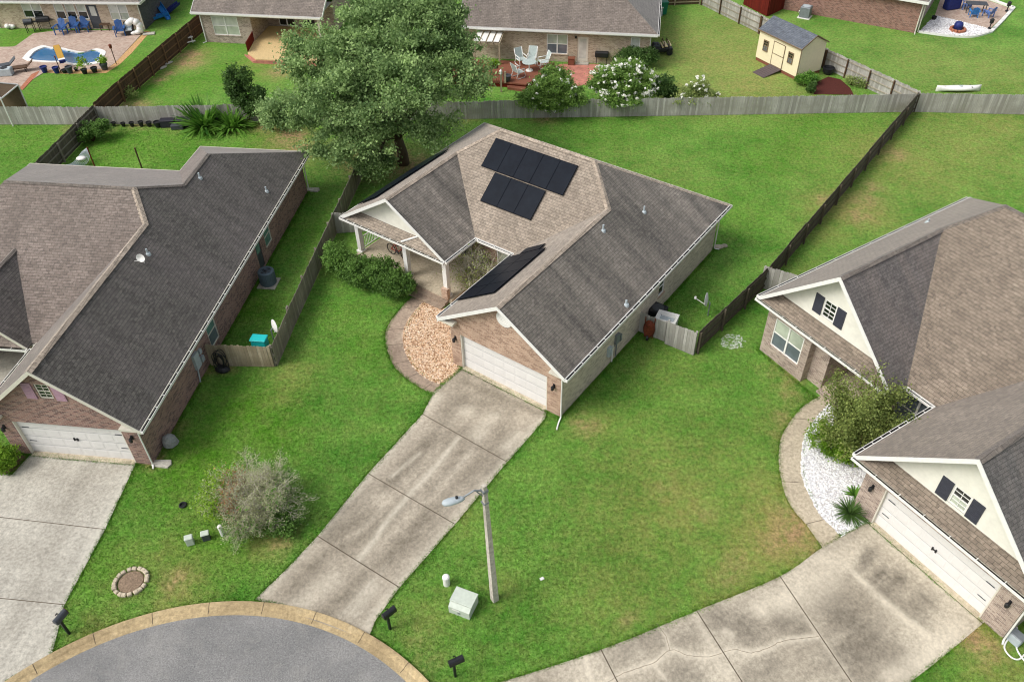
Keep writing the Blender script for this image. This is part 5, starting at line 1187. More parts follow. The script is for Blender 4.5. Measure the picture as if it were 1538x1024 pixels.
# --- grey-brown house left of the oak
e0 = G(286, 18.5, E); add_frame('tl', (e0.x+dd.x*.45+n.x*.45, e0.y+dd.y*.45+n.y*.45), yaw)
HB = empty('brick_house', (FR['tl'][0], FR['tl'][1], 0), yaw, 'pinkish brick house with a fresh pine deck in its dark recessed porch', 'house')
UR = 10.4; D = 12; w = MB(); w1 = wrect('tl', 323, 26, 355, 52.5); rcx = WP('tl', 378, 40)[0]
f = wall(w, (0, 0), (rcx, 0), -.1, E-.05, [(w1[0], w1[1], max(.5, w1[2]), min(2.4, w1[3]))], .1); wall(w, (rcx, 0), (rcx, 3.2), -.1, E-.05); f2 = wall(w, (rcx, 3.2), (UR, 3.2), -.1, E-.05, [(1, 2.4, .4, 2.2), (3.2, 4.2, .3, 2.2)], .1)
wall(w, (UR, 3.2), (UR, D), -.1, E-.05); wall(w, (UR, D), (0, D), -.1, E-.05); wall(w, (0, D), (0, 0), -.1, E-.05)
w.poly([(0, D, E-.05), (0, 0, E-.05), (0, D/2, rz-.3)]); w.build('wall', M['brick_r'], HB)
roof = roof_poly(HB, [([(-.45, -.45, E), (UR+.4, -.45, E), (UR+.4, D/2, rz), (-.45, D/2, rz)], 'roof_t'), ([(-.45, D/2, rz), (UR+.4, D/2, rz), (UR+.4, D+.45, E), (-.45, D+.45, E)], 'roof_t')])
board(HB, [((-.45, -.45, E), (UR+.4, -.45, E)), ((-.45, -.45, E), (-.45, D/2, rz)), ((UR+.4, -.45, E), (UR+.4, D/2, rz))], .2, mat=M['white']); gutter(HB, (-.45, -.45), (UR+.4, -.45), (0, -1), E, 9)
m = MB(); m.box(-.4, UR+.35, -.42, -.005, E-.1, E-.08); m.box(rcx, UR, .0, 3.19, E-.1, E-.08); m.build('soffit', M['trim'], HB)
window(HB, f, w1[0], w1[1], max(.5, w1[2]), min(2.4, w1[3]), True, .05, M['brick_r'], M['pane_blind'], M['pane_pale']); window(HB, f2, 1, 2.4, .4, 2.2, True, .05, None, M['pane_black'], M['pane_black'])
m = MB(); m.box(3.2, 4.2, -.08, -.03, .3, 2.2, f=f2); m.build('back_door', M['black'], HB)
downspout(HB, [(-.2, -.5, E-.1), (.05, -.06, E-.35), (.05, -.06, .05), (-.15, -.3, .03)], .09)
m = MB(); m.box(UR-.2, UR, -.1, .1, 0, E-.08); m.build('column', M['trim'], HB)
def LB(x, y, z=0.0): return GL('tl', x, y, z)
dk = [(rcx+.03, 3.15), (rcx+.03, -.2), LB(372, 80, .35), LB(384, 89, .35), LB(436, 91.5, .35), LB(500, 94, .35), (UR-.3, -.2), (UR-.3, 3.15)]
DK = empty('deck', (FR['tl'][0], FR['tl'][1], 0), yaw, 'fresh yellow pine deck with red steps at the recessed porch', 'deck')
m = MB(); m.prism(dk, .27, .35); m.build('deck_floor', M['deck_pale'], DK)
m = MB()
o2 = [LB(368, 84), LB(381, 95), LB(436, 98), LB(505, 101)]; i2 = [LB(372, 80, .35), LB(384, 89, .35), LB(436, 91.5, .35), LB(500, 94, .35)]
m.prism([(a, b-.04) for a, b in o2]+[(a, b-.03) for a, b in i2[::-1]], -.02, .17); m.prism([(a, b-.025) for a, b in i2]+[(i2[3][0], i2[3][1]+.5), (i2[0][0]+.2, i2[0][1]+.5)], -.02, .268); m.build('step', M['red_wood_pale'] if 'red_wood_pale' in M else M['terracotta'], DK)
m = MB(); a, b = Vector((rcx-.02, -.05)), Vector(LB(372, 79, .35)); d_ = (b-a).normalized(); L = (b-a).length; ff = lambda s, q, z: (a.x+d_.x*s-d_.y*q, a.y+d_.y*s+d_.x*q, z)
m.box(0, L, -.03, .03, 1.05, 1.12, f=ff)
for i in range(int(L/.12)): m.box(i*.12, i*.12+.09, -.02, .02, .36, 1.05, f=ff)
m.build('railing', M['red_wood'], DK)

# --- pool house
pr_ = G(219, 45); yawp = math.atan2(-.085, .996); add_frame('p', (pr_.x, pr_.y), yawp); E = 2.5; UL = -13.3
HP = empty('brick_house', (pr_.x, pr_.y, 0), yawp, 'grey-tan brick house behind the pool with a row of pale-blind windows', 'house')
hs = []
for cx, cy, wd_, z0, z1 in [(48.5, 16, 1.75, .95, 2.2), (90, 18, .85, .85, 2.2), (106.5, 18, .85, .85, 2.2), (123.5, 18.5, .85, .85, 2.2), (140.5, 22, .95, .05, 2.1), (179, 21, 1.65, .8, 2.15)]:
    u = WP('p', cx, cy)[0]-UL; hs.append((u-wd_/2, u+wd_/2, z0, z1))
w = MB(); f = wall(w, (UL, 0), (0, 0), -.1, E-.05, hs, .1); wall(w, (0, 0), (0, 11), -.1, E-.05, m=1); wall(w, (0, 11), (UL, 11), -.1, E-.05); wall(w, (UL, 11), (UL, 0), -.1, E-.05)
M['grey_side'] = brick('shaded_grey_side_brick', (92, 94, 102), (102, 104, 112), (82, 84, 92), (96, 98, 106), stain=.2)  # bluish grey, with the side wall's shade put into the brick colour
w.build('wall', [M['brick_t'], M['grey_side']], HP)
k = 5.95; rz = E+.6*k
roof_poly(HP, [([(UL-.45, -.45, E), (.45, -.45, E), (.45-k, 5.5, rz), (UL-.45+k, 5.5, rz)], 'roof_t'), ([(.45, -.45, E), (.45, 11.45, E), (.45-k, 5.5, rz)], 'roof_l_n'), ([(UL-.45, -.45, E), (UL-.45+k, 5.5, rz), (UL-.45, 11.45, E)], 'roof_t'), ([(UL-.45, 11.45, E), (UL-.45+k, 5.5, rz), (.45-k, 5.5, rz), (.45, 11.45, E)], 'roof_t')])
board(HP, [((UL-.45, -.45, E), (.45, -.45, E)), ((.45, -.45, E), (.45, 11.45, E)), ((UL-.45, -.45, E), (UL-.45, 11.45, E))], .2, mat=M['white']); gutter(HP, (UL-.45, -.45), (.45, -.45), (0, -1), E, 9)
for i, h in enumerate(hs):
    if i == 4: continue
    window(HP, f, *h, wd_ > 9 or i in (0, 5), .05, None, M['pane_pale'] if i < 5 else M['pane_blind'], M['pane_black'] if i < 4 else M['pane_pale'])
h = hs[4]; m = MB(); m.box(h[0], h[1], -.09, -.03, .05, 2.1, f=f); m.box(h[0]+.25, h[1]-.2, -.03, -.02, 1.15, 1.95, 1, f=f); m.build('back_door', [M['dark_grey'], M['pane_blind']], HP)
downspout(HP, [(UL+.1, -.5, E-.1), (UL+.1, -.06, E-.3), (UL+.1, -.06, .05)], .09); downspout(HP, [(-.05, -.5, E-.1), (-.05, -.06, E-.3), (-.05, -.06, .05)], .08)

# --- brick house at the top right
a, b = G(1180, 15), G(1373, 50); yq = math.atan2(b.y-a.y, b.x-a.x); add_frame('q', (b.x, b.y), yq); E = 2.7; L = (b-a).length
HQ = empty('brick_house', (b.x, b.y, 0), yq, 'red-brown brick house in the top right corner with a walled patio', 'house')
w = MB(); f = wall(w, (-L-.5, 0), (0, 0), -.1, E, [], .1); f2 = wall(w, (0, 0), (0, 9), -.1, E, [(2.0, 3.2, .3, 2.2), (4.5, 6.2, .6, 2.2)], .1, 1); wall(w, (0, 9), (-L-.5, 9), -.1, E); wall(w, (-L-.5, 9), (-L-.5, 0), -.1, E); w.build('wall', [M['brick_q'], M['brick_r']], HQ)
window(HQ, f2, 4.5, 6.2, .6, 2.2, True, .05, None, M['pane_dark'], M['pane_dark']); m = MB(); m.box(2, 3.2, -.08, -.03, .3, 2.2, f=f2); m.build('back_door', M['pane_black'], HQ)
roof_poly(HQ, [([(-L-1, -.45, E), (.45, -.45, E), (.45-4.95, 4.5, E+3), (-L-1, 4.5, E+3)], 'roof_t'), ([(.45, -.45, E), (.45, 9.45, E), (.45-4.95, 4.5, E+3)], 'roof_t'), ([(-L-1, 4.5, E+3), (.45-4.95, 4.5, E+3), (.45, 9.45, E), (-L-1, 9.45, E)], 'roof_t')])
board(HQ, [((-L-1, -.45, E), (.45, -.45, E)), ((.45, -.45, E), (.45, 9.45, E))], .2, mat=M['white'])
downspout(HQ, [(.05, -.07, E-.1), (.05, -.07, .1), (.1, -.4, .04)], .10, M['trim']); downspout(HQ, [(.22, .12, E-.1), (.22, .12, .1)], .09, M['trim'])

# ================================================================== POOL YARD
pool = px(*POOL_PX); pcx, pcy = sum(p[0] for p in pool)/len(pool), sum(p[1] for p in pool)/len(pool)
pool = smooth_line(pool+[pool[0]], 3)[:-1]
def scaled(k): return [(pcx+(x-pcx)*k, pcy+(y-pcy)*(k+.04 if k > 1 else k)) for x, y in pool]
def hit(poly, a):
    """distance from the pool centre to a polygon along direction a"""
    best = 0; dx, dy = math.cos(a), math.sin(a)
    for i in range(len(poly)):
        x0, y0 = poly[i][0]-pcx, poly[i][1]-pcy; x1, y1 = poly[(i+1) % len(poly)][0]-pcx, poly[(i+1) % len(poly)][1]-pcy
        ex, ey = x1-x0, y1-y0; den = dx*ey-dy*ex
        if abs(den) < 1e-9: continue
        t = (x0*ey-y0*ex)/den; u = (x0*dy-y0*dx)/den
        if t > 0 and -1e-6 <= u <= 1+1e-6: best = max(best, t)
    return best
PL_ = empty('swimming_pool', (pcx, pcy, 0), 0, 'curvy blue swimming pool with a wide white coping', 'pool')
m = MB(); n = len(pool); o1, o0_ = scaled(1.17), pool
for (i0, i1) in [(i, (i+1) % n) for i in range(n)]:
    a, b, c, d = o0_[i0], o0_[i1], o1[i1], o1[i0]; q = lambda p, z: (p[0]-pcx, p[1]-pcy, z)
    m.poly([q(a, .07), q(d, .07), q(c, .07), q(b, .07)]); m.poly([q(a, .07), q(b, .07), q(b, -.12), q(a, -.12)]); m.poly([q(d, .07), q(d, -.05), q(c, -.05), q(c, .07)])
m.build('coping', M['white'], PL_, fix=True)
t = NT('pool_liner', .5, .3); nn = t.noise(t.coord('Object'), 1.2, 4, .6); t.color(t.mix(t.ramp(nn, [(.35, 0.), (.65, 1.)]), lin((12, 96, 150)), lin((36, 140, 186)))); M['liner'] = t.mat
m = MB(); low = scaled(.72)
for i in range(n):
    j = (i+1) % n; a, b, c, d = pool[i], pool[j], low[j], low[i]; q = lambda p, z: (p[0]-pcx, p[1]-pcy, z)
    m.poly([q(a, -.10), q(b, -.10), q(c, -1.2), q(d, -1.2)])
m.poly([(p[0]-pcx, p[1]-pcy, -1.2) for p in low]); m.build('basin', M['liner'], PL_, fix=True)
t = NT('pool_water', .04, .5); t.b.inputs['Transmission Weight'].default_value = .25; t.b.inputs['IOR'].default_value = 1.33; t.color(lin((18, 104, 158))); nn = t.noise(t.coord('Object'), 3.5, 4, .6, .6); t.bump(nn, .25, .05); M['water'] = t.mat
m = MB(); m.poly([(p[0]-pcx, p[1]-pcy, -.03) for p in pool]); m.build('water', M['water'], PL_)
sx = [G(146, 84), G(143, 87), G(140, 90)]
m = MB()
for i in range(3): p = G(150-i*4, 84); m.prism([(p.x-pcx-.5, p.y-pcy-.7), (p.x-pcx+.1, p.y-pcy-.75), (p.x-pcx+.2, p.y-pcy+.5), (p.x-pcx-.4, p.y-pcy+.55)], -1.0, -.20-.14*i)
m.build('pool_step', M['pale_grey'], PL_)
outer = px((-70, 72), (22, 71), (50, 51), (90, 46), (219, 46.5), (212, 53), (188, 79), (173, 95), (160, 104), (100, 107), (62, 105), (48, 113), (30, 133), (10, 142), (-70, 142))
m = MB(); N = 120; ring = scaled(1.15)
prm = [(hit(ring, 2*math.pi*i/N), hit(outer, 2*math.pi*i/N), 2*math.pi*i/N) for i in range(N)]
for i in range(N):
    r0, R0, a0 = prm[i]; r1, R1_, a1 = prm[(i+1) % N]
    P = lambda r, a, z: (pcx+r*math.cos(a), pcy+r*math.sin(a), z)
    m.poly([P(r0, a0, .03), P(R0, a0, .03), P(R1_, a1, .03), P(r1, a1, .03)]); m.poly([P(R0, a0, .03), P(R0, a0, -.05), P(R1_, a1, -.05), P(R1_, a1, .03)])
M['paver'] = brick('pinkish_pavers', (190, 168, 152), (202, 182, 166), (176, 150, 136), (168, 150, 136), .2, .1, stain=.2)
tag(m.build('patio', M['paver']), 'pinkish paved patio around the curvy blue pool', 'patio', None, 'structure'); PAVED.append(outer)
M['sand'] = plain('orange_sandy_soil', (198, 158, 108), .95, var=.25, scale=8)
sheet('path', px((226, 48), (219, 47), (188, 79), (173, 95), (160, 104), (62, 105.5), (62, 109), (100, 111.5), (160, 110), (180, 97), (198, 80)), M['sand'], None, z1=.012, label='sandy orange border strip between the pool patio and the lawn', cat='border')
sheet('path', px((48, 112), (30, 133), (34, 136), (56, 113), (60, 107)), M['brick_edge'], None, z1=.034, label='strip of red brick edging left of the pool lawn', cat='edging')
# plank over the pool
b = G(93, 92); D_ = empty('diving_board', tuple(b), 0, 'yellow plank over the pool with a blue and white end', 'diving board')
p0 = G(84, 68, .75)-b; p1 = G(92, 88, .75)-b; d_ = (p1-p0).normalized(); q_ = Vector((-d_.y, d_.x, 0))*.24; M['plank'] = wood('yellow_plank', (206, 164, 74), (196, 150, 64))
m = MB(); V = [p0+q_, p0-q_, p1-q_, p1+q_]; m.add([tuple(v) for v in V]+[tuple(v-Vector((0, 0, .06))) for v in V], [(0, 1, 2, 3), (7, 6, 5, 4), (0, 4, 5, 1), (1, 5, 6, 2), (2, 6, 7, 3), (3, 7, 4, 0)]); m.build('board', M['plank'], D_, fix=True)
m = MB(); p = p1+d_*.18; m.cbox(p.x, p.y, .72, .5, .34, .10, rz=math.atan2(d_.y, d_.x)+1.57); m.build('end_cap', M['white'], D_); m = MB(); p = p1+d_*.42; m.cbox(p.x, p.y, .66, .46, .2, .22, rz=math.atan2(d_.y, d_.x)+1.57); m.build('end_float', M['navy'], D_)
for p in (p0+d_*.1, p0+d_*.9):
    m = MB(); m.tube([(p.x+q_.x, p.y+q_.y, .05), (p.x+q_.x, p.y+q_.y, .69)], .04, 6); m.tube([(p.x-q_.x, p.y-q_.y, .05), (p.x-q_.x, p.y-q_.y, .69)], .04, 6); m.build('stand', M['grey'], D_)
def pole_thing(name, x, y, h, r, mat, label, cat, head=None, lean=(0, 0), group=None):
    b = G(x, y); o = empty(name, tuple(b), 0, label, cat, group); m = MB(); m.tube([(0, 0, -.05), (lean[0], lean[1], h)], r, 8); m.build('pole', M[mat], o)
    if head: m = MB(); m.lathe(head, lean[0], lean[1], 10); m.build('head', M['rust'], o)
    return o
pole_thing('garden_torch', 175, 97, 1.35, .035, 'fence_brown', 'tall brown torch at the right end of the pool', 'torch', [(.05, 1.3), (.11, 1.36), (.13, 1.6), (.05, 1.66)])
pole_thing('garden_torch', 92, 110, 1.3, .035, 'fence_brown', 'brown post standing below the yellow plank', 'post', [(.045, 1.25), (.06, 1.3), (.05, 1.4)])
pole_thing('wooden_post', 214, 255, 1.6, .05, 'fence_brown', 'thin dark post alone on the lawn behind the purple-brick house', 'post')
pole_thing('rusty_post', 143, 252, 1.5, .045, 'rust', 'rusty post at the end of the hammock', 'post')
def pot(x, y, r, h, mat, label, plant=None, group=None, n=26):
    b = G(x, y); o = empty('plant_pot' if plant is None else 'potted_plant', tuple(b), 0, label, 'pot' if plant is None else 'potted plant', group)
    m = MB(); m.lathe([(r*.72, .03), (r*.95, h*.8), (r*1.06, h*.82), (r*1.06, h), (r*.9, h), (r*.88, h*.86)], 0, 0, 12); m.build('pot', M[mat], o, smooth=False)
    if plant:
        P, T = crown([(0, 0, h+plant[1]*.5, plant[0], plant[0], plant[1]*.6)], n, 30, .14, .4); cards('foliage', P, .06, M[plant[2]], o, T+.15)
    return o
pot(68, 109, .26, .5, 'navy', 'blue glazed pot at the left end of the pool border'); pot(86, 110, .25, .5, 'navy', 'blue glazed pot just left of the brown post')
pot(98, 110, .22, .3, 'black', 'low black bowl right of the brown post'); pot(106, 110, .27, .55, 'dark_grey', 'large slate-grey pot in the middle of the pool border'); pot(115, 107, .15, .25, 'black', 'smallest black pot behind the bright green plant')
pot(128, 111, .24, .4, 'black', 'big bright green plant in a black pot by the pool', (.55, .9, 'leaf_lime')); pot(143, 109, .25, .42, 'black', 'round black pot between two green potted plants'); pot(158, 105, .3, .5, 'dark_grey', 'yellow-green plant in a dark pot at the right end of the pool', (.5, .6, 'leaf_lime'))
for i, (x, y, r, h, lb) in enumerate([(172, 190, .16, .3, 'small black pot nearest the near-black fence corner'), (186, 190, .16, .28, 'small black pot second from the fence corner'), (199, 190, .17, .32, 'small black pot third from the fence corner'), (213, 190, .18, .38, 'tipped-looking black pot with tan soil beside it'), (225, 190, .2, .34, 'black pot with a thin weed behind it'), (238, 191, .26, .42, 'large black pot beside the dark storage boxes')]): pot(x, y, r, h, 'black', lb, None, 'black pots along the fence foot')

# chairs: one armchair, copied
def adirondack(mat):
    o = empty('garden_chair', (0, 0, 0))
    m = MB(); m.add([(-.27, -.3, .40), (.27, -.3, .40), (.25, .25, .28), (-.25, .25, .28), (-.27, -.3, .37), (.27, -.3, .37), (.25, .25, .25), (-.25, .25, .25)], [(0, 1, 2, 3), (7, 6, 5, 4), (0, 4, 5, 1), (1, 5, 6, 2), (2, 6, 7, 3), (3, 7, 4, 0)]); m.build('seat', mat, o, fix=True)
    m = MB()
    for k in range(5): x = -.26+k*.105; h = 1.0-.04*abs(k-2); m.add([(x, .22, .26), (x+.095, .22, .26), (x+.1, .52, h), (x-.005, .52, h), (x, .25, .26), (x+.095, .25, .26), (x+.1, .55, h), (x-.005, .55, h)], [(0, 1, 2, 3), (7, 6, 5, 4), (0, 4, 5, 1), (1, 5, 6, 2), (2, 6, 7, 3), (3, 7, 4, 0)])
    m.build('backrest', mat, o, fix=True)
    for sx in (-1, 1):
        m = MB(); m.box(sx*.36-.07, sx*.36+.07, -.36, .42, .56, .59); m.build('armrest', mat, o)
        m = MB(); m.box(sx*.33-.03, sx*.33+.03, -.34, -.26, 0, .56); m.build('leg', mat, o); m = MB(); m.box(sx*.31-.03, sx*.31+.03, .3, .38, 0, .56); m.build('leg', mat, o)
    return o
def put(proto, first, x, y, z, rz, label, cat, group, sc=1.0):
    o = proto if first else copy_tree(proto)
    p = G(x, y, z); o.location = p; o.rotation_euler = (0, 0, rz); o.scale = (sc, sc, sc); tag(o, label, cat, group); return o
ch = adirondack(M['blue'])
for i, (x, y, rz, lb) in enumerate([(93, 51, -.1, 'blue garden chair left of the other two by the pool house wall'), (111, 48, .05, 'blue garden chair between two others by the pool house wall'), (128, 47, .1, 'blue garden chair nearest the grey back door'), (182, 53, .3, 'lone blue garden chair beside the white inflatable')]): put(ch, i == 0, x, y, .03, rz, lb, 'chair', 'blue chairs on the pool patio', 1.15)
def grill(x, y, label, big):
    b = G(x, y, .03); o = empty('barbecue_grill', tuple(b), .2, label, 'grill'); w_ = .55 if big else .36
    m = MB(); m.cbox(0, 0, .78, w_*2, .5, .22, bev=.04); m.build('firebox', M['black'], o); m = MB()
    for i in range(7):
        a0, a1 = math.pi*i/7, math.pi*(i+1)/7; m.poly([(-w_*.95, .25*math.cos(a0), .9+.22*math.sin(a0)), (w_*.95, .25*math.cos(a0), .9+.22*math.sin(a0)), (w_*.95, .25*math.cos(a1), .9+.22*math.sin(a1)), (-w_*.95, .25*math.cos(a1), .9+.22*math.sin(a1))])
    for sx in (-.95, .95): m.poly([(w_*sx, .25*math.cos(math.pi*i/7), .9+.22*math.sin(math.pi*i/7)) for i in range(8)])
    m.build('lid', M['dark_grey'] if not big else M['black'], o); m = MB(); m.box(w_, w_+.35, -.2, .2, .82, .85); m.build('side_shelf', M['black'], o)
    for sx in (-1, 1):
        for sy in (-1, 1): m = MB(); m.box(sx*w_*.85-.025, sx*w_*.85+.025, sy*.2-.025, sy*.2+.025, 0, .68); m.build('leg', M['black'], o)
grill(48, 48, 'round-lidded grey grill at the left end of the pool house wall', False); grill(70, 44, 'long black grill beside the blue chairs', True)
b = G(160, 45, .03); o = empty('side_table', tuple(b), 0, 'small brown slatted table below the pale window', 'table'); m = MB(); m.box(-.4, .4, -.28, .28, .5, .54); m.build('tabletop', M['fence_brown'], o)
for sx in (-1, 1):
    for sy in (-1, 1): m = MB(); m.box(sx*.36-.03, sx*.36+.03, sy*.24-.03, sy*.24+.03, 0, .5); m.build('leg', M['fence_brown'], o)
b = G(205, 51, .03); o = empty('inflatable_float', tuple(b), 0, 'big white inflatable float slumped at the patio corner', 'inflatable'); m = MB()

for q in [(-.35, 0, .95, .30, .26, .26), (-.05, .05, 1.1, .36, .28, .27), (.25, .05, .98, .34, .28, .30), (.45, .05, .68, .30, .27, .36), (.42, -.02, .36, .30, .27, .34), (.2, -.15, .2, .34, .26, .2), (-.1, -.22, .17, .30, .24, .17)]: m.blob(*q)
m.build('body', M['white'], o, smooth=True)
b = G(196, 51.5, .03); o = empty('lounge_chair', tuple(b), .2, 'black-framed lounge chair with a pale cushion by the inflatable', 'chair'); m = MB(); m.box(-.36, .36, -.35, .35, 0, .38); m.box(-.38, -.3, -.35, .4, .38, .6); m.box(.3, .38, -.35, .4, .38, .6); m.box(-.36, .36, .3, .42, .38, .95); m.build('frame', M['black'], o); m = MB(); m.box(-.28, .28, -.32, .28, .382, .46); m.box(-.28, .28, .2, .298, .462, .9); m.build('cushion', M['pale_grey'], o)
M['slide_blue'] = plain('bright_blue_slide', (46, 128, 200), .35, var=.15)
for x, y, rz, L, z, mt, lb in [(236, 30, .5, 2.2, .25, 'slide_blue', 'bright blue plastic trough lying at the dark side wall'), (246, 24, 2.2, 2.6, .9, 'slide_blue', 'bright blue plastic trough leaning up the dark side wall'), (260, 19, .9, 1.6, .5, 'navy', 'navy plastic trough farthest along the dark side wall')]:
    b = G(x, y); m = MB(); c = []
    for i in range(9):
        t_ = i/8; xx = (t_-.5)*L
        for (yy, zz) in ((-.28, .26), (-.24, .02), (.24, .02), (.28, .26), (.24, .26), (.2, .06), (-.2, .06), (-.24, .26)): c.append((xx, yy*(1-.5*abs(t_-.5)**2*4*.5), zz+z*t_))
    m.add(c, [(i*8+j, i*8+(j+1) % 8, i*8+8+(j+1) % 8, i*8+8+j) for i in range(8) for j in range(8)]); o = m.build('plastic_slide', M[mt], fix=True); o.location = b; o.rotation_euler = (0, 0, rz); tag(o, lb, 'slide')
b = G(224, 52); m = MB(); m.cbox(0, 0, .06, 1.0, .5, .10, bev=.02); o = m.build('splash_block', M['conc_l']); place(o, b, .2); tag(o, 'flat concrete block at the corner of the dark side wall', 'splash block')
b = G(17, 44); m = MB(); rnd = random.Random(3)
for i in range(9): m.blob(rnd.uniform(-.4, .4), rnd.uniform(-.2, .2), .12+rnd.uniform(0, .2), .2, .16, .16)
o = m.build('rock_pile', M['white']); place(o, b); tag(o, 'little heap of white rocks at the left corner of the pool house', 'rocks')
# gazebo and loungers at the left edge
A_ = G(27, 127.5, 2.1); B_ = G(1, 148.5, 2.1); e1 = Vector((B_.x-A_.x, B_.y-A_.y)); s_ = e1.length; e1.normalize(); e2 = Vector((e1.y, -e1.x)); 
if e2.x > 0: e2 = -e2
GZ = empty('gazebo', (A_.x, A_.y, 0), 0, 'brown-topped gazebo with white poles at the left frame edge', 'gazebo'); cs = [Vector((0, 0)), e1*s_, e1*s_+e2*s_, e2*s_]; ap = (cs[0]+cs[2])/2
M['canopy'] = plain('brown_canopy_cloth', (112, 94, 72), .8, var=.12)
m = MB()
for i in range(4):
    a, b = cs[i], cs[(i+1) % 4]; m.poly([(a.x, a.y, 2.1), (b.x, b.y, 2.1), (ap.x, ap.y, 2.75)])
m.build('canopy', M['canopy'], GZ)
m = MB()
for c in cs: m.tube([(c.x, c.y, 2.12), (ap.x, ap.y, 2.78)], .045, 6)
for i in range(4): m.tube([(cs[i].x, cs[i].y, 2.08), (cs[(i+1) % 4].x, cs[(i+1) % 4].y, 2.08)], .05, 6)
m.build('roof_frame', M['white'], GZ)
for c in cs: m = MB(); m.tube([(c.x, c.y, 0), (c.x, c.y, 2.08)], .045, 6); m.build('pole', M['white'], GZ)
m = MB(); a, b = cs[0], cs[3]; m.poly([(a.x, a.y, .05), (b.x, b.y, .05), (b.x, b.y, 2.0), (a.x, a.y, 2.0)]); m.build('side_cloth', M['canopy'], GZ)
for x, y, rz, lb in [(8, 104, .5, 'dark lounger with raised back beside the white cooler'), (34, 107, .3, 'brown-grey lounger nearest the brick edging')]:
    o = empty('sun_lounger', tuple(G(x, y, .03)), rz, lb, 'lounger'); m = MB(); m.box(-.9, .4, -.32, .32, .30, .38); m.add([(.4, -.32, .34), (1.0, -.32, .8), (1.0, .32, .8), (.4, .32, .34), (.4, -.32, .28), (1.0, -.32, .74), (1.0, .32, .74), (.4, .32, .28)], [(0, 1, 2, 3), (7, 6, 5, 4), (0, 4, 5, 1), (1, 5, 6, 2), (2, 6, 7, 3), (3, 7, 4, 0)]); m.build('bed', M['dark_grey'] if x < 20 else M['fence_brown'], o, fix=True)
    for sx in (-.8, .3):
        for sy in (-.28, .28): m = MB(); m.box(sx-.03, sx+.03, sy-.03, sy+.03, 0, .30); m.build('leg', M['black'], o)
o = empty('cooler_box', tuple(G(10, 113, .03)), .1, 'white cooler box with a dark oval in its lid by the gazebo', 'cooler'); m = MB(); m.cbox(0, 0, .3, 1.1, .6, .6, bev=.05); m.build('body', M['pale_grey'], o); m = MB(); m.lathe([(.28, .602), (.28, .615), (.02, .616)], 0, 0, 16); m.build('lid_recess', M['black'], o)
# hammock, boxes by the fence
b = G(112, 246); H_ = empty('hammock', tuple(b), 0, 'striped hammock with a white pillow slung beside the near-black fence', 'hammock'); p0 = G(100, 248, .8)-b; p1 = G(131, 222, .9)-b; m = MB(); d_ = (p1-p0); hn = Vector((d_.y, -d_.x, 0)).normalized()
for k in range(9):
    o_ = hn*(k/8-.5)*.95; pts = []
    for i in range(9): t_ = i/8; pts.append(tuple(p0+d_*t_+o_*(math.sin(math.pi*t_)**.5)-Vector((0, 0, .5*math.sin(math.pi*t_)))))
    m.tube(pts, .022, 4)
m.build('net', M['pale_grey'], H_); m = MB(); q = p0+d_*.62; m.blob(q.x, q.y, q.z-.3, .34, .26, .12); m.build('pillow', M['white'], H_, smooth=True)
M['blackbox'] = plain('black_plastic_box', (44, 42, 54), .5, var=.25)
for x, y, sx, h, mt, lb in [(254, 190, 1.0, .55, 'blackbox', 'black storage box left of its twin under the grey fence'), (279, 190, 1.0, .62, 'blackbox', 'black storage box right of its twin next to the strap-leaved plant'), (268, 193, .85, .32, 'dark_grey', 'low grey-green trough in front of the black boxes')]:
    o = empty('storage_box', tuple(G(x, y)), .03, lb, 'box'); m = MB(); m.cbox(0, 0, h*.42, sx, .5, h*.84, bev=.03); m.build('body', M[mt], o); m = MB(); m.cbox(0, 0, h*.92, sx+.05, .55, h*.15, bev=.02); m.build('lid', M[mt], o)
o = empty('picnic_table', tuple(G(286, 65)), .5, 'small white plastic picnic table by the brown fence', 'table'); m = MB(); m.cbox(0, 0, .52, .6, .45, .05, bev=.01); m.build('tabletop', M['white'], o)
for sy in (-.45, .45): m = MB(); m.cbox(0, sy, .28, .75, .2, .05, bev=.01); m.build('bench', M['white'], o)
m = MB(); m.box(-.22, -.16, -.5, .5, .2, .25); m.box(.16, .22, -.5, .5, .2, .25); m.box(-.22, -.16, -.1, .1, 0, .5); m.box(.16, .22, -.1, .1, 0, .5); m.build('leg_frame', M['white'], o)
for x, y, lb in [(252, 96, 'pale flat stone nearest the picnic table on the brown fence strip'), (243, 103, 'pale flat stone farther down the brown fence strip')]:
    m = MB(); m.blob(0, 0, .05, .5, .22, .08); o = m.build('flat_stone', M['conc_l'], smooth=True); place(o, G(x, y), .8); tag(o, lb, 'stone')
# ================================================================== TAN HOUSE YARD
def sling_chair(mat, fab):
    o = empty('patio_chair', (0, 0, 0)); m = MB()
    for sx in (-.3, .3):
        m.tube([(sx, -.3, .02), (sx, .3, .02), (sx, .38, .12), (sx, .25, .42), (sx, .48, 1.05)], .028, 6); m.tube([(sx, -.3, .02), (sx, -.36, .12), (sx, -.28, .42), (sx, -.3, .62), (sx, .32, .66)], .028, 6); m.tube([(sx, -.28, .42), (sx, .25, .40)], .025, 6)
    m.build('frame', mat, o, smooth=True); m = MB(); m.box(-.28, .28, -.28, .25, .40, .425); m.build('seat', fab, o)
    m = MB(); m.add([(-.28, .25, .42), (.28, .25, .42), (.28, .48, 1.06), (-.28, .48, 1.06), (-.28, .28, .42), (.28, .28, .42), (.28, .51, 1.06), (-.28, .51, 1.06)], [(0, 1, 2, 3), (7, 6, 5, 4), (0, 4, 5, 1), (1, 5, 6, 2), (2, 6, 7, 3), (3, 7, 4, 0)]); m.build('backrest', fab, o, fix=True); return o
M['sling'] = plain('pale_blue_grey_sling', (176, 188, 184), .6, var=.1)
ch = sling_chair(M['white'], M['sling'])
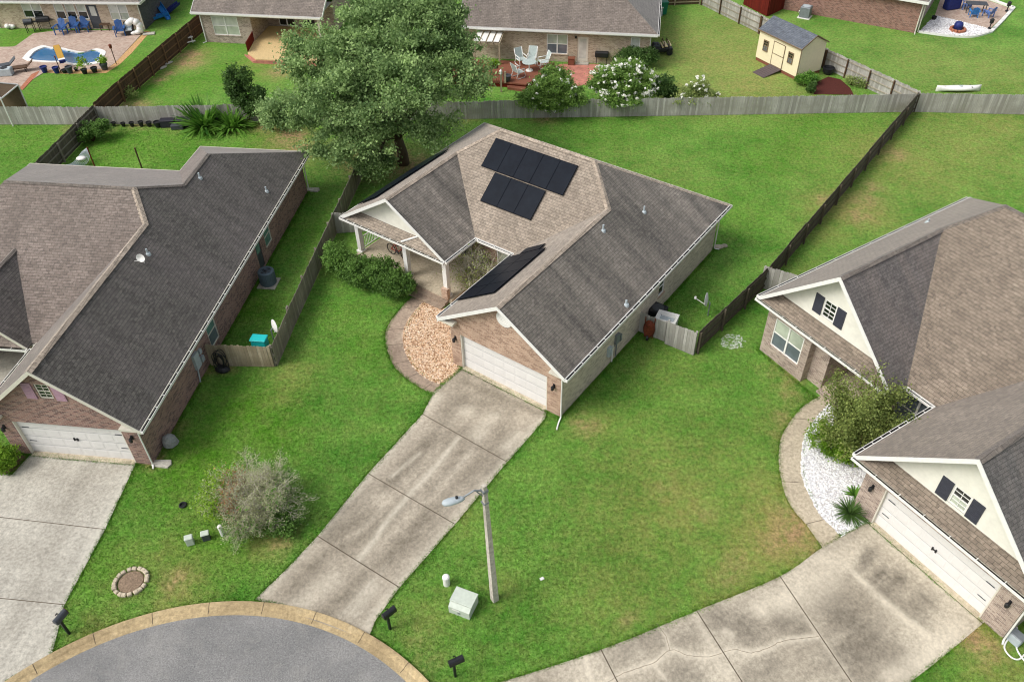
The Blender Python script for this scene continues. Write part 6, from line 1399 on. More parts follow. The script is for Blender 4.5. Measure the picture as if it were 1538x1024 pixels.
for i, (x, y, rz, lb) in enumerate([(783, 97, .5, 'white patio chair at the back left of the glass table'), (799, 95, -.25, 'white patio chair against the wall behind the glass table'), (816, 101, -1.3, 'white patio chair half hidden at the right of the glass table'), (779, 116, 2.2, 'white patio chair nearest the viewer, left of the glass table')]): put(ch, i == 0, x, y, .4, rz, lb, 'chair', 'white chairs around the glass patio table', 1.1)
o = empty('patio_table', tuple(G(795, 106, .4)), 0, 'round glass patio table on the red-brown deck', 'table'); m = MB(); m.lathe([(.55, .66), (.56, .68), (.55, .70)], 0, 0, 20); m.build('tabletop', M['sling'], o); m = MB(); m.lathe([(.3, 0), (.28, .04), (.05, .08), (.05, .66)], 0, 0, 10); m.build('pedestal', M['white'], o)
b = G(762, 122, .4); o = empty('plant_pot', tuple(b), 0, 'dark glazed pot on the deck beside the railing end', 'pot'); m = MB(); m.lathe([(.18, 0), (.27, .15), (.3, .42), (.32, .45), (.27, .45), (.25, .36)], 0, 0, 14); m.build('pot', M['dark_grey'], o)
b = G(742, 113, .4); o = empty('potted_plant', tuple(b), 0, 'yellow-green plant hanging on the deck railing', 'potted plant'); m = MB(); m.box(-.35, .35, -.12, .12, .55, .75); m.build('pot', M['fence_brown'], o); P, T = crown([(0, 0, .95, .42, .25, .25)], 24, 40, .15, .3); cards('foliage', P, .06, M['leaf_lime'], o, T+.25)
b = G(753, 138); o = empty('lantern_post', tuple(b), 0, 'slim post with a white lantern behind the back fence', 'lamp post'); m = MB(); m.box(-.06, .06, -.06, .06, 0, 1.35); m.build('post', M['fence_tan'], o); m = MB(); m.lathe([(.07, 1.352), (.11, 1.4), (.11, 1.62), (.04, 1.74)], 0, 0, 8); m.build('lantern', M['white'], o)
b = G(903, 97); o = empty('barbecue_grill', tuple(b), -.15, 'black box grill on thin legs against the tan wall', 'grill'); m = MB(); m.cbox(0, 0, .82, 1.05, .45, .42, bev=.05); m.build('firebox', M['black'], o)
for sx in (-.4, .4):
    for sy in (-.16, .16): m = MB(); m.box(sx-.02, sx+.02, sy-.02, sy+.02, 0, .61); m.build('leg', M['black'], o)
b = G(858, 97, .03); o = empty('step_box', tuple(b), -.15, 'small brown wooden block on the red patio by the door', 'block'); m = MB(); m.box(-.25, .25, -.2, .2, 0, .5); m.box(-.28, .28, -.23, .23, .501, .55); tag(o); m.build('body', M['deck_red'], o)
# cart
b = G(992, 80); o = empty('utility_cart', tuple(b), .06, 'dark utility cart with cream seats beside the tan house corner', 'cart'); m = MB(); m.cbox(0, 0, .42, 1.7, 1.0, .30, bev=.05); m.box(-.95, -.80, -.45, .45, .3, .75); m.build('body', M['black'], o)
m = MB(); m.cbox(-.42, 0, .68, .55, .75, .22, bev=.04); m.box(-.62, -.5, -.2, .2, .80, .88); m.box(-.35, -.25, -.25, .1, .80, .86); m.build('engine', M['dark_grey'], o); m = MB()
M['cream'] = plain('cream_vinyl', (226, 208, 164), .5, var=.06)
for k, (x, w_) in enumerate([(.03, .12), (.30, .26), (.64, .14)]):
    m = MB(); m.cbox(x, 0, .66+.06*k, w_, 1.0, .12, bev=.03); m.build('seat', M['cream'], o)
m = MB()
for x in (.14, .50): m.tube([(x, -.5, .57), (x, -.5, 1.0), (x, .5, 1.0), (x, .5, .57)], .03, 6)
m.build('roll_bar', M['fence_brown'], o)
for sx in (-.6, .6):
    for sy in (-.52, .52): m = MB(); m.tube([(sx, sy-.09, .24), (sx, sy+.09, .24)], .24, 14); m.build('wheel', M['black'], o)
M['green'] = plain('green_plastic_bin', (20, 110, 84), .45, var=.1)
b = G(994, 22); o = empty('wheeled_bin', tuple(b), .1, 'dark green wheeled bin at the side of the tan house', 'bin'); m = MB(); m.add([(-.3, -.35, .1), (.3, -.35, .1), (.3, .3, .1), (-.3, .3, .1), (-.38, -.42, 1.1), (.38, -.42, 1.1), (.38, .42, 1.1), (-.38, .42, 1.1)], [(3, 2, 1, 0), (4, 5, 6, 7), (0, 1, 5, 4), (1, 2, 6, 5), (2, 3, 7, 6), (3, 0, 4, 7)]); m.build('body', M['green'], o)
m = MB(); m.cbox(0, 0, 1.15, .84, .92, .1, bev=.03); m.build('lid', M['green'], o)
for sx in (-.32, .32): m = MB(); m.tube([(sx-.04, .38, .12), (sx+.04, .38, .12)], .12, 10); m.build('wheel', M['black'], o)
b = G(988, 24); o = empty('storage_box', tuple(b), .05, 'pale grey box standing in front of the green bin', 'box'); m = MB(); m.cbox(0, 0, .35, .7, .5, .7, bev=.03); m.build('body', M['pale_grey'], o); m = MB(); m.cbox(0, 0, .75, .76, .56, .08, bev=.02); m.build('lid', M['white'], o)
# shed
a, b = G(1134, 90), G(1194.5, 121); ys = math.atan2(b.y-a.y, b.x-a.x); Ls = (b-a).length; add_frame('s', (a.x, a.y), ys); Ws = 2.5; He = 2.42; Hr = 3.1
SH = empty('garden_shed', (a.x, a.y, 0), ys, 'cream garden shed with slate-grey roof and a plank ramp at its door', 'shed')
M['shed'] = plain('cream_shed_boards', (234, 222, 188), .7, var=.04); M['shed_trim'] = plain('brown_trim', (128, 108, 84), .7)
m = MB(); fsh = wall(m, (0, 0), (Ls, 0), .25, He, [], .05); wall(m, (Ls, 0), (Ls, Ws), .25, He); wall(m, (Ls, Ws), (0, Ws), .25, He); wall(m, (0, Ws), (0, 0), .25, He)
for u in (0, Ls): m.poly([(u, 0, He), (u, Ws, He), (u, Ws/2, Hr)])
m.build('wall', M['shed'], SH); m = MB(); m.box(.03, Ls-.03, .03, Ws-.03, -.05, .249); m.build('base', M['deck_red'], SH)
roof_poly(SH, [([(-.10, -.14, He+.0), (Ls+.10, -.14, He), (Ls+.10, Ws/2, Hr+.10), (-.10, Ws/2, Hr+.10)], 'roof_shed'), ([(-.10, Ws/2, Hr+.10), (Ls+.10, Ws/2, Hr+.10), (Ls+.10, Ws+.14, He), (-.10, Ws+.14, He)], 'roof_shed')])
board(SH, [((Ls+.10, -.14, He), (Ls+.10, Ws/2, Hr+.10)), ((Ls+.10, Ws/2, Hr+.10), (Ls+.10, Ws+.14, He)), ((-.1, -.14, He), (Ls+.1, -.14, He))], .07, mat=M['shed_trim'])
m = MB(); m.box(Ls-.035, Ls+.012, -.012, .035, .25, He-.02); m.build('corner_trim', M['shed_trim'], SH)
da, db = WP('s', 1160, 84)[0], WP('s', 1175.5, 92)[0]; m = MB(); m.box(da, db, .002, .035, .30, 2.05, f=fsh); m.build('door', M['shed'], SH).name = 'door'
m = MB()
for q in (da-.05, db): m.box(q, q+.05, .002, .05, .27, 2.10, f=fsh)
for z in (.26, 1.15, 2.055): m.box(da, db, .036, .05, z, z+.05, f=fsh)
m.build('door_trim', M['shed_trim'], SH)
for c in (1152, 1189): u = WP('s', c, 62 if c < 1170 else 81)[0]; window(SH, fsh, u-.26, u+.26, 1.0, 1.85, False, -.04, None, M['pane_black'], M['pane_dark'], 1, M['shed_trim'], .06)
m = MB(); q = (da+db)/2; r0, r1 = -.03, -1.75
m.add([(da-.05, r0, .26), (db+.05, r0, .26), (db+.05, r1, .03), (da-.05, r1, .03), (da-.05, r0, .2), (db+.05, r0, .2), (db+.05, r1, .0), (da-.05, r1, .0)], [(0, 1, 2, 3), (7, 6, 5, 4), (0, 4, 5, 1), (1, 5, 6, 2), (2, 6, 7, 3), (3, 7, 4, 0)])
for k in range(8): v = r0+(r1-r0)*(k+.5)/8; z = .26-.23*(k+.5)/8; m.box(da-.04, db+.04, v-.02, v+.02, z+.001, z+.02)
m.build('ramp', wood('grey_ramp_planks', (112, 100, 100), (94, 84, 84)), SH)
rm = px((1222, 142), (1226, 124), (1244, 116), (1262, 120), (1277, 133), (1282, 143)); sheet('planting_bed', rm, M['mulch_red'], None, z1=.03, label='dark red mulch bed beside the cream shed', cat='planting bed')
o = empty('plant_pot', tuple(G(1243, 111)), 0, 'round black pot at the edge of the red mulch bed', 'pot'); m = MB(); m.lathe([(.3, 0), (.42, .2), (.45, .5), (.4, .52), (.36, .4)], 0, 0, 14); m.build('pot', M['black'], o)
# kayak
b = G(1438, 137); o = empty('kayak', tuple(b), -.02, 'white kayak lying behind the back fence with small yellow and dark fittings', 'kayak'); m = MB(); n_ = 14; V = []; F = []
for i in range(n_+1):
    t_ = i/n_*2-1; wv = .36*(1-abs(t_)**2.4)+.01; hv = .16+.12*abs(t_)**3; x = t_*1.62
    for k in range(10): a = 2*math.pi*k/10; V.append((x, wv*math.cos(a), .24+hv*math.sin(a)*(.9 if math.sin(a) > 0 else 1.2)))
for i in range(n_):
    for k in range(10): F.append((i*10+k, i*10+(k+1) % 10, i*10+10+(k+1) % 10, i*10+10+k))
F += [tuple(range(9, -1, -1)), tuple(range(n_*10, n_*10+10))]; m.add(V, F); m.build('hull', M['white'], o, smooth=True, fix=True)
m = MB(); m.lathe([(.13, .38), (.13, .41), (.02, .412)], .15, 0, 12); m.build('hatch', M['pale_grey'], o); m = MB(); m.box(-1.12, -.98, -.10, .10, .375, .40); m.build('handle', M['plank'], o); m = MB(); m.box(.85, .90, -.26, .26, .36, .385); m.build('strap', M['black'], o)
# top-right patio
b = G(1208.5, 26); o = empty('air_conditioner', tuple(b), yq, 'square grey air conditioner on the grass by the red-brown brick wall', 'air conditioner'); m = MB(); m.cbox(0, 0, .5, .85, .85, .9, bev=.05); m.build('body', M['grey'], o); m = MB(); m.lathe([(.33, .952), (.33, .97), (.05, .975)], 0, 0, 18); m.build('fan_guard', M['pale_grey'], o); m = MB(); m.cbox(0, 0, .02, 1.05, 1.05, .06); m.build('pad', M['white'], o); m = MB(); m.tube([(-.45, .1, .5), (-.6, .2, .35), (-.7, .5, .1)], .05, 6); m.build('hose', M['white'], o)
pt = px((1404, 24), (1440, 32), (1487, 44), (1519, 14), (1470, -4), (1425, -20), (1412, 0)); sheet('patio', pt, M['paver'], None, z1=.03, label='tan paved patio with blue furniture behind the red-brown house', cat='patio')
wg = smooth_line(px((1380, 49), (1425, 54.5), (1460, 55.5), (1487, 48)), 4)+px((1487, 44), (1440, 32), (1404, 24)); sheet('gravel_bed', wg, M['soil_w'], None, z1=.02, label='white gravel apron in front of the tan paved patio', cat='gravel'); 
stones('gravel', wg, 2500, .07, M['wst'], .02, 'loose white stones around the fire pit', 'gravel')
m = MB(); rimp = smooth_line(px((1380, 49), (1425, 55), (1460, 56), (1488, 49)), 5)+smooth_line(px((1488, 49), (1505, 32), (1522, 13)), 3)[1:]+px((1470, -6)); 
for a, b_ in zip(rimp[:-1], rimp[1:]):
    d_ = Vector((b_[0]-a[0], b_[1]-a[1])); L = d_.length; d_.normalize(); ff = lambda s, q, z, a=a, d_=d_: (a[0]+d_.x*s-d_.y*q, a[1]+d_.y*s+d_.x*q, z); m.box(-.03, L+.03, -.14, .14, -.05, .14, f=ff)
tag(m.build('stone_edging', M['white']), 'white stone kerb edging the patio in the top right corner', 'edging')
b = G(1438, 46, .02); o = empty('fire_pit', tuple(b), 0, 'low brick fire pit ring with a blue cover on white gravel', 'fire pit')
m = MB()
for i in range(14):
    a = 2*math.pi*i/14; m.cbox(.55*math.cos(a), .55*math.sin(a), .1, .2, .22, .2, rz=a, bev=.02)
m.build('ring', M['brick_edge'], o); m = MB(); m.lathe([(.34, .05), (.36, .45), (.28, .62), (.1, .68)], .05, .15, 12); m.build('cover', M['navy'], o, smooth=True)
b = G(1463, 18, .03); o = empty('dining_table', tuple(b), yq+.35, 'dark grey slatted dining table on the tan patio', 'table'); m = MB()
for k in range(6): m.box(-.85, .85, -.45+k*.15, -.32+k*.15, .72, .76)
m.build('tabletop', M['dark_grey'], o)
for sx in (-.75, .75):
    for sy in (-.36, .36): m = MB(); m.box(sx-.03, sx+.03, sy-.03, sy+.03, 0, .72); m.build('leg', M['dark_grey'], o)
M['blue_grey'] = plain('faded_blue_plastic', (92, 120, 178), .5, var=.1)
for i, (x, y, rz, lb) in enumerate([(1451, 14, 1.2, 'faded blue chair at the left end of the slatted table'), (1461, 25, 2.9, 'blue chair on the near side of the slatted table'), (1483, 25, 3.6, 'faded blue chair at the near right corner of the slatted table')]):
    c_ = adirondack(M['blue_grey'] if i != 1 else M['slide_blue']); put(c_, True, x, y, .03, rz, lb, 'chair', 'blue chairs at the slatted table', .95)
def lantern(x, y, lb):
    o = empty('garden_lantern', tuple(G(x, y, .1)), 0, lb, 'lantern'); m = MB(); m.lathe([(.14, 0), (.14, .06), (.05, .1), (.05, .4)], 0, 0, 8); m.build('base', M['black'], o); m = MB(); m.lathe([(.08, .402), (.16, .45), (.16, .7), (.2, .72), (.03, .85)], 0, 0, 8); m.build('lamp_head', M['black'], o)
lantern(1512, 17, 'black garden lantern at the far corner of the white edging'); lantern(1486, 43, 'black garden lantern between pavers and white gravel')
b = G(1428, 14); o = empty('covered_grill', tuple(b), .3, 'grill under a navy cover by the brick wall of the tan patio', 'grill'); m = MB(); m.cbox(0, 0, .6, 1.4, .7, 1.2, bev=.12); m.build('cover', M['navy'], o)
o = empty('plant_pot', tuple(G(1402, 30)), 0, 'little dark pot at the house end of the white gravel', 'pot'); m = MB(); m.lathe([(.16, 0), (.22, .3), (.19, .3), (.17, .22)], 0, 0, 10); m.build('pot', M['black'], o)

# ================================================================== BETWEEN THE HOUSES
b = G(404, 426); o = empty('air_conditioner', tuple(b), FR['l'][2], 'round slate-blue air conditioner on a pad beside the purple-brick wall', 'air conditioner')
M['ac'] = plain('slate_blue_steel', (92, 108, 118), .5, var=.12)
m = MB(); m.lathe([(.40, .06), (.43, .1), (.43, .86), (.40, .90), (.31, .905), (.31, .80), (.05, .78)], 0, 0, 20)
for k in range(30): a = 2*math.pi*k/30; m.cbox(.437*math.cos(a), .437*math.sin(a), .48, .014, .035, .72, rz=a)
m.build('body', M['ac'], o); m = MB(); m.lathe([(.07, .80), (.09, .86), (.05, .88)], 0, 0, 10)
for k in range(5): a = 2*math.pi*k/5; m.add([(.07*math.cos(a), .07*math.sin(a), .83), (.28*math.cos(a-.25), .28*math.sin(a-.25), .84), (.28*math.cos(a+.25), .28*math.sin(a+.25), .80)], [(0, 1, 2)])
m.build('fan', M['black'], o); m = MB()
for r in (.12, .2, .28): m.tube([(r*math.cos(2*math.pi*i/20), r*math.sin(2*math.pi*i/20), .915) for i in range(21)], .006, 4)
m.build('fan_guard', M['grey'], o); m = MB(); m.cbox(0, 0, .02, 1.0, 1.0, .07); m.build('pad', M['conc_l'], o)
def dish(x, y, h, az, label, sc=1.0, tilt=.9):
    b = G(x, y); o = empty('satellite_dish', tuple(b), az, label, 'satellite dish'); m = MB(); m.tube([(0, 0, -.05), (0, 0, h), (0, -.08, h+.08)], .03, 8); m.build('mast', M['grey'], o)
    m = MB(); V = []; F = []; nr_, na = 4, 20; ct, st = math.cos(tilt), math.sin(tilt)
    def Q(r, a, off): X, Y, Z = r*math.cos(a)*.36*sc, r*math.sin(a)*.40*sc, .10*sc*r*r+off; return (X, -.12+(-Z)*st*-1*-1+Y*ct*-1*-1*1.0 if False else (-.12-Z*st+Y*ct*.0+(-Y)*ct*0), h+.1) if False else (X, -.14-Z*st-Y*ct*-.0-Y*(1-st)*.6, h+.10+Y*st+Z*ct)
    for off in (0, -.015):
        for i in range(1, nr_+1):
            for k in range(na): V.append(Q(i/nr_, 2*math.pi*k/na, off))
    for s_ in (0, 1):
        o_ = s_*nr_*na
        for i in range(nr_-1):
            for k in range(na): F.append((o_+i*na+k, o_+i*na+(k+1) % na, o_+(i+1)*na+(k+1) % na, o_+(i+1)*na+k))
        F.append(tuple(o_+k for k in range(na)))
    for k in range(na): F.append(((nr_-1)*na+k, (nr_-1)*na+(k+1) % na, 2*nr_*na-na+(k+1) % na, 2*nr_*na-na+k))
    m.add(V, F); m.build('reflector', M['white'], o, smooth=False)
    m = MB(); m.tube([(0, -.14, h-.22*sc), (0, -.60*sc-.1, h+.05)], .018, 6); m.build('feed_arm', M['white'], o); m = MB(); m.cbox(0, -.64*sc-.1, h+.09, .16, .10, .12, bev=.02); m.build('receiver', M['white'], o)
    return o
dish(413, 517, .95, 2.2, 'satellite dish on a mast behind the tan gate and teal bin'); dish(1063, 474, .85, -2.0, 'satellite dish on a mast in the yard right of the centre house', 1.05)
b = G(395, 530); o = empty('storage_bin', tuple(b), FR['l'][2], 'teal plastic bin showing over the tan gate', 'bin'); m = MB(); m.cbox(0, 0, .5, .72, .45, .9, bev=.04); m.build('body', M['teal'], o); m = MB(); m.cbox(0, 0, .99, .80, .52, .08, bev=.03); m.build('lid', M['teal'], o)
b = G(337, 553); m = MB(); rnd = random.Random(5)
for k in range(7):
    r = .24+rnd.uniform(-.05, .06); cx, cz = rnd.uniform(-.08, .08), .62+rnd.uniform(-.15, .2); tz = rnd.uniform(-.05, .12)
    m.tube([(cx+r*math.cos(2*math.pi*i/22), -.05-.03*k+tz*math.sin(2*math.pi*i/22), max(.03, cz+r*1.7*math.sin(2*math.pi*i/22))) for i in range(23)], .02, 5)
m.blob(.02, -.2, .14, .38, .26, .18); o = m.build('garden_hose', M['black']); place(o, tuple(b), FR['l'][2]); tag(o, 'tangle of black hose hanging on the tan gate', 'hose')
b = G(974, 506); o = empty('wheelbarrow', tuple(b), -.4, 'rust-brown wheelbarrow standing on end against the low grey gate', 'wheelbarrow')
m = MB(); V = []; F = []
for i, (z, y, r) in enumerate([(.62, -.10, 1.0), (.62, -.30, .72)]):
    for k in range(16): a = 2*math.pi*k/16; V.append((.30*r*math.cos(a), y, z+.56*r*math.sin(a)))
F = [(k, (k+1) % 16, 16+(k+1) % 16, 16+k) for k in range(16)]+[tuple(range(16, 32))]; m.add(V, F); m.build('tub', M['rust'], o); m = MB(); m.tube([(-.2, -.10, .05), (-.24, -.04, 1.3)], .025, 6); m.tube([(.2, -.10, .05), (.24, -.04, 1.3)], .025, 6); m.build('handle_frame', M['rust'], o); m = MB(); m.tube([(-.05, -.25, .18), (.05, -.25, .18)], .17, 14); m.build('wheel', M['black'], o)
b = G(999, 497); o = empty('plastic_tub', tuple(b), -.45, 'white plastic tub just behind the low grey gate', 'tub'); o.scale = (.85, .85, .95); m = MB(); V = [(-.55, -.4, 0), (.55, -.4, 0), (.55, .4, 0), (-.55, .4, 0), (-.62, -.46, 1.0), (.62, -.46, 1.0), (.62, .46, 1.0), (-.62, .46, 1.0), (-.50, -.35, 1.0), (.50, -.35, 1.0), (.50, .35, 1.0), (-.50, .35, 1.0), (-.42, -.28, .8), (.42, -.28, .8), (.42, .28, .8), (-.42, .28, .8)]
m.add(V, [(3, 2, 1, 0), (0, 1, 5, 4), (1, 2, 6, 5), (2, 3, 7, 6), (3, 0, 4, 7), (4, 5, 9, 8), (5, 6, 10, 9), (6, 7, 11, 10), (7, 4, 8, 11), (8, 9, 13, 12), (9, 10, 14, 13), (10, 11, 15, 14), (11, 8, 12, 15)]); m.add([V[12], V[13], V[14], V[15]], [(0, 1, 2, 3)], 1); m.build('body', [M['white'], M['pale_grey']], o)
b = G(986, 480); o = empty('air_conditioner', tuple(b), FR['c'][2], 'dark air conditioner against the wall behind the white tub', 'air conditioner'); m = MB(); m.cbox(0, 0, .42, .8, .8, .8, bev=.05); m.build('body', M['black'], o); m = MB(); m.lathe([(.3, .822), (.3, .84), (.05, .845)], 0, 0, 16); m.build('fan_guard', M['dark_grey'], o)
stones('white_pebbles', px((1082, 510), (1092, 502), (1110, 503), (1120, 512), (1116, 522), (1098, 525), (1084, 520)), 150, .038, M['wst'], .01, 'patch of scattered white pebbles on the lawn near the dark fence', 'pebbles')
# bicycle on the porch
o = empty('bicycle', tuple(G(599, 386, .30)), FR['c'][2]-.05, 'red bicycle parked on the front porch', 'bicycle')
for x in (-.52, .52):
    m = MB(); m.tube([(x+.33*math.cos(2*math.pi*i/24), 0, .34+.33*math.sin(2*math.pi*i/24)) for i in range(25)], .026, 6, caps=False)
    for i in range(8): a = math.pi*2*i/8; m.tube([(x, 0, .34), (x+.32*math.cos(a), 0, .34+.32*math.sin(a))], .004, 3)
    m.build('wheel', M['black'], o)
M['red'] = plain('red_paint', (170, 30, 30), .35, var=.05); m = MB(); bb, st_, hd = (-.05, 0, .32), (-.20, 0, .82), (.34, 0, .80)
for a, b_ in ((bb, st_), (st_, hd), (bb, (.36, 0, .70)), ((-.52, 0, .34), bb), ((-.52, 0, .34), st_), ((.52, 0, .34), hd)): m.tube([a, b_], .024, 6)
m.build('frame', M['red'], o); m = MB(); m.tube([(.34, 0, .8), (.32, 0, .98)], .018, 6); m.tube([(.2, -.28, 1.0), (.33, -.12, .98), (.33, .12, .98), (.2, .28, 1.0)], .018, 6); m.build('handlebar', M['black'], o); m = MB(); m.cbox(-.22, 0, .90, .28, .14, .07, bev=.02); m.tube([(-.2, 0, .82), (-.22, 0, .88)], .016, 6); m.build('saddle', M['black'], o)
m = MB(); m.tube([(-.05, -.03, .32), (-.05, .03, .32)], .09, 12); m.box(-.07, -.03, .03, .14, .15, .18); m.box(-.07, -.03, -.14, -.03, .46, .49); m.build('crank', M['dark_grey'], o)

# ================================================================== FRONT LAWN
b = G(743, 900); o = empty('street_lamp', tuple(b), 0, 'square pale concrete street lamp pole on the lawn beside the long driveway', 'street lamp'); H_ = 6.75; lx = -.13; yaw_ = 1.38; m = MB()
def sq(z, r, x, y): return [(x+r*math.cos(yaw_+k*math.pi/2), y+r*math.sin(yaw_+k*math.pi/2), z) for k in range(4)]
m.add(sq(-.1, .165, 0, 0)+sq(H_, .095, lx, 0), [(3, 2, 1, 0), (4, 5, 6, 7)]+[(k, (k+1) % 4, 4+(k+1) % 4, 4+k) for k in range(4)]); M['pole'] = concrete('smooth_pole_concrete', (196, 190, 178), (168, 160, 146), (214, 208, 198), amount=.4, seed=31); m.build('pole', M['pole'], o)
hp = G(684, 752, 6.35)-b; d_ = Vector((hp.x-lx, hp.y)); La = d_.length; d_.normalize()
m = MB(); m.tube([(lx, 0, H_-.25), (lx+d_.x*La*.35, d_.y*La*.35, H_-.12), (lx+d_.x*La*.75, d_.y*La*.75, 6.42)], .032, 8); m.tube([(lx, 0, H_-.6), (lx+d_.x*La*.3, d_.y*La*.3, H_-.15)], .02, 6); m.build('arm', M['grey'], o)
m = MB(); m.cbox(lx, 0, H_-.25, .20, .20, .10, rz=yaw_+.785); m.build('bracket', M['grey'], o); m = MB(); m.cbox(lx, 0, H_-.85, .21, .21, .04, rz=yaw_+.785); m.build('bracket', M['grey'], o)
m = MB(); V = []; F = []
for i, (s_, w_, h_) in enumerate([(-.30, .05, .05), (-.2, .10, .08), (0, .14, .10), (.22, .15, .10), (.38, .11, .08), (.44, .03, .03)]):
    for k in range(10): a = 2*math.pi*k/10; V.append((hp.x+d_.x*s_-d_.y*w_*math.cos(a), hp.y+d_.y*s_+d_.x*w_*math.cos(a), 6.38+h_*math.sin(a)))
for i in range(5):
    for k in range(10): F.append((i*10+k, i*10+(k+1) % 10, i*10+10+(k+1) % 10, i*10+10+k))
F += [tuple(range(9, -1, -1)), tuple(range(50, 60))]; m.add(V, F); lh = m.build('lamp_head', M['pale_grey'], o, smooth=True, fix=True); m = MB(); m.lathe([(.045, 6.46), (.045, 6.55), (.02, 6.56)], hp.x-d_.x*.05, hp.y-d_.y*.05, 10); m.build('light_sensor', M['black'], lh)
# transformer box
p0, p1 = G(687, 880, .55), G(718, 891.5, .55); ty_ = math.atan2(p1.y-p0.y, p1.x-p0.x); c_ = (G(687, 880, .55)+G(705, 917, .55))/2
o = empty('transformer_box', (c_.x, c_.y, 0), ty_, 'pale green-grey transformer box on the lawn by the street lamp', 'utility box'); wv = (p1-p0).length; m = MB(); m.cbox(0, .06, .26, wv, wv*.72, .52, bev=.02); m.add([(-wv/2, -wv*.30-.001, .52), (wv/2, -wv*.30-.001, .52), (wv/2, -wv*.5, .40), (-wv/2, -wv*.5, .40), (-wv/2, -wv*.30-.001, .0), (wv/2, -wv*.30-.001, .0), (wv/2, -wv*.5, .0), (-wv/2, -wv*.5, .0)], [(0, 3, 2, 1), (3, 7, 6, 2), (0, 4, 7, 3), (1, 2, 6, 5)]); m.build('body', M['utility_green'], o, fix=True)
m = MB(); m.cbox(0, .06, .545, wv+.05, wv*.74, .05, bev=.015); m.build('lid', M['utility_green'], o); m = MB(); m.box(-.05, .05, -wv*.5-.02, -wv*.5-.001, .16, .24); m.build('lock', M['grey'], o)
m = MB(); m.box(-.28, .02, -wv*.505-.004, -wv*.505-.002, .27, .36); m.build('notice', M['white'], o)
def pedestal(x, y, r, h, mat, label, square=False, dark=False, lean=0.0):
    o = empty('utility_pedestal', tuple(G(x, y)), .3, label, 'utility pedestal'); m = MB()
    if square: m.cbox(0, 0, h*.42, r*1.7, r*1.3, h*.84, bev=.02)
    else: m.lathe([(r, -.03), (r, h*.72)], 0, 0, 14)
    m.build('base', M[dark or mat], o); m = MB()
    if square: m.cbox(0, 0, h*.92, r*1.9, r*1.5, h*.18, bev=.025)
    else: m.lathe([(r*1.08, h*.73), (r*1.08, h*.92), (r*.75, h*1.0), (r*.1, h*1.02)], 0, 0, 14)
    m.build('cap', M[mat], o, smooth=False)
pedestal(671, 877, .13, .55, 'white', 'white round utility pedestal beside the transformer box'); pedestal(287, 816, .17, .45, 'utility_green', 'squat pale utility box farthest left in front of the dead bush', True)
pedestal(311, 809, .17, .42, 'utility_green', 'pale utility box with a dark side, middle one before the dead bush', True, 'dark_grey'); pedestal(335, 803, .09, .62, 'white', 'thin white utility post closest to the dead bush')
def mailbox(x, y, rz, label, mat='black', door='black'):
    o = empty('mailbox', tuple(G(x, y)), rz, label, 'mailbox'); o.scale = (.85, .85, .92); m = MB(); m.box(-.05, .05, -.05, .05, -.05, .98); m.box(-.045, .045, -.30, .12, .92, .978); m.build('post', M['black'], o); m = MB(); V = []; F = []; pr_ = [(-.12, 0), (.12, 0), (.12, .14)]+[(.12*math.cos(a), .14+.11*math.sin(a)) for a in [R(30*i) for i in range(1, 6)]]+[(-.12, .14)]; n_ = len(pr_)
    for yy in (-.40, .20): V += [(x_, yy, 1.0+z_) for x_, z_ in pr_]
    F = [(k, (k+1) % n_, n_+(k+1) % n_, n_+k) for k in range(n_)]+[tuple(range(n_, 2*n_))]; m.add(V, F); m.build('body', M[mat], o, fix=True); m = MB(); m.add([(x_*1.04, -.405, 1.0+z_*1.03) for x_, z_ in pr_]+[(x_*1.04, -.42, 1.0+z_*1.03) for x_, z_ in pr_], F+[tuple(range(n_))]); m.build('door', M[door], o, fix=True); m = MB(); m.box(.122, .135, -.15, -.12, 1.05, 1.28); m.box(.122, .135, -.12, -.03, 1.22, 1.28); m.build('flag', M['red_flag'], o)
M['red_flag'] = M['black']; M['maroon'] = plain('maroon_paint', (92, 34, 30), .5)
mailbox(104, 951, 2.75, 'black mailbox with a maroon door by the left driveway kerb', 'dark_grey', 'maroon'); mailbox(586, 944, 2.3, 'black mailbox at the foot of the long stained driveway'); mailbox(684, 1015, 2.0, 'black mailbox at the bottom edge right of the kerb')
# stone ring
b = G(197, 874); o = empty('tree_ring', tuple(b), .35, 'oval ring of pale stones around dark mulch on the left lawn', 'stone ring'); m = MB(); m.lathe([(.50, .0), (.45, .05), (.1, .07)], 0, 0, 20); m.build('soil', M['ring_soil'], o)
for k in range(19):
    a = 2*math.pi*k/19+random.uniform(-.05, .05); m = MB(); m.cbox(.60*math.cos(a)*1.0, .60*math.sin(a)*.95, .05, .14+random.uniform(0, .03), .17, .12+random.uniform(0, .03), rz=a+random.uniform(-.15, .15), bev=.025); m.build('stone', M['kerb_stone'] if 'kerb_stone' in M else M['conc_walk_r'], o)
m = MB(); m.tube([(.13*math.cos(2*math.pi*i/16), .13*math.sin(2*math.pi*i/16), .05) for i in range(17)], .04, 6); m.lathe([(.11, .0), (.11, .02)], 0, 0, 12); o = m.build('drain_grate', M['black']); place(o, tuple(G(275, 759))); tag(o, 'small round black drain in the lawn left of the dead bush', 'drain')
b = G(257, 668); m = MB(); rnd = random.Random(8); m.blob(0, 0, .22, .36, .30, .42, nu=9, nv=5); m.v = [(x*(1+rnd.uniform(-.12, .12)), y*(1+rnd.uniform(-.12, .12)), max(0, z)) for x, y, z in m.v]; o = m.build('boulder', plain('grey_boulder', (150, 152, 150), .9, var=.2, scale=9)); place(o, tuple(b), .4); tag(o, 'grey boulder against the purple-brick side wall', 'boulder')
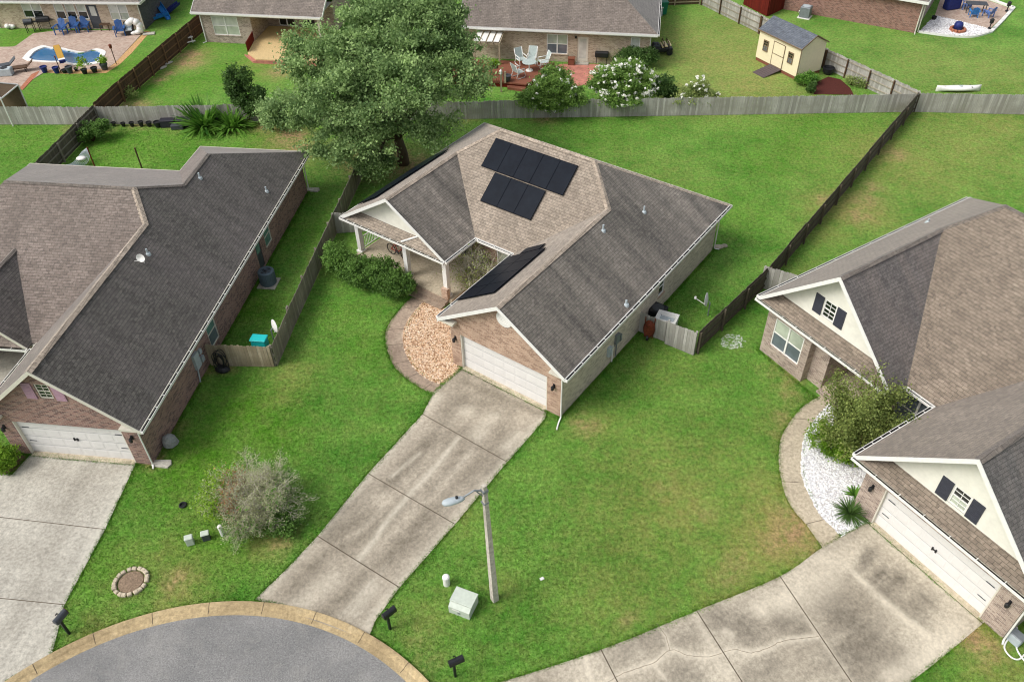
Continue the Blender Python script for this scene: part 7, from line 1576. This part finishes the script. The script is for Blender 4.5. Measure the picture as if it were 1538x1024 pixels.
for x, y, rz, h, lb in [(243, 697, -.1, 'l', 'pale concrete splash block at the left house downspout'), (470, 286, -.1, 'l', 'concrete splash block at the rear corner of the left house')]:
    m = MB(); m.prism([(-.4, -.16), (.35, -.22), (.45, 0), (.35, .22), (-.4, .16)], -.02, .08); o = m.build('splash_block', M['conc_l']); place(o, tuple(G(x, y)), rz); tag(o, lb, 'splash block')
m = MB(); m.cbox(0, 0, .02, .16, .12, .05, bev=.015); o = m.build('paper_scrap', M['white']); place(o, tuple(G(814, 869)), .5); tag(o, 'scrap of white litter on the open lawn', 'litter')
m = MB(); m.blob(0, 0, .06, .3, .2, .1); m.blob(.35, .1, .05, .2, .16, .09); o = m.build('rock_pile', M['conc_r'], smooth=True); place(o, tuple(G(1079, 372))); tag(o, 'tan stones at the rear corner of the centre house', 'rocks')
pp = smooth_line(px((1515, 957), (1508, 972), (1517, 986), (1530, 990), (1545, 978), (1560, 985)), 6); m = MB(); m.tube([(x, y, .03) for x, y in pp], .03, 6); pp = smooth_line(px((1527, 942), (1524, 960), (1528, 978), (1540, 995)), 5); m.tube([(x, y, .035) for x, y in pp], .03, 6); tag(m.build('garden_hose', M['white']), 'white garden hose on the grass in the bottom right corner', 'hose')
o = empty('hose_box', tuple(G(1521, 962)), FR['r'][2], 'grey plastic hose box at the corner of the right garage', 'box'); m = MB(); m.cbox(0, 0, .22, .5, .3, .44, bev=.04); m.build('body', M['pale_grey'], o); m = MB(); m.cbox(0, 0, .46, .54, .34, .06, bev=.02); m.build('lid', M['grey'], o)

# ================================================================== GRASS BLADES
def grass():
    N = 620000
    Y = 12+(1-np.sqrt(RNG.random(N)))*0+RNG.power(1.0, N)*0
    y = np.where(RNG.random(N) < .72, RNG.uniform(9, 34, N), RNG.uniform(34, 58, N)); half = 9+y*.62; x = RNG.uniform(-1, 1, N)*half
    keep = np.ones(N, bool)
    for poly in PAVED:
        P = np.array(poly); c = P.mean(0); q = c+(P-c)*.995
        keep &= ~inside([tuple(a) for a in q], x, y)
    x, y = x[keep], y[keep]
    # denser fringe along the paving edges
    fx, fy = [], []
    for poly in PAVED:
        for (ax, ay), (bx, by) in zip(poly, poly[1:]+poly[:1]):
            if max(ay, by) > 50: continue
            L = math.hypot(bx-ax, by-ay); n_ = int(L*420); t_ = RNG.random(n_); s0 = RNG.uniform(0, 50); amp = .045+.17*np.clip(np.sin(t_*L*2.3+s0)*np.sin(t_*L*5.1+s0*2)+.1, 0, 1); fx.append(ax+(bx-ax)*t_+RNG.normal(size=n_)*amp); fy.append(ay+(by-ay)*t_+RNG.normal(size=n_)*amp)
    fx, fy = np.concatenate(fx), np.concatenate(fy); k = np.ones(len(fx), bool)
    for poly in PAVED: 
        P = np.array(poly); c = P.mean(0); d = P-c; r = np.linalg.norm(d, axis=1)[:, None]; k &= ~inside([tuple(a) for a in c+d*(1-.20/np.maximum(r, .3))], fx, fy)
    x, y = np.concatenate([x, fx[k]]), np.concatenate([y, fy[k]]); n_ = len(x)
    A = patches(x, y); thin = RNG.random(n_) > A[1]*.75; x, y, A = x[thin], y[thin], A[:, thin]; n_ = len(x)
    a = RNG.uniform(0, 6.28, n_); h = RNG.uniform(.03, .085, n_)*(1-.35*A[0]); w_ = RNG.uniform(.008, .017, n_)*(1+np.clip(y-30, 0, 40)*.02); ln = RNG.uniform(.02, .09, n_); b_ = RNG.uniform(0, 6.28, n_)
    V = np.zeros((n_, 3, 3)); V[:, 0] = np.stack([x-w_*np.cos(a), y-w_*np.sin(a), np.full(n_, -.005)], 1); V[:, 1] = np.stack([x+w_*np.cos(a), y+w_*np.sin(a), np.full(n_, -.005)], 1); V[:, 2] = np.stack([x+ln*np.cos(b_), y+ln*np.sin(b_), h], 1)
    me = bpy.data.meshes.new('grass'); me.vertices.add(3*n_); me.vertices.foreach_set('co', V.astype(np.float32).ravel()); me.loops.add(3*n_); me.loops.foreach_set('vertex_index', np.arange(3*n_, dtype=np.int32)); me.polygons.add(n_); me.polygons.foreach_set('loop_start', np.arange(0, 3*n_, 3, dtype=np.int32))
    me.update(calc_edges=True)
    for nm, v in zip(('dry', 'dirt', 'lush'), A): at = me.attributes.new(nm, 'FLOAT', 'FACE'); at.data.foreach_set('value', v.astype(np.float32))
    me.materials.append(M['blade']); o = bpy.data.objects.new('grass', me); COL.objects.link(o); tag(o, 'short green grass blades growing over the lawns', 'grass', None, 'stuff')
grass()
# ------------------------------------------------------------------ light
SUN_EL, SUN_AZ = 49, 250      # elevation; compass-like azimuth measured clockwise from +Y
sd = bpy.data.lights.new('sun', 'SUN'); sd.energy = 1.2; sd.angle = R(26); sd.color = (1.0, .965, .91)
so_ = bpy.data.objects.new('sun', sd); COL.objects.link(so_)
dv = Vector((math.sin(R(SUN_AZ))*math.cos(R(SUN_EL)), math.cos(R(SUN_AZ))*math.cos(R(SUN_EL)), math.sin(R(SUN_EL))))
so_.rotation_euler = dv.to_track_quat('Z', 'Y').to_euler()
wd = bpy.data.worlds.new('World'); scene.world = wd; wd.use_nodes = True
nt = wd.node_tree; sky = nt.nodes.new('ShaderNodeTexSky'); sky.sky_type = 'NISHITA'; sky.sun_disc = False
sky.sun_elevation = R(SUN_EL); sky.sun_rotation = R(SUN_AZ); sky.air_density = 1.0; sky.dust_density = 4.0; sky.ozone_density = .6
hs_ = nt.nodes.new('ShaderNodeHueSaturation'); hs_.inputs['Saturation'].default_value = .38; nt.links.new(sky.outputs[0], hs_.inputs['Color']); nt.links.new(hs_.outputs[0], nt.nodes['Background'].inputs['Color']); nt.nodes['Background'].inputs['Strength'].default_value = .125   # thin cloud cover: a paler sky
vs = scene.view_settings; vs.view_transform = 'Standard'; vs.look = 'None'; vs.exposure = 0.52; vs.gamma = 1.0
scene.cycles.filter_width = 1.1; scene.cycles.max_bounces = 6; scene.cycles.diffuse_bounces = 3; scene.cycles.transparent_max_bounces = 6
